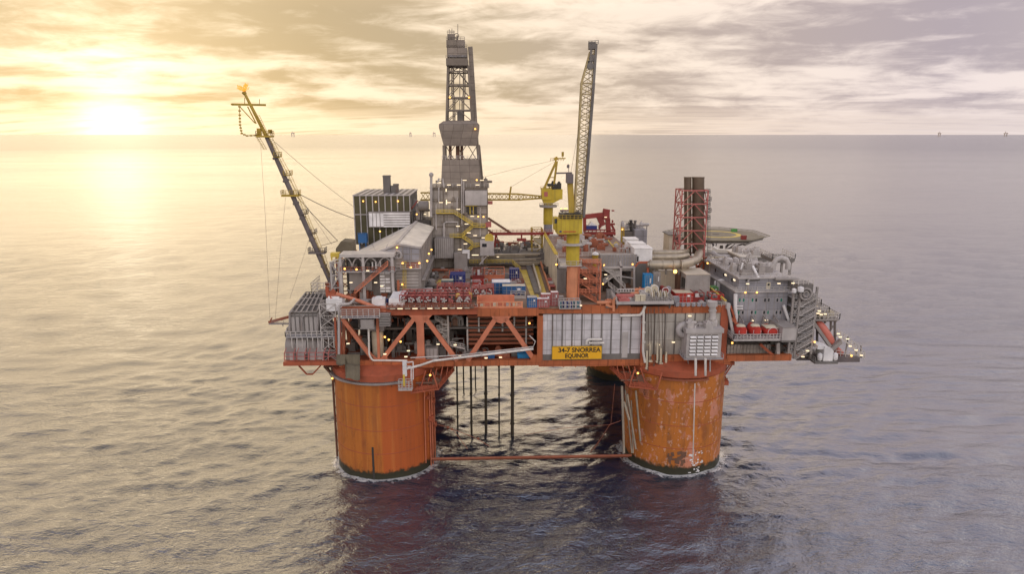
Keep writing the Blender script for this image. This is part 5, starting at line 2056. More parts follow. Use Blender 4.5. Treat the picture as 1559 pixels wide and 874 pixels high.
for i, px in enumerate((614, 626, 638, 650.5, 662.5, 675, 687, 699, 711)):
    lab = ['red pipe bundle in its cradle, directly beside the white tarpaulin', 'red pipe bundle, second along the front rail from the white tarpaulin', 'red pipe bundle, third along the front rail from the white tarpaulin',
           'red pipe bundle with pale ends, fourth from the white tarpaulin', 'red pipe bundle with pale ends, fifth from the white tarpaulin', 'red pipe bundle just left of the black one', 'bundle of black pipes with red ends in the front row',
           'red pipe bundle just right of the black one', 'last red pipe bundle at the right end of the front row'][i]
    pipe_bundle(px, 456.5, lab, black=(i == 6), seed=i + 1)
for i, (px, py, Y, lab) in enumerate(((671, 442, 12, 'red pipe bundle in the second row, in front of the small teal and blue box'), (683, 442, 12, 'red pipe bundle in the second row, below the big navy container'), (697, 442, 12.5, 'pale red pipe bundle in the second row, right of the big navy container'),
                                      (709, 443, 12.5, 'red pipe bundle in the second row behind the yellow cap'), (724, 445, 9, 'red pipe bundle in the second row, left of three others by the white topped containers'), (735, 446, 9, 'red pipe bundle in the middle of the second row'),
                                      (746, 444, 9.5, 'red pipe bundle in the second row, touching the white topped containers'))):
    pipe_bundle(px, py, lab, r=.95, L=5, Y=Y, seed=20 + i, group='pipe bundles of the second row')
for px, py, Y, lab in ((697, 447.5, 4, 'yellow domed cap on the front row of pipe bundles, left of the other cap'), (714.5, 444.5, 7, 'yellow domed cap at the right end of the pipe bundles')):
    p = at(px, py, Y)
    solo('domed_cover', MB().lathe((p.x, p.y, p.z - .6), [(.75, -1.2), (.75, 0), (.7, .3), (.45, .6), (.1, .75)], 14), M['yelrail'], lab, 'cap')
# front walkway lights
t = thing('lit_walkway', 'brown walkway with a strip of cream lights below the red pipe bundles', 'walkway', at(655, 470, -1))
X0, X1 = at(588, 468, -1.2).x, at(722, 468, -1.2).x
z = at(650, 469.5, -1.2).z
part('floor_grating', MB().box(X0, X1, -1.4, .7, z - .12, z + .05), M['brown'], t)
part('railing', MB().rail([(X0, -1.3, z + .05), (X1, -1.3, z + .05)], 1.35, 1.5, .06, 3), M['rustrail'], t)
for k in range(11):
    x = X0 + 1 + k * (X1 - X0 - 1.6) / 11
    part('lamp', MB().box(x, x + 1.3, -1.55, -1.4, z - .1, z + .12), WARM if k % 2 else M['cream'], t)
for k in range(12):
    x = X0 + .4 + k * (X1 - X0 - 1) / 11.5
    part('board', MB().box(x, x + 1.2, .3, .8, DZ, DZ + 1.1), M['brown'], t)
# orange tray
X0, X1, Y0, Y1, Z0, Z1 = ext(726, 458, 796, 470, -.2, 5)
t = thing('orange_tray', 'long orange cargo tray with framed openings at the front of the pipe deck', 'cargo tray', ((X0 + X1) / 2, 2, DZ))
part('floor_plate', MB().box(X0, X1, .2, Y1, DZ, DZ + .2), M['brace'], t)
part('back_wall', MB().box(X0, X1 - 2, Y1 - .4, Y1, DZ + .2, DZ + 2.6).box(X0, X0 + .3, .3, Y1, DZ + .2, DZ + 2.4), M['brace'], t)
mb = MB()
for z in (DZ + .25, DZ + 1.5): mb.box(X0, X1, .2, .4, z, z + .28)
for k in range(8):
    x = X0 + (X1 - X0 - .3) * k / 7
    mb.box(x, x + .3, .18, .42, DZ + .2, DZ + 1.8)
part('front_frame', mb, M['peach'], t)
for k in (0, 2, 4, 5):
    x = X0 + .8 + (X1 - X0) * k / 7
    part('packed_box', MB().box(x, x + 1.2, .8, 1.8, DZ + .2, DZ + .9 + .1 * k), M['cream' if k != 4 else 'lgrey'], t)
# containers
container(685, 419, 708, 437, M['navy'], 'big navy blue container on the left of the pipe deck', depth=5)
container(672, 428, 690, 441, M['teal'], 'small teal and blue container with pale lid left of the big navy one', lid=M['cream'], depth=3)
container(776, 410.5, 790.5, 428, M['navy'], 'upright navy locker with a white spot at the back of the pipe deck', depth=3)
container(749, 431, 777, 447.5, M['blue'], 'blue container with white lid behind the longer blue one', lid=M['white'], depth=5)
container(765, 436.5, 800, 452, M['blue'], 'long blue container with cream lid in the middle of the pipe deck', lid=M['cream'], depth=3.4)
container(803, 454, 817.5, 468.5, M['blue'], 'blue bin with pale lid at the front edge of the pipe deck', lid=M['lgrey'], depth=2.6)
basket(684, 413, 703, 420, M['brace'], 'orange basket behind the big navy container', seed=2, depth=3)
basket(720, 410, 736.5, 430, M['dred'], 'tall red basket with open top in the middle of the pipe deck', seed=3, depth=3)
basket(738, 411, 768, 428, M['brace'], 'wide salmon basket loaded with pale pipes behind the white lid', seed=4, depth=5, fill=['lgrey', 'cream', 'rustrail', 'white'])
basket(720, 427, 736, 434, M['red'], 'low bright red tray in front of the tall red basket', seed=5, depth=2)
basket(780, 427, 797, 434, M['rustrail'], 'low rusty tray with white boxes behind the long blue container', seed=6, depth=2.5, fill=['white', 'lgrey'])
basket(778, 446, 800, 455, M['rail'], 'pale grey open frame in front of the long blue container', seed=7, depth=2, fill=['navy', 'black', 'grey'])
basket(708, 410, 719, 424, M['lgrey'], 'grey open frame between the navy container and the tall red basket', seed=8, depth=3, fill=['grey', 'lgrey'])
for px0, y0, px1, y1, lab, mt in ((818, 456, 836, 473, 'pinkish red box with white lid in front of the other two', 'dred'), (824, 449, 839, 466, 'pinkish red box with pale lid behind the front one', 'dred'), (839, 446, 850, 466, 'tall pinkish red box with pale lid next to the crane pedestal', 'dred')):
    container(px0, y0, px1, y1, M['pinkred'] if mt == 'x' else mk('pink_red_box', (.36, .10, .095), .6, rust=.1), lab, lid=M['white'], depth=2.2, Y=max(.5, onz(px0, y1).y))
container(851, 452, 858, 461, M['lgrey'], 'small pale box between the tall pink red box and the pedestal', lid=M['white'], depth=1.2)
# grey rack of blue green drums at the front of the pedestal
X0, X1, Y0, Y1, Z0, Z1 = ext(852, 458, 884, 470.5, -.8, 2.6)
t = thing('bottle_rack', 'grey rack of blue and green gas bottles at the foot of the crane pedestal', 'rack', ((X0 + X1) / 2, .5, Z0))
mb = MB()
for k in range(5):
    x = X0 + (X1 - X0) * k / 4
    for y in (Y0, Y1): mb.bar((x, y, Z0), (x, y, Z1), .22)
for z in (Z0 + .1, (Z0 + Z1) / 2, Z1):
    for y in (Y0, Y1): mb.bar((X0, y, z), (X1, y, z), .2)
mb.box(X0, X1, Y0, Y1, Z0, Z0 + .1)
part('frame', mb, M['lgrey'], t)
for k in range(4):
    for j in range(3):
        x = X0 + (X1 - X0) * (k + .2 + .3 * j) / 4
        part('gas_bottle', MB().lathe((x, Y0 + .7 + .3 * j, Z0 + .15), [(.3, 0), (.3, 1.3), (.15, 1.6), (.15, 1.75)], 10), M[['teal', 'bluegrey', 'navy', 'lgrey'][(k + j) % 4]], t)
lamp(dk, 884.5, 465, -1, 'w', .5)
# yellow walkways painted on the deck
for a, c, w in (((797, 411), (819, 462), 1.1), ((666, 436), (672, 426), .8), ((640, 461), (740, 452), .01)):
    p, q_ = onz(*a), onz(*c)
    if w < .1: continue
    mb = MB()
    d = Vector((w, 0, 0))
    mb.quadstrip([[p - d + Vector((0, 0, .004)), p + d + Vector((0, 0, .004)), p + d + Vector((0, 0, .012)), p - d + Vector((0, 0, .012))], [q_ - d + Vector((0, 0, .004)), q_ + d + Vector((0, 0, .004)), q_ + d + Vector((0, 0, .012)), q_ - d + Vector((0, 0, .012))]])
    part('walkway_marking', mb, M['yelrail'], dk)
# skid rails
t = thing('skid_track', 'pale pipe conveyor tracks running back along the right of the pipe deck', 'track', onz(815, 440))
for a, c, w, h, mt in (((804, 407), (818, 448), 1.6, .6, 'dgrey'), ((811.5, 405), (823, 446), .5, 1.1, 'cream'), ((816, 405), (829, 450), 1.3, .25, 'yelrail')):
    p, q_ = onz(*a), onz(*c)
    part('track_rail', MB().bar(p + Vector((0, 0, h / 2)), q_ + Vector((0, 0, h / 2)), w, h), M[mt], t)
t = thing('catwalk_machine', 'orange sided catwalk trough sloping toward the front beside the tracks', 'catwalk', onz(834, 430))
for s, mt in ((0, 'peach'), (10, 'peach')):
    p, q_ = onz(822 + s, 402), onz(837 + s * .95, 446)
    part('side_rail', MB().bar(p + Vector((0, 0, 1.4)), q_ + Vector((0, 0, 1)), .35, .9), M['rustrail' if s else 'peach'], t)
p, q_ = onz(827, 402), onz(841.5, 446)
part('trough', MB().bar(p + Vector((0, 0, .7)), q_ + Vector((0, 0, .5)), 2.0, .3), M['brown'], t)
part('carriage', MB().box(onz(833.5, 421).x - 1.1, onz(833.5, 421).x + 1.1, onz(833.5, 421).y, onz(833.5, 421).y + 3, DZ + .8, DZ + 2.6), M['black'], t)
for k in range(3):
    g = onz(837 + k * 1.5, 432 + k * 5)
    part('tool_box', MB().box(g.x - .9, g.x + .9, g.y, g.y + .9, DZ + .6, DZ + 1.6).cyl((g.x - .8, g.y - .3, DZ + 1.2), (g.x + .8, g.y - .3, DZ + 1.2), .3, n=8), M['lgrey' if k % 2 else 'pinkred'], t)
# left of the pipe deck: gutter and bollards at the hall
clutterthing('deck_gear', 'small pumps and bollards along the foot of the long grey hall', 'deck gear', at(646, 440, 14).x, at(654, 440, 14).x, 12, 45, DZ, 18, 1.6, 61, M['dgrey'], mats=M['lgrey'])
clutterthing('deck_gear', 'scattered small gear on the brown deck behind the containers', 'deck gear', -16, 8, 36, 50, DZ, 34, 1.4, 62, M['grey'], mats=M['rustrail'])
clutterthing('deck_gear', 'small pale crates and valves between the container rows', 'deck gear', -13, 10, 14, 34, DZ, 44, 1.3, 63, M['lgrey'], mats=M['rustrail'])
# back wall of the pipe deck, under the gantry
t = thing('pipe_bulkhead', 'dark pipe covered bulkhead with a yellow handrail closing the pipe deck', 'bulkhead', (8, 58, DZ))
xa, xb = at(718, 395, 58).x, at(832, 395, 58).x
zt = at(775, 386, 58).z
part('wall', MB().box(xa, xb, 58, 74, DZ, zt), M['dgrey'], t)
mb = MB()
R = random.Random(9)
for k in range(9):
    z = DZ + .5 + k * (zt - DZ - .6) / 8
    mb.tube([(xa + R.uniform(0, 3), 57.6 - .3 * (k % 3), z), (xb - R.uniform(0, 8), 57.6 - .3 * (k % 3), z)], R.uniform(.12, .34), 8)
part('pipework', mb, M['duct'], t)
mb = MB()
p, q_, r_ = at(715, 401, 55), at(780, 401, 55), at(793, 413, 47)
for z in (0, .6, 1.2): mb.bar(p + Vector((0, 0, z)), q_ + Vector((0, 0, z)), .16).bar(q_ + Vector((0, 0, z)), r_ + Vector((0, 0, z)), .16)
for k in range(12): mb.bar(p.lerp(q_, k / 11), p.lerp(q_, k / 11) + Vector((0, 0, 1.2)), .12)
part('handrail', mb, M['yelrail'], t)
part('walkway', MB().box(p.x, q_.x, 54.6, 58, p.z - .25, p.z).box(p.x, q_.x, 57.4, 57.8, DZ, p.z), M['dgrey'], t)
gear(t, xa + 1, xb - 1, 59, 72, zt, 46, 2.4, 71, M['dgrey'], M['duct'])
for i, (px0, px1, y0) in enumerate(((752, 768, 380), (772, 800, 378.5), (803, 824, 377))):
    X0, X1 = at(px0, y0, 66).x, at(px1, y0, 66).x
    part('roof_box', MB().box(X0, X1, 64, 70, zt, at(px0, y0, 66).z), M['roof' if i != 1 else 'lgrey'], t)
lamps(t, 56, white=((742, 389), (758, 391)))
t = thing('tan_module', 'low tan module row on the horizon side behind the gantry girder', 'module', (10, 77, DZ))
xa, xb = at(750, 375, 78).x, at(830, 375, 78).x
part('housing', MB().box(xa, xb, 75, 80, DZ, at(790, 374, 75).z), M['cream'], t)
gear(t, xa + .5, xb - .5, 75.5, 79.5, at(790, 374, 75).z, 20, 1.6, 72, M['dgrey'], M['rustrail'])
# red gantry girder with trolley
t = thing('gantry_girder', 'long dark red gantry girder reaching from the drill tower to the far crane', 'gantry', at(790, 356, 60))
mb = MB()
p, q_ = at(744, 356, 60), at(842, 355.5, 60)
part('girder', MB().bar(p, q_, 1.2, .9).bar(p + Vector((0, 1.6, 0)), q_ + Vector((0, 1.6, 0)), .5, .6), M['dred'], t)
part('girder_rail', MB().rail([p + Vector((0, -.4, .45)), q_ + Vector((0, -.4, .45))], 1.0, 1.4, .07), M['rustrail'], t)
part('stay', MB().bar(at(743, 332, 60), at(778, 355, 60), .75).bar(at(743, 350, 60), at(752, 356, 60), .6), M['brown'], t)
part('leg', MB().bar(at(755, 357, 60), at(753, 376, 60), .7).bar(at(756, 357, 60), at(760, 376, 61), .3), M['dred'], t)
part('trolley', MB().box(at(787, 364, 60).x, at(801, 364, 60).x, 59, 61, at(790, 366.5, 60).z, at(790, 363, 60).z).bar(at(794, 357, 60), at(794, 364, 60), .5).bar(at(789, 366, 60), at(789, 370, 60), .3).bar(at(799, 366, 60), at(799, 370, 60), .3), M['dred'], t)
part('hook', MB().lathe(at(795, 374, 60), [(.1, 1), (.6, .6), (.6, -.4), (.1, -1)], 10).tube([at(795, 376, 60), at(791, 384, 60)], .1, 6), M['lgrey'], t)
X0, X1, Y0, Y1, Z0, Z1 = ext(810, 349, 826, 373, 62, 5)
t = thing('yellow_gantry', 'small yellow framed platform under the far crane, at the girder end', 'platform', ((X0 + X1) / 2, 64, DZ))
part('frame', MB().lattice([(X0, Y0, DZ), (X1, Y0, DZ), (X1, Y1, DZ), (X0, Y1, DZ)], [(X0, Y0, Z1), (X1, Y0, Z1), (X1, Y1, Z1), (X0, Y1, Z1)], 4, .2, .1), M['dyellow'], t)
part('panel', MB().box(X0 + .6, X1 - .4, Y0 - .05, Y0 + .1, Z0 + .5, Z0 + (Z1 - Z0) * .45), M['cream'], t)

# ================================================================== cranes
def crane_boom(t, bl, br, tl_, tr_, Yb, Yt, w, n, mat, name='boom'):
    A, B_ = at(*bl, Yb), at(*br, Yb)
    C_, D_ = at(*tl_, Yt), at(*tr_, Yt)
    off = Vector((0, w, 0))
    bot = [A, B_, B_ + off, A + off]
    top = [C_, D_, D_ + off * .8, C_ + off * .8]
    for i in range(4): part('boom_chord', MB().bar(bot[i], top[i], .38), mat, t)
    mb = MB()
    for k in range(n):
        q0 = [b_.lerp(tt, k / n) for b_, tt in zip(bot, top)]
        q1 = [b_.lerp(tt, (k + 1) / n) for b_, tt in zip(bot, top)]
        for i in range(4):
            j = (i + 1) % 4
            if (k + i) % 2: mb.bar(q0[i], q1[j], .2)
            else: mb.bar(q0[j], q1[i], .2)
        if k % 2 == 0:
            for i in range(4): mb.bar(q0[i], q0[(i + 1) % 4], .2)
    part('boom_lacing', mb, mat, t)
    return bot, top


CYM = 4.5
t = thing('pedestal_crane', 'large yellow crane on an orange pedestal with its lattice boom raised almost upright', 'crane', at(871, 458, CYM))
p, q_ = at(870.5, 460, CYM), at(870.5, 404, CYM)
part('pedestal', MB().cyl((p.x, CYM, DZ), (p.x, CYM, q_.z), 1.48, n=28).cyl((p.x, CYM, DZ), (p.x, CYM, DZ + .5), 1.9, n=28), M['peach'], t)
zz = at(871, 402, CYM).z
mb = MB().box(p.x - 3.6, p.x + 2.2, CYM - 2.2, CYM + 2.2, zz - .2, zz)
mb.rail([(p.x - 3.6, CYM + 2.2, zz), (p.x - 3.6, CYM - 2.2, zz), (p.x + 2.2, CYM - 2.2, zz), (p.x + 2.2, CYM + 2.2, zz)], 1.15, 1.3, .06)
part('service_platform', mb, M['rail'], t)
z1, z2 = at(871, 371, CYM).z, at(871, 356, CYM).z
part('yellow_column', MB().lathe((p.x, CYM, zz), [(1.78, 0), (1.78, z1 - zz), (1.72, z1 - zz + .4), (1.72, z2 - zz)], 32), M['yellow'], t)
part('slewing_ring', MB().lathe((p.x - .3, CYM, z1 - .1), [(3.6, 0), (3.6, .35), (1.8, .4)], 28).box(p.x - 4.2, p.x - 3, CYM - 1, CYM + 1, z1, z1 + 1.2).box(p.x + 2.2, p.x + 3.5, CYM - .8, CYM + 1, z1 - .1, z1 + .9), M['lgrey'], t)
X0, X1, Y0, Y1, Z0, Z1 = ext(848.5, 334, 886.5, 356.5, CYM - 3.4, 6.4)
hs_ = part('machinery_house', MB().box(X0, X1, Y0, Y1, Z0, Z1), M['yellow'], t)
mb = MB()
for k in range(1, 6): mb.box(X0 + (X1 - X0) * k / 6 - .04, X0 + (X1 - X0) * k / 6 + .04, Y0 - .05, Y0, Z0, Z1)
mb.box(X0, X1, Y0 - .07, Y0, Z1 - .15, Z1).box(X0, X1, Y0 - .07, Y0, Z0, Z0 + .12)
part('seam', mb, M['dyellow'], hs_)
part('red_stripe', MB().box(X0 + 1.5, X1 - 1.6, Y0 - .08, Y0 - .02, Z0 + .55, Z0 + .78), M['red'], hs_)
part('blue_emblem', MB().box(X0 + .6, X0 + 1.1, Y0 - .08, Y0 - .02, Z0 + .5, Z0 + .9), M['navy'], hs_)
mb = MB()
pb(mb, 843.5, 331, 849, 350, CYM - 2.4, 3)
cab = part('operator_cabin', mb, M['yellow'], t)
mb = MB()
pb(mb, 844.3, 333, 848.3, 340, CYM - 2.5, .1)
part('pane', mb, M['glass'], cab)
mb = MB()
pb(mb, 853, 325.5, 886, 334, CYM - 2, 4)
mb.lathe(at(880, 330, CYM - 2), [(1.2, -.6), (1.2, 1.8)], 16, 'y')
mb.lathe(at(862, 330, CYM - 2), [(1.1, -.6), (1.1, 1.8)], 16, 'y')
part('winch_drum', mb, M['black'], t)
part('roof_railing', MB().rail([at(850, 334, CYM - 3), at(886, 334, CYM - 3)], 1.1, 1.1, .06), M['dyellow'], t)
mb = MB()
mb.bar(at(870, 334, CYM + .5), at(866.5, 270, CYM + 1.5), 1.15).bar(at(874, 334, CYM + .5), at(869.5, 270, CYM + 1.5), .7)
part('mast', mb, M['dyellow'], t)
part('mast_head', MB().bar(at(847, 263.5, CYM + 1.5), at(871, 263, CYM + 1.5), .4).box(at(863, 275, CYM).x, at(873, 275, CYM).x, CYM, CYM + 2.6, at(868, 279, CYM).z, at(868, 265, CYM).z).bar(at(866, 263, CYM + 1.5), at(865, 249, CYM + 1.5), .14).box(at(864, 254, CYM).x, at(868, 254, CYM).x, CYM + 1.4, CYM + 1.5, at(866, 256, CYM).z, at(866, 251, CYM).z), M['boom'], t)
bot, top = crane_boom(t, (875, 331), (888, 331), (886, 126), (903.5, 126), CYM, CYM + 7, 2.3, 24, M['latt'])
b2, t2_ = crane_boom(t, (886, 126), (903.5, 126), (899, 78), (907.5, 66), CYM + 7, CYM + 8.6, 1.9, 5, M['latt'])
part('boom_ladder', MB().ladder(at(888.5, 331, CYM - .3), at(904.5, 126, CYM + 6.7), .6, side=(.4, 1, 0)).bar(at(888.6, 331, CYM - .2), at(904, 126, CYM + 6.8), .7, .5).bar(at(904, 126, CYM + 6.8), at(908, 66, CYM + 8.4), .6, .5), M['dgrey'], t)
mb = MB()
pb(mb, 897, 63, 907, 74, CYM + 8, 2)
mb.lathe(at(902, 88, CYM + 8), [(.9, -.3), (.9, .5)], 14, 'y').lathe(at(899, 100, CYM + 7.6), [(.9, -.3), (.9, .5)], 14, 'y')
mb.bar(at(900, 75, CYM + 8), at(899, 96, CYM + 7.6), .5)
mb.rail([at(896, 68, CYM + 8), at(911, 67, CYM + 8)], 1.0, 1, .06)
part('boom_head', mb, M['dgrey'], t)
mb = MB()
pb(mb, 895.5, 92, 901.5, 103, CYM + 7.4, 1.4)
part('hook_block', mb, M['black'], t)
mb = MB()
for dx in (0, 3): mb.tube([at(882 + dx * .3, 330, CYM + .6), at(899 + dx, 95, CYM + 8)], .05, 5)
for dx in (-2, 2): mb.tube([at(868, 268, CYM + 1.5 + dx * .2), at(904, 72, CYM + 9)], .04, 5)
part('hoist_rope', mb, M['wire'], t)
lamp(t, 847, 402.5, CYM - 2.3, 'a')

CY2 = 78
t = thing('pedestal_crane', 'yellow far crane beside the drill tower with its boom lowered level to the left', 'crane', at(835, 388, CY2))
x = at(834.5, 330, CY2).x
za, zb, zc = at(834.5, 353, CY2).z, at(834.5, 341, CY2).z, at(834.5, 304, CY2).z
part('pedestal', MB().cyl((x, CY2, DZ), (x, CY2, zb), 1.6, n=20), M['bluegrey'], t)
part('yellow_column', MB().cyl((x, CY2, zb), (x, CY2, zc), 1.75, n=20), M['yellow'], t)
part('service_platform', MB().lathe((x, CY2, at(834, 315, CY2).z), [(3.2, 0), (3.2, .6), (1.8, .7)], 20).rail([(x - 3.4, CY2 - 2, at(834, 313, CY2).z), (x + 3.4, CY2 - 2, at(834, 313, CY2).z)], 1.1, 1.1, .07), M['grey'], t)
mb = MB()
pb(mb, 825, 287.5, 840, 304, CY2 - 2.5, 5)
mb.prism([at(826, 304, CY2 - 2), at(854, 303, CY2 - 2), at(841, 310, CY2 - 2), at(828, 310, CY2 - 2)], (0, 4, 0))
part('machinery_house', mb, M['yellow'], t)
mb = MB()
pb(mb, 839, 288.5, 856.5, 303.5, CY2 - 2, 5)
part('counterweight', mb, M['yellow'], t)
mb = MB()
pb(mb, 828.5, 292, 834, 299, CY2 - 2.7, .2)
part('red_panel', mb, M['pinkred'], t)
mb = MB().rail([at(823, 288, CY2 - 2.5), at(840, 288, CY2 - 2.5)], 1, 1, .07)
gear(t, at(838, 290, CY2).x, at(852, 290, CY2).x, CY2 - 1.5, CY2 + 2, at(845, 288.5, CY2).z, 8, 2.6, 81, M['black'])
part('roof_railing', mb, M['dyellow'], t)
mb = MB()
mb.bar(at(828, 288, CY2), at(847, 245, CY2), .8).bar(at(842.5, 288, CY2), at(848, 245, CY2), .7).bar(at(836, 270, CY2), at(845, 270, CY2), .3)
part('mast', mb, M['dyellow'], t)
part('mast_head', MB().bar(at(844, 243, CY2), at(849, 240, CY2), 1.2).bar(at(847, 241, CY2), at(861, 241, CY2), .4).bar(at(857, 241, CY2), at(856, 231, CY2), .2).box(at(855, 233, CY2).x, at(858.5, 236, CY2).x, CY2, CY2 + .15, at(856, 238, CY2).z, at(856, 231, CY2).z).rail([at(838, 245, CY2), at(858, 245, CY2)], 1, 1, .06), M['dyellow'], t)
bot, top = crane_boom(t, (825, 299), (825, 302), (790, 295.5), (790, 304.5), CY2 - 1, CY2 - 1, 1.8, 5, M['dyellow'])
bot, top = crane_boom(t, (790, 295.5), (790, 304.5), (640, 293.5), (640, 304.5), CY2 - 1, CY2 - 1, 2, 20, M['dyellow'])
part('boom_mast', MB().bar(at(775, 304, CY2 - 1), at(778, 284, CY2 - 1), .6), M['dyellow'], t)
part('hoist_rope', MB().tube([at(847, 243, CY2), at(780, 258, CY2), at(650, 292, CY2)], .045, 5).tube([at(846, 245, CY2), at(777, 285, CY2)], .04, 5), M['wire'], t)
p = at(870, 317.5, 70)
t = thing('lamp_row', 'row of bright amber lamps behind the raised crane mast', 'lamp', p)
part('bracket', MB().box(at(853, 320, 70).x, at(882, 320, 70).x, 70, 71, at(866, 322, 70).z, at(866, 319.6, 70).z).bar(at(856, 321, 70.5), at(856, 350, 70.5), .6).bar(at(880, 321, 70.5), at(880, 350, 70.5), .6), M['boom'], t)
for px in (854.5, 859.5, 862.5, 866.5): lamp(t, px, 317.5, 70, 'a')
# red pipe handling machine
RY = 56
t = thing('pipe_handler', 'dark red pipe handling machine with a raised arm on the module roof', 'machine', at(912, 358, RY))
mb = MB()
for a, c, w in (((889, 330), (924, 326), 1.5), ((890, 328), (890, 352), 1.0), ((925, 332), (927, 362), 1.5), ((912, 330), (918, 343), 1.8), ((918, 320), (928, 322), 1.2), ((923, 320), (923, 334), 2.0), ((930, 340), (936, 352), .7), ((934, 352), (936, 358), .6), ((926, 342), (936, 341), .6)):
    mb.bar(at(*a, RY), at(*c, RY), w)
part('arm', mb, M['dred'], t)
mb = MB()
mb.bar(at(886, 355, RY - 1), at(937, 355, RY - 1), .9).bar(at(888, 350, RY - 1), at(934, 350, RY - 1), .4)
for px in range(888, 936, 6): mb.bar(at(px, 355, RY - 1), at(px + 3, 350, RY - 1), .25)
for px in (890, 912, 932): mb.bar(at(px, 355, RY), at(px, 372, RY), .6)
part('base_frame', mb, M['dred'], t)
mb = MB()
pb(mb, 893, 344, 909, 351.5, RY - 1, 3)
part('blue_tank', mb, M['navy'], t)
mb = MB().prism([at(896, 344, RY), at(900, 337.5, RY), at(908, 343, RY), at(908, 344, RY)], (0, 2, 0))
part('white_cover', mb, M['white'], t)
mb = MB()
R = random.Random(12)
for i in range(16):
    px, py = R.uniform(911, 934), R.uniform(318, 352)
    pb(mb, px, py, px + R.uniform(1.5, 4), py + R.uniform(1.5, 4), RY - R.uniform(.3, 1.5), 1)
part('hydraulic_block', mb, M['dred'], t)
lamp(t, 922, 330.5, RY - 1.5)

# ================================================================== right hand modules
MY0, MY1 = 17, 60
# process block right of the pipe deck
xw = at(848, 400, MY0).x
zt = at(848, 391, MY0).z
xe = at(972, 400, MY0).x
t = thing('process_block', 'large tan process block with a reddish cluttered roof beside the pipe deck', 'module', ((xw + xe) / 2, 38, DZ))
part('side_wall', MB().box(xw, xw + .4, MY0, MY1, DZ, zt), M['beige'], t)
mb = MB()
for k in range(12):
    y = MY0 + (MY1 - MY0) * k / 11
    mb.box(xw - .2, xw - .01, y - .15, y + .15, DZ, zt - .3)
part('wall_rib', mb, M['cream'], t)
part('yellow_coping', MB().box(xw - .35, xw + .6, MY0 + 4, MY1, zt + .02, zt + .32).rail([(xw, MY0, zt + .3), (xw, MY1, zt + .3)], 1.0, 2, .06), M['yelrail'], t)
part('roof', MB().box(xw + .4, xe, MY0, MY1, zt - .4, zt), mk('reddish_roof_plate', (.27, .185, .15), .75, rust=.6, dirt=.4), t)
X0, X1, Y0, Y1, Z0, Z1 = ext(848, 409, 862, 437, MY0 - .2, .4)
f = part('front_panel', MB().box(X0, X1, Y0, Y1, DZ, Z1), M['dgrey'], t)
mb = MB()
for k in range(8): mb.box(X0 + .35 + (X1 - X0 - .4) * k / 8, X0 + .5 + (X1 - X0 - .4) * k / 8, Y0 - .12, Y0, DZ, Z1 - .3)
mb.box(X0, X0 + .3, Y0 - .2, Y0, DZ, Z1 + .3).box(X0, X1, Y0 - .2, Y0, Z1, Z1 + .3)
part('rib', mb, M['grey'], f)
part('front_wall', MB().box(xw, xe, MY0, MY0 + .4, zt - 4.2, zt - .4), M['lgrey'], t)
part('recess_wall', MB().box(xw + .4, xe, MY0 + 9, MY0 + 9.4, DZ, zt - .4), M['dgrey'], t)
X0, X1, Y0, Y1, Z0, Z1 = ext(914, 388, 970, 404.5, MY0 - 1, 3)
f = part('grey_band', MB().box(X0, X1, Y0, Y1, Z0, Z1), M['grey'], t)
mb = MB()
for k in range(14): mb.box(X0 + (X1 - X0) * k / 13.5, X0 + (X1 - X0) * k / 13.5 + .14, Y0 - .12, Y0, Z0, Z1)
part('rib', mb, M['bluegrey'], f)
gear(t, xw + 2, xe - 2, MY0 + 1, 54, zt, 60, 2.2, 91, M['rustrail'], M['lgrey'])
gear(t, xw + 10, xe - 1, MY0 + 2, MY0 + 8, DZ, 26, 6, 92, M['dgrey'], M['brown'])
part('roof_railing', MB().rail([(xw + .4, MY0, zt), (X0, MY0, zt)], 1.2, 1.6, .06), M['rail'], t)
lamps(t, MY0 - .8, white=((922, 418), (925, 424)), amber=((963, 402), (919.5, 403.5), (911, 399), (918, 432)))
# support frame with beams
mb = MB()
yb = MY0 - 1.5
for px in (945, 965.5): mb.bar(at(px, 406, yb), at(px, 440, yb), .55)
mb.bar(at(918, 407, yb), at(967, 406.5, yb), .6).bar(at(942, 420, yb), at(966, 424, yb), .3).bar(at(944, 398, yb), at(946, 407, yb), .6)
part('support_frame', mb, M['lgrey'], t)
for a, c in (((919, 432), (934, 421)), ((933, 420.5), (952, 439)), ((921, 411), (934, 419)), ((927, 435), (944, 449)), ((934, 420.5), (944, 420))):
    part('stair_flight', MB().stairs(at(*a, yb - 1.2), at(*c, yb - 1.2), 1.1, r=.07), M['rail'], t)
# pink scaffold
X0, X1, Y0, Y1, Z0, Z1 = ext(881, 401, 914, 462, 5, 6)
t = thing('stair_scaffold', 'salmon pink scaffold stair tower right of the orange pedestal', 'scaffold', ((X0 + X1) / 2, 8, DZ))
bot = [(X0, Y0, DZ), (X1, Y0, DZ), (X1, Y1, DZ), (X0, Y1, DZ)]
top = [(x_, y_, Z1) for x_, y_, z_ in bot]
for a, c in zip(bot, top): part('post', MB().bar(a, c, .35), M['brace'], t)
for k in range(1, 5):
    z = DZ + (Z1 - DZ) * k / 4
    part('landing', MB().box(X0, X1, Y0, Y1, z - .2, z), M['rustrail'], t)
    part('railing', MB().rail([(X0, Y0, z), (X1, Y0, z)], 1.2, .9, .07, 3), M['brace'], t)
for k in range(4):
    a, c = DZ + (Z1 - DZ) * k / 4, DZ + (Z1 - DZ) * (k + 1) / 4
    part('flight', MB().stairs((X0 + .5, Y0 + .6, c), (X1 - .8, Y0 + .6, a), 1.2, r=.08), M['brace'], t)
    part('side_brace', MB().bar((X1, Y0, a), (X1, Y1, c), .2).bar((X0, Y1, a), (X1, Y1, c), .2).bar((X0, Y1, c), (X1, Y1, a), .2), M['brace'], t)
mb = MB()
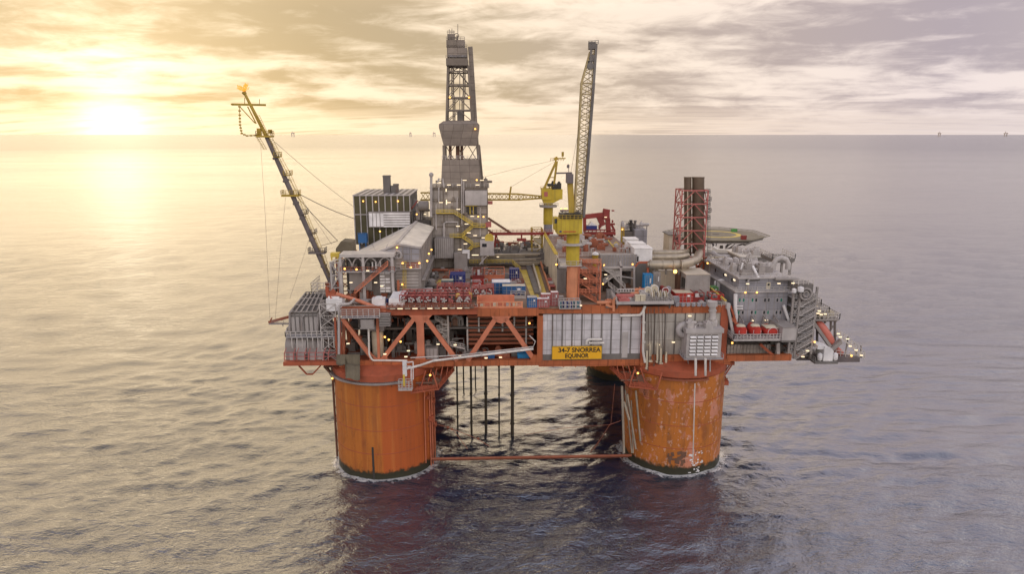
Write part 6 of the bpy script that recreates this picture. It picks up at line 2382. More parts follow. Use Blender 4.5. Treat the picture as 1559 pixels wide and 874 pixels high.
pb(mb, 897, 439, 903, 445, 6, 1)
part('notice_panel', mb, M['dgrey'], t)
lamps(t, 4.6, white=((891, 424),))
t = thing('deck_davit', 'peach coloured small davit and valves at the foot of the pink scaffold', 'davit', at(928, 466, 0))
mb = MB().bar(at(934, 474, -.8), at(934, 457, -.8), .6).bar(at(934, 457, -.8), at(938, 452, -.8), .35).bar(at(922, 464, -.3), at(934, 468, -.8), .5)
part('davit_arm', mb, M['peach'], t)
gear(t, at(917, 464, 1).x, at(932, 464, 1).x, -.2, 3, DZ, 12, 1.6, 95, M['peach'], M['dgrey'])
container(924, 443, 936, 460, M['grey'], 'plain grey skip between the pink scaffold and the reel tray', depth=2, lid=M['dgrey'])
# white boxes on the process block roof
for px0, y0, px1, y1, Y, d, lab in ((966, 379, 993, 400, 17, 6, 'large white housing on the corner of the process block roof'), (960, 372, 983, 378, 26, 5, 'flat white housing behind the large white one'), (953, 365, 972, 371, 36, 5, 'third white housing, farthest back on the roof')):
    X0, X1, Y0, Y1, Z0, Z1 = ext(px0, y0, px1, y1, Y, d)
    mb = MB().box(X0, X1, Y0, Y1, Z0, Z1).box(X0 - .12, X1 + .12, Y0 - .12, Y1 + .12, Z1, Z1 + .2)
    for k in range(4): mb.box(X0 - .05, X0, Y0 + d * k / 4, Y0 + d * k / 4 + .15, Z0, Z1)
    mb.box(X0 - .05, X1 + .05, Y0 - .05, Y0, Z0, Z0 + .3)
    for x in (X0 + .4, X1 - .7): mb.box(x, x + .3, Y0 + .4, Y0 + .7, zt - .2 if Z0 > zt else Z0 - .5, Z0)
    solo('white_housing', mb, M['white'], lab, 'housing', 'white housings on the process block')
# dark stacked equipment behind
X0, X1, Y0, Y1, Z0, Z1 = ext(966, 350, 985, 372, 58, 8)
t = thing('turbine_house', 'dark grey equipment house with thin vents standing up from its roof', 'house', ((X0 + X1) / 2, 62, DZ))
part('housing', MB().box(X0, X1, Y0, Y1, DZ, Z1), M['bluegrey'], t)
X2, X3, _, _, Z2, Z3 = ext(949, 353, 967, 375, 60, 5)
part('annexe', MB().box(X2, X3, 60, 65, DZ, Z3), M['dgrey'], t)
part('vent_stack', MB().cyl(at(960.5, 352, 61), at(960.5, 337.5, 61), .45, n=10).lathe(at(960.5, 337.5, 61), [(.45, 0), (.7, .2), (.5, .6)], 10), M['black'], t)
part('vent_stack', MB().cyl(at(967, 352, 61), at(967, 338, 61), .4, n=10).lathe(at(967, 338, 61), [(.4, 0), (.65, .2), (.45, .6)], 10), M['dgrey'], t)
gear(t, X2, X1, 60, 65, Z1 - .3, 12, 2.6, 96, M['dgrey'], M['lgrey'])
part('frame', MB().lattice([at(946, 372, 57), at(950, 372, 57), at(950, 372, 59), at(946, 372, 59)], [at(946, 346, 57), at(950, 346, 57), at(950, 346, 59), at(946, 346, 59)], 5, .12, .07), M['dyellow'], t)
lamps(t, 56.5, amber=((947.5, 349), (955.5, 362), (963, 370)))
t = thing('green_tank_skid', 'low dark green tank skid on the roof behind the raised crane', 'skid', at(915, 374, 40))
X0, X1, Y0, Y1, Z0, Z1 = ext(905, 367, 928, 377, 40, 5)
part('tank', MB().cyl((X0, 42, (Z0 + Z1) / 2), (X1, 42, (Z0 + Z1) / 2), (Z1 - Z0) / 2, n=16), M['helgreen'], t)
part('base_frame', MB().box(X0, X1, Y0, Y1, zt, Z0 + .3), M['grey'], t)
mb = MB().tube([at(928, 378, 38), at(938, 368, 38), at(948, 378, 38)], .16, 6).tube([at(926, 366, 40), at(944, 388, 24)], .2, 6)
part('yellow_pipe', mb, M['yelrail'], t)
t = thing('relief_valve', 'brass coloured relief valve head on the roof edge beside the crane column', 'valve', at(906, 402, 15))
p = at(906, 398, 15)
part('body', MB().lathe((p.x, p.y, p.z - 1.5), [(.7, 0), (.7, 1), (1.1, 1.3), (1.1, 2), (.7, 2.5), (.9, 2.8), (.9, 3.2), (.2, 3.4)], 14), M['dyellow'], t)
part('bonnet', MB().lathe((p.x, p.y, p.z + 1.95), [(1, 0), (.8, .5), (.2, .8)], 14), M['white'], t)

# ------------------------------------------------------------------ reel tray
TYF = -2.4
X0, X1, Y0, Y1, Z0, Z1 = ext(939, 458.5, 1026, 463.5, TYF, 8)
t = thing('cantilever_tray', 'pale grey cantilevered tray overhanging the front edge, carrying the cable reels', 'tray', ((X0 + X1) / 2, 1, Z0))
part('tray_edge', MB().box(X0, X1, Y0, Y0 + .4, Z0, Z1 - .1).box(X0, X0 + .3, Y0 + .4, Y1, Z0, Z1).box(X1 - .3, X1, Y0 + .4, Y1, Z0, Z1), M['lgrey'], t)
part('floor_grating', MB().box(X0 + .3, X1 - .3, Y0 + .4, Y1, Z1 - .5, Z1 - .3), M['grate'], t)
TZ = Z1 - .3
part('railing', MB().rail([(X0, Y0 + .1, Z1 - .1), (X0, Y1, Z1 - .1)], 1.1, 1.3, .06).rail([(X1, Y0 + .1, Z1 - .1), (X1, Y1, Z1 - .1)], 1.1, 1.3, .06), M['rail'], t)
part('bracket', MB().prism([(X0 + .3, Y0 + .5, Z0), (X0 + .3, .4, Z0), (X0 + .3, .4, Z0 - 2.2)], (.3, 0, 0)), M['grey'], t)
part('bracket', MB().prism([(X1 - .6, Y0 + .5, Z0), (X1 - .6, .4, Z0), (X1 - .6, .4, Z0 - 2.2)], (.3, 0, 0)), M['grey'], t)


def reel(px, py, Y, r, w, lab, side=False, m='cream'):
    p = at(px, py, Y)
    ax_ = 'x' if side else 'y'
    t = thing('cable_reel', lab, 'cable reel', (p.x, p.y, TZ), 'cable reels on the grey tray')
    prof = [(r, -w), (r, -w + .08), (r * .55, -w + .1), (r * .55, w - .1), (r, w - .08), (r, w)]
    part('spool', MB().lathe(p, prof, 22, ax_), M[m], t)
    mb = MB().torus(p + (Vector((-w, 0, 0)) if side else Vector((0, -w, 0))), r * .92, .1, (1, 0, 0) if side else (0, 1, 0), 22, 6)
    part('flange_rim', mb, M['white'], t)
    mb = MB()
    for s in (-1, 1):
        o_ = Vector((s * (w + .08), 0, 0)) if side else Vector((0, s * (w + .08), 0))
        q = p + o_
        d = Vector((0, .6, 0)) if side else Vector((.6, 0, 0))
        mb.bar(q, Vector((q.x, q.y, TZ)) + d, .12).bar(q, Vector((q.x, q.y, TZ)) - d, .12)
    part('stand', mb, M['grey'], t)


reel(986.6, 442, 2.2, 1.0, .45, 'white rimmed cable reel behind the cream drums, next to the blue locker')
reel(996, 439.5, 3.4, 1.1, .5, 'large white rimmed cable reel standing highest on the tray')
reel(1012.5, 442.5, 3, 1.0, .5, 'dark hubbed cable reel at the right of the tray', m='dred')
for px, lab in ((993.5, 'narrow cream reel edge on, left of the three in the front rack'), (1003.5, 'narrow cream reel edge on, in the middle of the front rack'), (1012.5, 'narrow cream reel edge on, right end of the front rack')):
    reel(px, 449.5, -.6, 1.25, .32, lab, side=True, m='cream')
mb = MB()
xa, xb = at(984, 455, -1.6).x, at(1017, 455, -1.6).x
for z in (TZ + .1, TZ + .65, TZ + 1.2): mb.bar((xa, -1.7, z), (xb, -1.7, z), .14)
for k in range(13): mb.bar((xa + (xb - xa) * k / 12, -1.7, TZ), (xa + (xb - xa) * k / 12, -1.7, TZ + 1.25), .2)
solo('reel_rack', mb, M['grey'], 'grey slatted rack holding the narrow cream reels on the tray', 'rack')
for px0, px1, lab in ((967.5, 974.5, 'cream box on the tray, left of its twin'), (975.5, 983, 'cream box on the tray, right of its twin beside the grey rack')):
    xa, xb = at(px0, 452, -1.4).x, at(px1, 452, -1.4).x
    mb = MB().box(xa, xb, -1.5, -.2, TZ, TZ + 1.5).box(xa - .06, xb + .06, -1.56, -.14, TZ + 1.5, TZ + 1.62)
    mb.box(xa + .1, xb - .1, -1.56, -1.5, TZ + .6, TZ + .75)
    solo('cream_box', mb, M['cream'], lab, 'box', 'cream boxes on the tray')
t = thing('tool_rack', 'pale rack with a row of dark holes at the left of the tray', 'rack', (at(953, 455, 0).x, 1, TZ))
X0, X1, Y0, Y1, Z0, Z1 = ext(940, 440, 966, 445, 2.2, .6)
part('rack_frame', MB().box(X0, X1, Y0, Y1, Z0, Z1).bar((X0 + .3, 2.5, TZ), (X0 + .3, 2.5, Z0), .2).bar((X1 - .3, 2.5, TZ), (X1 - .3, 2.5, Z0), .2), M['lgrey'], t)
mb = MB()
for k in range(6): mb.cyl((X0 + .5 + k * (X1 - X0 - .8) / 5.2, Y0 - .04, (Z0 + Z1) / 2), (X0 + .5 + k * (X1 - X0 - .8) / 5.2, Y0 + .1, (Z0 + Z1) / 2), .24, n=10)
part('hole', mb, M['black'], t)
gear(t, X0 + .3, X1 - .3, -1.2, 1.8, TZ, 16, 1.1, 97, M['lgrey'], M['pinkred'])
t = thing('gas_rack', 'pale cylinders and a white valve cluster between the tool rack and reels', 'rack', (at(975, 448, 3).x, 3.6, TZ))
gear(t, at(968, 445, 3).x, at(983, 445, 3).x, 2.4, 5, TZ, 14, 2.4, 98, M['lgrey'], M['peach'])
container(980.5, 418.5, 993.5, 436, M['sky'], 'bright blue locker behind the reel tray', name='blue_locker', cat='locker', Y=9, depth=2.2)
container(994, 415.5, 1005, 437, M['grey'], 'grey cabinet beside the bright blue locker', name='grey_cabinet', cat='cabinet', Y=10, depth=2)
p = at(1008.5, 434, 9)
t = thing('red_topped_pump', 'small pale pump with a dark red top in front of the beige wall', 'pump', (p.x, 9, DZ))
part('body', MB().lathe((p.x, 9, DZ), [(.55, 0), (.55, .6), (.4, .9), (.55, 1.4), (.6, 2.2), (.35, 2.6)], 12), M['lgrey'], t)
part('motor', MB().lathe((p.x - .15, 9, DZ + 2.6), [(.35, 0), (.5, .2), (.5, 1), (.2, 1.2)], 12), M['dred'], t)
p = at(1017.5, 440, 5)
solo('white_globe_tank', MB().lathe((p.x, p.y, p.z - .1), [(.2, -.9), (.7, -.6), (.85, 0), (.7, .6), (.2, .9)], 16).cyl((p.x, p.y, p.z - 2.2), (p.x, p.y, p.z - .8), .3, n=10), M['bluegrey'], 'round pale tank at the right end of the reels', 'tank')
# orange frame
t = thing('pipe_support', 'dark orange pipe support frame above the bright blue locker', 'frame', at(980, 415, 12))
part('frame', MB().bar(at(972, 399.5, 12), at(987, 399.5, 12), .5).bar(at(986.5, 399, 12), at(986, 420, 12), .55).bar(at(972, 400, 12), at(967, 406, 12), .4), M['redorange'], t)
part('back_panel', MB().box(at(968, 410, 16).x, at(986, 410, 16).x, 16, 16.4, DZ, at(975, 400, 16).z), M['dgrey'], t)
# beige wall hall
X0, X1, Y0, Y1, Z0, Z1 = ext(1003, 412, 1042, 444, 16, 20)
t = thing('beige_hall', 'beige walled low hall below the big horizontal duct', 'hall', ((X0 + X1) / 2, 26, DZ))
part('wall', MB().box(X0, X1, Y0, Y1, DZ, Z1), M['beige'], t)
mb = MB()
for k in range(5): mb.box(X0 + (X1 - X0) * k / 4 - .1, X0 + (X1 - X0) * k / 4 + .1, Y0 - .12, Y0, DZ, Z1)
part('rib', mb, M['cream'], t)
p = at(1028, 413.5, 8.8)
part('flood_lamp', MB().lathe(p, [(.1, -.5), (.42, -.34), (.5, 0), (.42, .34), (.1, .5)], 12), glow('flood_lamp_amber', (1, .5, .12), 4), t)
part('lamp_arm', MB().bar(p, p + Vector((0, 7, 1)), .2), M['rustrail'], t)
# grey container and red baskets
X0, X1, Y0, Y1, Z0, Z1 = ext(1044, 418.5, 1080, 445, 8, 9)
t = thing('grey_container', 'large plain grey container with rusty top right of the beige hall', 'container', ((X0 + X1) / 2, 12, DZ))
part('body', MB().box(X0, X1, Y0, Y1, DZ + .3, Z1), M['grey'], t)
mb = MB()
for x in (X0, X1): mb.box(x - .12, x + .12, Y0 - .12, Y0, DZ, Z1)
for k in range(7): mb.box(X0 - .1, X0, Y0 + 9 * k / 7, Y0 + 9 * k / 7 + .2, DZ + .3, Z1)
part('post', mb, M['grey'], t)
part('roof', MB().box(X0 - .1, X1 + .1, Y0 - .1, Y1, Z1, Z1 + .15), M['beige'], t)
mb = MB()
pb(mb, 1040.5, 424, 1043.5, 438, 8.6, 2)
part('end_door', mb, M['black'], t)
mb = MB()
pb(mb, 1032, 415, 1041, 442, 13, 3)
part('rust_panel', mb, M['brown'], t)
container(1028, 447, 1056, 461, M['red'], 'bright red container loaded with cream planks at the front edge', lid=M['cream'], depth=4.5)
basket(1056, 446, 1071, 461, M['dred'], 'dark red basket of white packages right of the bright red container', seed=11, fill=['white', 'lgrey', 'dred'], depth=4)
basket(1083, 449, 1101, 461, M['red'], 'red basket near the right corner, in front of the green box', seed=12, fill=['lgrey', 'red', 'cream'], depth=4)
container(1080.5, 438, 1093, 449, M['green'], 'green box behind the right hand red basket', depth=2.5)
container(1027, 453, 1034, 463, M['bluegrey'], 'small blue grey box left of the bright red container', depth=1.5, Y=.6)
basket(1047, 437, 1058, 447, M['rustrail'], 'rusty crate in front of the grey container', seed=13, depth=2)
for k in range(7):
    px = 1029 + k * 8.2
    if 1076 < px < 1090: continue
    xa, xb = at(px, 464, -.7).x, at(px + 5, 464, -.7).x
    part('edge_block', MB().box(xa, xb, -.8, -.2, at(px, 466.5, -.7).z, at(px, 461.5, -.7).z), M['bluegrey'], dk)
clutterthing('deck_gear', 'grey valves around the foot of the grey container and red basket', 'deck gear', at(1062, 450, 5).x, at(1100, 450, 5).x, 3, 9, DZ, 20, 1.6, 99, M['dgrey'], mats=M['lgrey'])

# ------------------------------------------------------------------ exhaust stacks and ducts
SY = 36
t = thing('exhaust_stacks', 'two tall scorched exhaust stacks inside a pink lattice frame', 'exhaust stack', at(1057, 408, SY))
for px0, px1, y1 in ((1041.5, 1052.5, 388), (1054, 1072, 385)):
    c0, c1 = at((px0 + px1) / 2, y1, SY + 2), at((px0 + px1) / 2 , 270, SY + 2)
    r = (at(px1, 330, SY).x - at(px0, 330, SY).x) / 2
    f = part('stack_tube', MB().cyl(c0, c1, r, n=24, caps=False).cyl(c0, c1 - Vector((0, 0, .4)), r * .9, n=24), M['stack'], t)
    mb = MB()
    for k in range(6):
        p = c0.lerp(c1, k / 5)
        mb.cyl(p - Vector((0, 0, .15)), p + Vector((0, 0, .15)), r * 1.05, n=24)
    part('flange', mb, M['stack'], f)
X0, X1 = at(1036, 340, SY - 1.5).x, at(1075, 340, SY - 1.5).x
z0, z1 = at(1055, 391, SY - 1.5).z, at(1055, 290, SY - 1.5).z
bot = [Vector((X0, SY - 1.5, z0)), Vector((X1, SY - 1.5, z0)), Vector((X1, SY + 5.5, z0)), Vector((X0, SY + 5.5, z0))]
top = [p + Vector((0, 0, z1 - z0)) for p in bot]
for a, c in zip(bot, top): part('frame_post', MB().bar(a, c, .34), M['pinkred'], t)
mb = MB()
n = 5
for k in range(n + 1):
    q0 = [a.lerp(c, k / n) for a, c in zip(bot, top)]
    for i in range(4): mb.bar(q0[i], q0[(i + 1) % 4], .34)
    if k < n:
        q1 = [a.lerp(c, (k + 1) / n) for a, c in zip(bot, top)]
        for i in range(4):
            m_ = q1[i].lerp(q1[(i + 1) % 4], .5)
            mb.bar(q0[i], m_, .22).bar(q0[(i + 1) % 4], m_, .22)
part('frame_bracing', mb, M['pinkred'], t)
mb = MB()
for i, (a, c) in enumerate((((1036, 391), (1050, 412)), ((1075, 391), (1074, 413)), ((1052, 398), (1070, 411)), ((1070, 398), (1058, 411)), ((1062, 411), (1076, 411)))):
    mb.bar(at(*a, SY - 1.5), at(*c, SY - 1.5), .5)
for p in bot: mb.bar(p, (p.x, p.y, DZ), .4)
part('orange_leg', mb, M['redorange'], t)
mb = MB()
for k, y_ in enumerate((293, 305, 313, 322, 333)):
    xa, xb = at(1075.5, y_, SY).x, at(1079 + (k % 2) * 2, y_, SY).x
    z = at(1077, y_, SY).z
    mb.box(xa, xb, SY - 1.3, SY + 2, z - .15, z).rail([(xb, SY - 1.3, z), (xb, SY + 2, z)], 1.1, 1, .06)
mb.ladder(at(1077.5, 390, SY), at(1077.5, 291, SY), .6, cage=True, out=(1, 0, 0), side=(0, 1, 0))
part('side_platform', mb, M['dgrey'], t)
mb = MB().tube([at(1047, 388, SY - 1), at(1047, 290, SY - 1)], .16, 6)
part('drain_line', mb, M['cream'], t)
mb = MB()
r = 1.15
mb.tube([at(988, 403, 12), at(1030, 403, 12), at(1047, 401, 14), at(1060, 396, 24), at(1065, 385, SY + 1), at(1064, 376, SY + 2)], 1.25, 18, 2.5)
t = thing('exhaust_duct', 'fat tarnished silver duct bending up into the exhaust stacks', 'duct', at(1020, 408, 14))
part('duct_tube', mb, M['duct'], t)
for px in (990, 1008, 1024, 1036): part('flange', MB().cyl(at(px, 403, 12), at(px + 1.5, 403, 12), 1.42, n=18), M['duct'], t)
part('end_cap', MB().cyl(at(985, 403, 12), at(988, 403, 12), .8, n=14), M['duct'], t)
for px in (996, 1014, 1033): part('saddle', MB().bar(at(px, 408, 12), at(px, 418, 12), .5), M['dgrey'], t)
for px0, py, Y, rr, lab in ((992, 392, 24, .95, 'middle of three parallel ducts leading to the stacks'), (994, 385, 32, .85, 'rear of three parallel ducts leading to the stacks')):
    mb = MB().tube([at(px0, py, Y), at(1036, py - .5, Y), at(1046, py - 3, Y + 4)], rr, 14, 2)
    for px in (996, 1012, 1022): mb.cyl(at(px, py, Y), at(px + 1.4, py, Y), rr * 1.12, n=14)
    mb.cyl(at(1023, py, Y), at(1030, py, Y), rr * 1.15, n=14)
    mb.bar(at(1005, py, Y), (at(1005, py, Y).x, Y, DZ), .5)
    solo('exhaust_duct', mb, M['duct'], lab, 'duct')
t = thing('pipe_deck_gear', 'tangle of small rust brown vents and pipes behind the ducts left of the stacks', 'machinery', at(1005, 380, 45))
gear(t, at(985, 380, 45).x, at(1034, 380, 45).x, 42, 58, DZ, 40, 5.5, 101, M['dgrey'], M['rustrail'])
# ------------------------------------------------------------------ helideck
HY = 82
hc = at(1090, 356.5, HY)
HR = (at(1158, 356, HY).x - at(1018, 356, HY).x) / 2
t = thing('helideck', 'grey green helideck with a yellow ring and safety net behind the stacks', 'helideck', (hc.x, HY, hc.z))
oct_ = lambda r, z: [(hc.x + r * math.cos(rad(22.5 + 45 * k)), HY + r * math.sin(rad(22.5 + 45 * k)), z) for k in range(8)]
part('landing_plate', MB().quadstrip([oct_(HR - .8, hc.z - .8), oct_(HR, hc.z - .3), oct_(HR, hc.z)]), M['helgreen'], t)
mb = MB()
n = 48
R0, R1 = HR * .42, HR * .52
rr0 = [(hc.x + R0 * math.cos(6.2832 * k / n), HY + R0 * math.sin(6.2832 * k / n)) for k in range(n)]
rr1 = [(hc.x + R1 * math.cos(6.2832 * k / n), HY + R1 * math.sin(6.2832 * k / n)) for k in range(n)]
mb.quadstrip([[(x, y, hc.z + .004) for x, y in rr0], [(x, y, hc.z + .004) for x, y in rr1], [(x, y, hc.z + .03) for x, y in rr1], [(x, y, hc.z + .03) for x, y in rr0]], caps=False)
part('yellow_ring', mb, M['yelrail'], t)
part('centre_mark', MB().lathe((hc.x, HY, hc.z + .004), [(1.3, 0), (1.3, .03)], 20), M['black'], t)
mb = MB()
for k in range(8):
    a, c = Vector(oct_(HR, hc.z - .1)[k]), Vector(oct_(HR, hc.z - .1)[(k + 1) % 8])
    ao, co = Vector(oct_(HR + 1.6, hc.z + .3)[k]), Vector(oct_(HR + 1.6, hc.z + .3)[(k + 1) % 8])
    mb.bar(ao, co, .16)
    for j in range(7):
        mb.bar(a.lerp(c, j / 6), ao.lerp(co, j / 6), .12)
    mb.bar(a.lerp(ao, .5), c.lerp(co, .5), .1)
part('safety_net', mb, M['helgreen'], t)
mb = MB()
for k in range(8):
    a = Vector(oct_(HR - .9, hc.z - .8)[k])
    mb.bar(a, Vector((hc.x + (a.x - hc.x) * .3, HY + (a.y - HY) * .3, hc.z - 5.2)), .35)
    c = Vector(oct_(HR - 1, hc.z - 1.1)[(k + 1) % 8])
    mb.bar(a, c, .5)
    mb.bar(Vector(oct_(HR * .55, hc.z - 1)[k]), Vector((hc.x + (a.x - hc.x) * .3, HY + (a.y - HY) * .3, hc.z - 5.2)), .25)
    mb.bar(Vector((hc.x, HY, hc.z - 1)), a, .4)
part('support_truss', mb, M['grey'], t)
mb = MB()
for k in range(4):
    a = rad(45 + 90 * k)
    mb.bar((hc.x + HR * .3 * math.cos(a), HY + HR * .3 * math.sin(a), hc.z - 5), (hc.x + HR * .3 * math.cos(a), HY + HR * .3 * math.sin(a), DZ - 4), 1)
part('support_leg', mb, M['grey'], t)
p = at(1118.5, 350, HY + 6)
part('green_beacon', MB().box(p.x - 1.1, p.x + 1.1, p.y, p.y + 1, hc.z, hc.z + 1.1), M['green'], t)
p = at(1133, 363, HY - HR * .8)
part('red_cabinet', MB().box(p.x - .9, p.x + .9, p.y, p.y + 1.2, p.z - 1, p.z + 1), M['dred'], t)
mb = MB()
a, c = at(1134, 374, HY - 6), at(1156, 364, HY - 4)
mb.lattice([a, a + Vector((0, 2, 0)), a + Vector((0, 2, 1.4)), a + Vector((0, 0, 1.4))], [c, c + Vector((0, 2, 0)), c + Vector((0, 2, 1.4)), c + Vector((0, 0, 1.4))], 8, .12, .08)
part('access_stair', mb, M['rail'], t)
# module beneath the helideck, left
X0, X1, Y0, Y1, Z0, Z1 = ext(1019, 358, 1037, 384, 62, 8)
t = thing('tan_house', 'tan house under the left side of the helideck, left of the stacks', 'house', ((X0 + X1) / 2, 66, DZ))
part('wall', MB().box(X0, X1, Y0, Y1, DZ, Z1), M['beige'], t)
part('roof', MB().box(X0 - .6, X1, Y0 - .6, Y1, Z1, Z1 + .3), M['dgrey'], t)
mb = MB()
pb(mb, 1028, 361, 1036, 372, 61.6, .4)
part('dark_opening', mb, M['black'], t)
# white covered duct between helideck and accommodation
t = thing('covered_gangway', 'long pale covered gangway under the helideck', 'gangway', at(1100, 384, 56))
part('tube', MB().bar(at(1072, 381.5, 58), at(1126, 383, 56), 2.2, 1.2).bar(at(1085, 377, 58), at(1092, 381, 57), 1.8, 1), M['roof'], t)
part('wall', MB().bar(at(1072, 386.5, 57.8), at(1126, 388, 55.8), 2.0, 1.4), M['grey'], t)
for px in (1078, 1098, 1118): part('post', MB().bar(at(px, 388, 57), (at(px, 388, 57).x, 57, DZ - 4), .5), M['grey'], t)
t = thing('bent_vent', 'silver duct bending down beside the pale covered gangway', 'duct', at(1110, 402, 46))
part('tube', MB().tube([at(1084, 385, 48), at(1093, 392, 46), at(1109, 391, 46), at(1112, 396, 46), at(1112, 408, 46)], .95, 12, 1.6), M['lgrey'], t)
X0, X1, Y0, Y1, Z0, Z1 = ext(1079, 402, 1105, 422, 30, 10)
t = thing('square_house', 'grey square house with twin lit strips left of the accommodation block', 'house', ((X0 + X1) / 2, 34, DZ))
part('wall', MB().box(X0, X1, Y0, Y1, DZ, Z1), M['grey'], t)
part('roof', MB().box(X0 - .4, X1 + .4, Y0 - .4, Y1, Z1, Z1 + .3), M['cream'], t)
lamps(t, 29.8, white=((1092, 406.5), (1095, 406.5), (1101, 406.5), (1104, 406.5)))
lamps(t, 29, amber=((1077, 400.5), (1107, 421)))
gear(t, X0, X1, 31, 39, Z1 + .3, 10, 1.6, 103, M['lgrey'], M['duct'])
p = at(1098, 430, 18)
solo('round_white_tank', MB().lathe((p.x, p.y, DZ), [(1.1, 0), (1.2, .3), (1.2, 2.6), (.9, 3.3), (.2, 3.6)], 18).cyl((p.x - 1.8, p.y, DZ), (p.x - 1.8, p.y, DZ + 3), .3, n=8), M['white'], 'round white tank in front of the grey square house', 'tank')
t = thing('corner_bulwark', 'beige sloping bulwark at the right corner of the main deck', 'bulwark', at(1108, 455, 8))
part('bulwark_plate', MB().prism([(XR - 1.2, 1, DZ), (XR - 1.2, 26, DZ), (XR - 1.2, 26, DZ + 2.6), (XR - 1.2, 1, DZ + 1.2)], (.35, 0, 0)), M['beige'], t)
part('coping', MB().bar((XR - 1, 1, DZ + 1.3), (XR - 1, 26, DZ + 2.7), .6, .25), M['yelrail'], t)

# ================================================================== accommodation block
AY = 4
x0, x1 = at(1119.5, 465, AY).x, at(1198, 465, AY).x
zA = at(1158, 444.5, AY).z     # ledge
zB = at(1158, 424, AY + 2.2).z   # roof
zC = at(1158, 490, AY).z
ADEEP = 34
t = thing('living_quarters', 'blue grey accommodation block with two rows of small paired windows', 'accommodation block', ((x0 + x1) / 2, AY + 17, zC))
part('lower_storey', MB().box(x0, x1, AY, AY + ADEEP, LZ + 6, zA), M['bluegrey'], t)
xu0, xu1 = at(1125, 434, AY + 2.2).x, at(1199, 434, AY + 2.2).x
part('upper_storey', MB().box(xu0, xu1, AY + 2.2, AY + ADEEP - 4, zA, zB), M['bluegrey'], t)
part('ledge', MB().box(x0 - .5, x1 + .5, AY - .5, AY + ADEEP, zA - .05, zA + .3), M['lgrey'], t)
rf = part('roof', MB().box(xu0 - .5, xu1 + .5, AY + 1.6, AY + ADEEP - 3.5, zB, zB + .4), M['lgrey'], t)
part('ledge_rail', MB().rail([(x0 - .3, AY - .3, zA + .3), (x1 + .3, AY - .3, zA + .3)], 1.1, 1.5, .05), M['rail'], t)
part('roof_rail', MB().rail([(xu0, AY + ADEEP - 5, zB + .4), (xu0, AY + 2, zB + .4), (xu1, AY + 2, zB + .4)], 1.1, 1.6, .05), M['rail'], t)
for row, y_, xs in ((0, 457, (202, 228, 287, 311, 370, 395, 452, 478)), (1, 475.8, (195, 222, 282, 306, 364, 390, 446, 472))):
    for i, zx in enumerate(xs):
        px = 1080 + zx / 4.368
        c = at(px, y_, AY - .05)
        green = (row == 0 and i in (0, 1, 2, 7)) or (row == 1 and i in (0, 3, 5))
        f = part('window', MB().box(c.x - .36, c.x + .36, AY - .05, AY + .02, c.z - .58, c.z + .58), M['lgrey'], t)
        part('pane', MB().box(c.x - .25, c.x + .25, AY - .07, AY - .051, c.z - .46, c.z + .46), M['gglass'] if green else M['glass'], f)
mb = MB()
X2, X3, _, _, Z2, Z3 = ext(1167, 430, 1173, 440, AY + 2.1, .1)
d = part('door', MB().box(X2, X3, AY + 2.1, AY + 2.2, zA + .3, Z3), M['cream'], t)
part('pane', MB().box(X2 + .25, X3 - .25, AY + 2.06, AY + 2.1, Z3 - .9, Z3 - .3), M['glass'], d)
for y in (AY + 7, AY + 14, AY + 21):
    part('side_window', MB().box(xu0 - .06, xu0, y, y + 1, zA + 1.2, zA + 2.2), M['glass'], t)
mb = MB()
for k in range(6):
    x = x0 + (x1 - x0) * (k + .5) / 6
    mb.box(x - .06, x + .06, AY - .06, AY, zC, zA - .1)
part('wall_seam', mb, M['grey'], t)
part('wall_pipe', MB().tube([at(1139, 445, AY - .4), at(1139, 427, AY + 1.4), at(1142, 425, AY + 1.6), at(1155, 424.5, AY + 1.6)], .26, 8), M['grey'], t)
mb = MB().tube([at(1180, 425, AY + 1.6), at(1216, 425, AY + 1.4), at(1219, 432, AY + 1)], .55, 10, 1)
part('wall_pipe', mb, M['grey'], t)
part('dark_conduit', MB().bar(at(1136, 426.5, AY + 1.8), at(1156, 426, AY + 1.8), .4).bar(at(1181, 426.5, AY + 1.8), at(1197, 426, AY + 1.8), .35), M['black'], t)
part('white_duct', MB().tube([at(1120, 448, AY - 1), at(1119, 470, AY - 1), at(1121, 482, AY - 1), at(1118, 505, AY - 1)], .5, 10, 1).bar(at(1120, 466, AY - .6), at(1131, 466, AY - .6), .3).bar(at(1120, 470, AY - .6), at(1131, 470, AY - .6), .3), M['white'], t)
part('inclined_pipe', MB().tube([at(1193, 465, AY - 1.2), at(1202, 491, AY - 1.6)], .42, 10), M['white'], t)
lamps(t, AY - .3, white=((1138, 432), (1185.5, 431.5), (1147, 488), (1166.5, 487.5)), amber=((1134.5, 445), (1152, 445)))
for y in (AY + 5, AY + 12): part('lamp', MB().box(xu0 - .2, xu0 - .02, y, y + 1.2, zB - 1.3, zB - .9), WARM, t)
# roof equipment, each a part of the roof
X2, X3, _, _, Z2, Z3 = ext(1139, 402, 1160, 414, AY + 14, 5)
part('air_handler', MB().box(X2, X3, AY + 14, AY + 19, zB + .4, Z3).box(X2 - .2, X3 + .2, AY + 13.8, AY + 19.2, Z3, Z3 + .25), M['lgrey'], rf)
c = at(1187.5, 417, AY + 13)
part('arched_duct', MB().torus((c.x, AY + 13, zB + .5), 2.0, .75, (0, 1, 0), 16, 10, 0, math.pi * .999) if False else MB().tube([(c.x - 2.1, AY + 13, zB + .3), (c.x - 2.1, AY + 13, zB + 2), (c.x - 1.4, AY + 13, zB + 3.2), (c.x, AY + 13, zB + 3.7), (c.x + 1.4, AY + 13, zB + 3.2), (c.x + 2.1, AY + 13, zB + 2), (c.x + 2.1, AY + 13, zB + .3)], .75, 12), M['lgrey'], rf)
c = at(1136.5, 412, AY + 10)
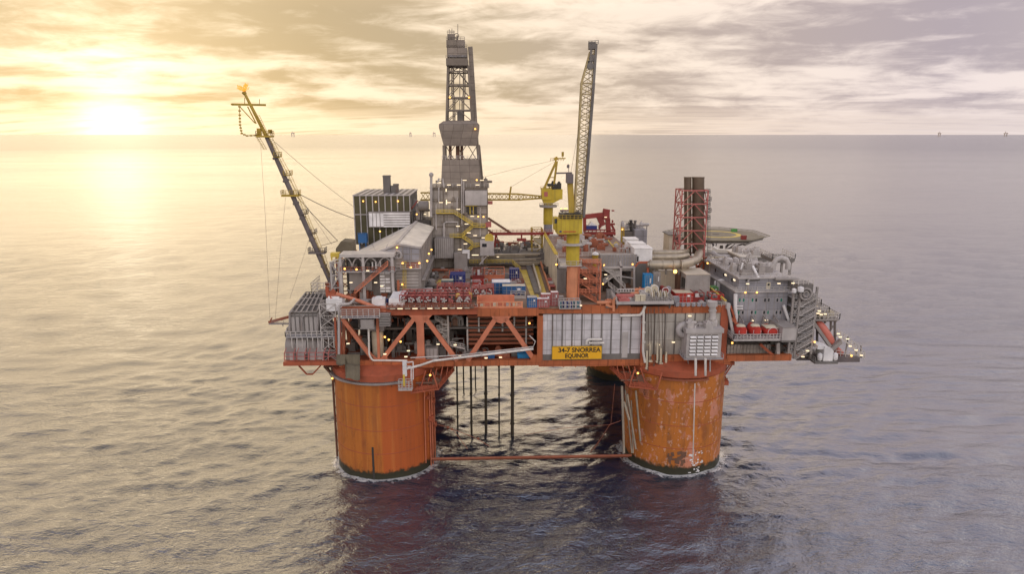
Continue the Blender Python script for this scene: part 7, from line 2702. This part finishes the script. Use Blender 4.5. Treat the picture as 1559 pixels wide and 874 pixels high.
part('yellow_beacon', MB().lathe((c.x, AY + 10, zB + .4), [(.4, 0), (.4, 1), (.6, 1.1), (.6, 2), (.1, 2.3)], 10), M['dyellow'], rf)
gear(rf, xu0 + 1, xu1 - 1, AY + 4, AY + 27, zB + .4, 46, 2.6, 111, M['lgrey'], M['grey'])
mb = MB()
base = at(1143, 412, AY + 9)
apex = at(1141, 385, AY + 10)
for px, yy in ((1131, 9), (1149, 6), (1137, 14), (1146, 16)):
    b_ = at(px, 416, AY + yy)
    mb.bar((b_.x, AY + yy, zB + .4), apex, .22)
mb.bar(apex, apex + Vector((0, 0, 1.6)), .14).bar(at(1136, 393, AY + 10), at(1147, 393, AY + 10), .18).torus(at(1132, 401, AY + 10), 1.2, .12).torus(at(1141, 390, AY + 9), .7, .12)
part('antenna_mast', mb, M['lgrey'], rf)
part('slanted_boom', MB().tube([at(1146, 405, AY + 4), at(1155, 423, AY + 2)], .3, 8).tube([at(1131, 400, AY + 6), at(1128, 412, AY + 6)], .25, 8), M['white'], rf)
t2 = thing('roof_platform', 'grey railed platform on posts at the back of the accommodation roof', 'platform', at(1194, 402, AY + 22))
X2, X3, _, _, Z2, Z3 = ext(1176, 394, 1210, 402, AY + 20, 9)
part('platform_box', MB().prism([(X2, AY + 20, Z2 + .6), (X3 - 1.2, AY + 20, Z2), (X3, AY + 20, Z2 + .8), (X3, AY + 20, Z3), (X2, AY + 20, Z3)], (0, 9, 0)), M['dgrey'], t2)
part('railing', MB().rail([(X2, AY + 29, Z3), (X2, AY + 20, Z3), (X3, AY + 20, Z3), (X3, AY + 29, Z3)], 1.5, 1.4, .08), M['rail'], t2)
mb = MB()
for x in (X2 + .6, (X2 + X3) / 2, X3 - .8): mb.bar((x, AY + 21, Z2 + .8), (x, AY + 21, zB - 3), .6)
part('platform_post', mb, M['grey'], t2)
lamps(t2, AY + 19.6, white=((1200, 401),))
X2, X3, _, _, Z2, Z3 = ext(1132, 389, 1178, 402, AY + 32, 10)
t2 = thing('quarters_annexe', 'pale flat roofed quarters behind the antenna mast', 'house', ((X2 + X3) / 2, AY + 36, DZ))
part('wall', MB().box(X2, X3, AY + 34, AY + 46, LZ + 6, Z3 - 1), M['grey'], t2)
part('roof', MB().box(X2 - .5, X3 + .5, AY + 33.6, AY + 46.4, Z3 - 1, Z3 - .6), M['roof'], t2)
gear(t2, X2 + 1, X3 - 1, AY + 35, AY + 44, Z3 - .6, 14, 2, 113, M['lgrey'])
# substructure: the right-hand deck extension
t = thing('deck_extension', 'orange edged deck extension carrying the accommodation block at the right end', 'deck structure', at(1160, 552, 0))
X2, X3, _, _, Z2, Z3 = ext(1106, 541, 1205, 550, -.2, 46)
part('girder', MB().box(X2, X3, -.2, 1.2, Z2, Z3), M['orange'], t)
part('deck_plate', MB().box(XR, X3 + 4, 1.2, 50, Z2 + .6, Z3 - .4), M['redorange'], t)
X2, X3, _, _, Z2, Z3 = ext(1107, 525, 1172, 541.5, 2.5, 2)
mb = MB().box(X2, X3, 2.5, 20, Z2, Z3)
f = part('grey_hull_box', mb, M['panel'], t)
mb = MB()
for k in range(14): mb.box(X2 + (X3 - X2) * k / 13 - .1, X2 + (X3 - X2) * k / 13 + .1, 2.3, 2.49, Z2, Z3)
part('rib', mb, M['grey'], f)
part('under_leg', MB().bar(at(1184, 522, 1), at(1184, 540, 1), .9), M['lgrey'], t)
part('diagonal_brace', MB().bar(at(1157, 524, .6), at(1180, 544, .6), .7).bar(at(1113, 484, .6), at(1124, 496, .6), .7), M['redorange'], t)
part('dark_core', MB().box(at(1175, 530, 5).x, at(1236, 530, 5).x, 6, 38, at(1200, 545, 5).z, at(1200, 447, 5).z - 1), M['dgrey'], t)
gear(t, at(1174, 535, 2).x, at(1200, 535, 2).x, 1.6, 5, at(1180, 541, 2).z, 10, 2.6, 114, M['dgrey'], M['rustrail'])
lamp(t, 1114.5, 522, -.4, 'a')
t = thing('corner_strut', 'white slanting frame between the orange truss post and the accommodation block', 'support', at(1112, 515, -.5))
part('strut', MB().bar(at(1108, 468, -.5), at(1117, 514, -.5), .7), M['lgrey'], t)
part('strut', MB().bar(at(1112, 466, -.2), at(1120, 490, .6), .5), M['redorange'], t)
part('head_plate', MB().box(at(1106, 466, -.8).x, at(1112, 466, -.8).x, -.9, 0, at(1109, 470, -.6).z, at(1109, 462, -.6).z), M['lgrey'], t)
# lifeboat balcony
X2, X3, Y2, Y3, Z2, Z3 = ext(1117, 516, 1192, 519.5, -4, 7.5)
BZ = Z3
t = thing('boat_balcony', 'grey balcony with railing carrying the red boats below the windows', 'balcony', ((X2 + X3) / 2, -1, Z2))
part('floor_slab', MB().box(X2, X3, Y2, Y3, Z2, Z3), M['lgrey'], t)
part('railing', MB().rail([(X2, Y3, BZ), (X2, Y2, BZ), (X3, Y2, BZ)], 1.25, .85, .09), M['lgrey'], t)
mb = MB()
for px in (1124, 1142, 1160, 1176):
    a = at(px, 500, AY - .6)
    mb.bar((a.x, AY - .4, BZ), (a.x + .3, AY - .4, BZ + 4.2), .3).bar((a.x + .3, AY - .4, BZ + 4.2), (a.x - .4, -1, BZ + 3.6), .28)
part('davit', mb, M['grey'], t)


def lifeboat(px0, px1, ytop, lab, stripes=False):
    xa, xb = at(px0, 505, -2.5).x, at(px1, 505, -2.5).x
    zt_ = at((px0 + px1) / 2, ytop, -2.5).z
    c = Vector(((xa + xb) / 2, -.4, BZ))
    L_, H = 5.2, zt_ - BZ
    t = thing('lifeboat', lab, 'lifeboat', c, 'red lifeboats on the balcony')
    w = (xb - xa) / 2
    rings = []
    for i in range(9):
        u = i / 8 * 2 - 1
        s = (1 - abs(u) ** 3.2 * .55)
        ring = []
        for k in range(14):
            a = 6.2832 * k / 14
            cx_, sz = math.cos(a), math.sin(a)
            zz_ = .48 + .48 * sz * (1 if sz > 0 else s)
            ring.append((c.x + w * s * (abs(cx_) ** .7) * (1 if cx_ > 0 else -1), c.y - 2.6 + L_ * i / 8, BZ + .1 + H * .78 * zz_))
        rings.append(ring)
    part('hull', MB().quadstrip(rings), M['red'], t)
    mb = MB().lathe((c.x, c.y - .6, BZ + H * .72), [(w * .72, 0), (w * .72, .25), (w * .55, .5), (w * .2, .62)], 14)
    part('canopy', mb, M['cream'], t)
    mb = MB()
    for s in (-1, 1): mb.box(c.x + s * w * .6 - .12, c.x + s * w * .6 + .12, c.y - 2.2, c.y + 2, BZ, BZ + .5)
    part('cradle', mb, M['grey'], t)
    part('grab_line', MB().torus((c.x, c.y - 2.3, BZ + H * .42), w * .6, .07, (0, 1, 0), 14, 5), M['white'], t)
    if stripes: part('cream_stripe', MB().box(c.x - w * .8, c.x - w * .2, c.y - 2, c.y + 1.6, BZ + H * .74, BZ + H * .8).box(c.x + w * .1, c.x + w * .7, c.y - 2, c.y + 1.6, BZ + H * .74, BZ + H * .8), M['cream'], t)
    return t


lifeboat(1121, 1140, 494, 'red lifeboat with cream domed lid at the left end of the balcony')
lifeboat(1143, 1162, 493.5, 'red lifeboat with cream domed lid in the middle of the balcony')
lifeboat(1164, 1189, 496, 'wider red lifeboat with cream stripes next to the grey box', True)
X2, X3, Y2, Y3, Z2, Z3 = ext(1191, 499.5, 1212, 518.5, -4.5, 8)
t = thing('plain_cabin', 'plain pale grey box cabin at the right end of the lifeboat balcony', 'cabin', ((X2 + X3) / 2, -1, Z2))
part('wall', MB().box(X2, X3, Y2, Y3, Z2, Z3), M['lgrey'], t)
part('roof', MB().box(X2 - .12, X3 + .12, Y2 - .12, Y3, Z3, Z3 + .15), M['grey'], t)
part('base_frame', MB().box(X2, X3, Y2, Y3, Z2 - .5, Z2 - .02), M['dgrey'], t)
# stair tower
X2, X3, Y2, Y3, Z2, Z3 = ext(1204, 437, 1239, 546, 1, 8)
t = thing('escape_stair_tower', 'tall grey lattice stair tower with zigzag flights right of the accommodation block', 'stair tower', ((X2 + X3) / 2, 5, Z2))
xm = at(1213, 500, 1).x
for x in (X2, xm, X3):
    for y in (Y2, Y3): part('post', MB().bar((x, y, Z2), (x, y, Z3 - (0 if x > X2 else 1)), .5), M['grey'], t)
nf = 7
for k in range(nf):
    a, c = Z2 + (Z3 - Z2 - 3) * k / nf, Z2 + (Z3 - Z2 - 3) * (k + 1) / nf
    part('flight', MB().stairs((xm + .3, Y2 - .3, a), (X3 - .2, Y2 - .3, c), 1.3, r=.09), M['lgrey'], t)
    part('flight', MB().stairs((xm + .3, Y2 + 2.4, c), (X3 - .2, Y2 + 2.4, (a + c) / 2), 1.3, r=.07), M['grey'], t)
    part('landing', MB().box(X2, X3, Y2, Y3, c - .2, c).rail([(X2, Y2, c), (xm, Y2, c)], 1.2, 1, .07), M['grate'], t)
    part('front_brace', MB().bar((X2, Y2, a), (xm, Y2, c), .22).bar((xm, Y2, a), (X2, Y2, (a + c) / 2 + 1), .2), M['grey'], t)
    part('side_brace', MB().bar((X3, Y2, a), (X3, Y3, c), .22), M['grey'], t)
mb = MB()
pb(mb, 1214, 433, 1238, 447, .4, 6)
part('top_housing', mb, M['dgrey'], t)
part('top_rail', MB().rail([at(1208, 434, .4), at(1238, 433, .4)], 1.2, 1.2, .08), M['rail'], t)
c = at(1217, 440, .2)
part('white_tank', MB().lathe(at(1219, 441, -.2), [(.1, -.9), (.8, -.5), (.8, .6), (.1, .9)], 12), M['white'], t)
part('white_tank', MB().lathe(at(1209, 443, -.2), [(.1, -.7), (.6, -.4), (.6, .5), (.1, .7)], 12), M['white'], t)
part('vent_wheel', MB().torus(at(1227, 448, .2), 1.5, .3, (0, 1, 0), 18, 8).torus(at(1227, 448, .2), .7, .25, (0, 1, 0), 14, 6), M['grey'], t)
gear(t, X2 + .5, X3 - .5, Y2 + .6, Y3 - .8, Z2 + .2, 12, 2, 115, M['dgrey'], M['lgrey'])
lamps(t, .2, white=((1207, 431), (1229, 534), (1222, 543)), amber=((1240, 520.5),))
# external platforms on the right flank
t = thing('flank_platform', 'stepped grey platforms with lamps on the right flank behind the stair tower', 'platform', at(1255, 485, 8))
for px0, px1, y_ in ((1236, 1246, 462), (1238, 1258, 474), (1238, 1274, 484)):
    a, c = at(px0, y_, 8), at(px1, y_, 8)
    part('platform_plate', MB().box(a.x, c.x, 6.5, 13, a.z - .5, a.z), M['grey'], t)
    part('railing', MB().rail([(a.x, 6.5, a.z), (c.x, 6.5, a.z), (c.x, 13, a.z)], 1.6, 1.1, .09), M['rail'], t)
for px, y0, y1 in ((1271, 484, 519), (1265, 484, 500), (1244, 474, 545), (1256, 484, 492)):
    part('post', MB().bar(at(px, y0, 8), at(px, y1, 8), .5), M['dgrey'], t)
part('cross_beam', MB().bar(at(1242, 488, 8), at(1274, 488, 8), .6).bar(at(1268, 496, 8), at(1260, 510, 8), .4), M['dgrey'], t)
gear(t, at(1242, 484, 9).x, at(1270, 484, 9).x, 7.5, 12, at(1255, 484, 8).z, 10, 1.6, 116, M['cream'], M['lgrey'])
lamps(t, 6.2, white=((1240, 454), (1241, 466), (1245, 477), (1247, 473.5), (1250, 479)))
for k, (px, y_) in enumerate(((1239, 468), (1256, 478))): lamp(t, px, y_, 6.2, 'w', .7)
# free fall boat on its ramp
t = thing('launch_ramp', 'grey steel launch ramp slanting down toward the sea under the salmon boat', 'ramp', at(1262, 520, 7))
part('side_beam', MB().bar(at(1236, 488, 6), at(1264, 528, 6), 1.2, .8), M['grey'], t)
part('side_beam', MB().bar(at(1240, 488, 10), at(1272, 528, 10), 1.0, .7), M['dgrey'], t)
mb = MB()
for k in range(6):
    u = k / 5
    a, c = at(1236, 488, 6).lerp(at(1264, 528, 6), u), at(1240, 488, 10).lerp(at(1272, 528, 10), u)
    mb.bar(a, c, .3)
part('cross_member', mb, M['grey'], t)
part('gangway_panel', MB().prism([at(1262, 533, 5), at(1281, 518, 5), at(1283, 523, 5), at(1266, 538, 5)], (0, 1.4, 0)), M['grey'], t)
part('bottom_beam', MB().bar(at(1270, 546, 5), at(1307, 546, 5), 1.4, 1.0).box(at(1268, 548, 5).x, at(1306, 548, 5).x, 4, 9, at(1285, 550, 5).z, at(1285, 547, 5).z), M['boom'], t)
part('walkway_rail', MB().rail([at(1274, 511, 5), at(1290, 522, 5), at(1316, 546, 5)], 1.8, 1.3, .1).rail([at(1272, 542, 5), at(1316, 546, 5)], 1.6, 1.3, .09).bar(at(1274, 511, 5), at(1290, 522, 5), .4).bar(at(1290, 522, 5), at(1316, 546, 5), .4), M['rail'], t)
for a, c in (((1290, 522), (1286, 545)), ((1303, 534), (1303, 546)), ((1311, 526), (1311, 545))): part('post', MB().bar(at(*a, 5.4), at(*c, 5.4), .3), M['grey'], t)
lamps(t, 4.4, white=((1276, 508), (1279, 513), (1290, 516), (1294, 527), (1303, 533), (1311, 541)), amber=((1296, 541.5),))
for px0, py0, px1, py1, r, lab, nm in ((1243, 489, 1268, 525, 1.75, 'salmon free fall lifeboat sloping down its grey launch ramp', 'free_fall_boat'), (1271, 530, 1283, 541, 1.2, 'lower salmon hull half hidden behind the grey gangway panel', 'free_fall_boat')):
    a, c = at(px0, py0, 8), at(px1, py1, 7)
    d = c - a
    mb = MB()
    n = 14
    s = d.cross(Vector((0, 1, 0))).normalized()
    u_ = s.cross(d).normalized()
    rings = []
    for i in range(11):
        w = i / 10
        rr = r * (max(.02, 1 - abs(w * 2 - 1) ** 4)) ** .5 * (1 - .12 * w)
        rings.append([a + d * w + (s * math.cos(6.2832 * k / n) * .85 + u_ * math.sin(6.2832 * k / n) * 1.05) * rr for k in range(n)])
    t = thing(nm, lab, 'lifeboat', (a.x, a.y, min(a.z, c.z)))
    part('hull', MB().quadstrip(rings), M['salmon'], t)
    m_ = a + d * .28 - s * r * .5 + Vector((0, 0, .3))
    part('wheelhouse', MB().box(m_.x - .5, m_.x + .5, m_.y - .6, m_.y + .6, m_.z - .2, m_.z + .8), M['salmon'], t)
# white domed capsule
X2, X3, Y2, Y3, Z2, Z3 = ext(1246, 527, 1272, 552, -1, 5)
t = thing('white_pod', 'white box pod flanked by two rounded white drums at the lower right corner', 'pod', ((X2 + X3) / 2, 1, Z2))
xa, xb = at(1254.5, 540, -1).x, at(1268.5, 540, -1).x
part('body', MB().prism([(xa, -1, Z2 + .4), (xb, -1, Z2 + .4), (xb, -1, Z3 - 1.4), (xb - .6, -1, Z3 - .7), (xa, -1, Z3 - .1)], (0, 4.5, 0)).prism([(xa - 1.8, -.6, Z3 - 1), (xa, -.6, Z3 - 1.1), (xa, -.6, Z3 - .05), (xa - 1.6, -.6, Z3)], (0, 4, 0)), M['white'], t)
for px, rr in ((1248.5, .62), (1272, .5)):
    p = at(px, 546, -.6)
    part('drum', MB().lathe((p.x, -.4, Z2 + .4), [(.4, 0), (.62, .25), (.68, 1.2), (.6, 1.8), (.2, 2.1)], 16), M['white'], t)
part('pod_platform', MB().box(X2 - 1.2, X3 + .4, Y2 - 1, Y3, Z2 - .1, Z2 + .35).rail([(X2 - 1.2, Y2 - 1, Z2 + .35), (X2 - 1.2, Y3, Z2 + .35)], 1.4, 1.2, .08), M['dgrey'], t)
t = thing('dark_gallery', 'dark low gallery between the stair tower foot and the white pod', 'gallery', at(1228, 545, 2))
X2, X3, Y2, Y3, Z2, Z3 = ext(1214, 539, 1248, 549, 3, 5)
part('gallery_box', MB().box(X2, X3, Y2, Y3, Z2, Z3), M['boom'], t)
part('railing', MB().rail([(X2, Y2, Z3), (X3, Y2, Z3)], 1.3, 1.2, .07), M['rail'], t)

# ================================================================== rigs on the horizon
far = mk('hazed_rig_grey', (.60, .50, .44), .9)  # distance haze put into the colour: rigs painted paler grey tan
for px, w, Y, h, lab in ((446, 8, 30000, 6, 'tiny distant rig on the horizon, nearest the flare boom'), (625, 5, 31000, 4, 'tiny distant rig on the horizon, first left of the drill tower'), (661, 7, 30000, 5, 'tiny distant rig on the horizon close beside the drill tower'),
                         (1430, 7, 30500, 5, 'tiny distant rig on the right hand horizon, the inner of two'), (1531, 9, 30000, 6, 'tiny distant rig at the far right end of the horizon')):
    p = at(px, 206, Y)
    s = (Y + 172) / FPX
    d = s * w * .28
    t = thing('distant_rig', lab, 'oil rig', (p.x, Y, 0), 'rigs on the horizon')
    zt_ = 89.5 + s * 2.2
    mb = MB().box(p.x - d, p.x + d, Y - d * .6, Y + d * .6, zt_ - s * .9, zt_).box(p.x - d * .3, p.x + d * .9, Y - d * .4, Y + d * .4, zt_, zt_ + s * .5)
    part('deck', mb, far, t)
    for sx_ in (-.7, .7):
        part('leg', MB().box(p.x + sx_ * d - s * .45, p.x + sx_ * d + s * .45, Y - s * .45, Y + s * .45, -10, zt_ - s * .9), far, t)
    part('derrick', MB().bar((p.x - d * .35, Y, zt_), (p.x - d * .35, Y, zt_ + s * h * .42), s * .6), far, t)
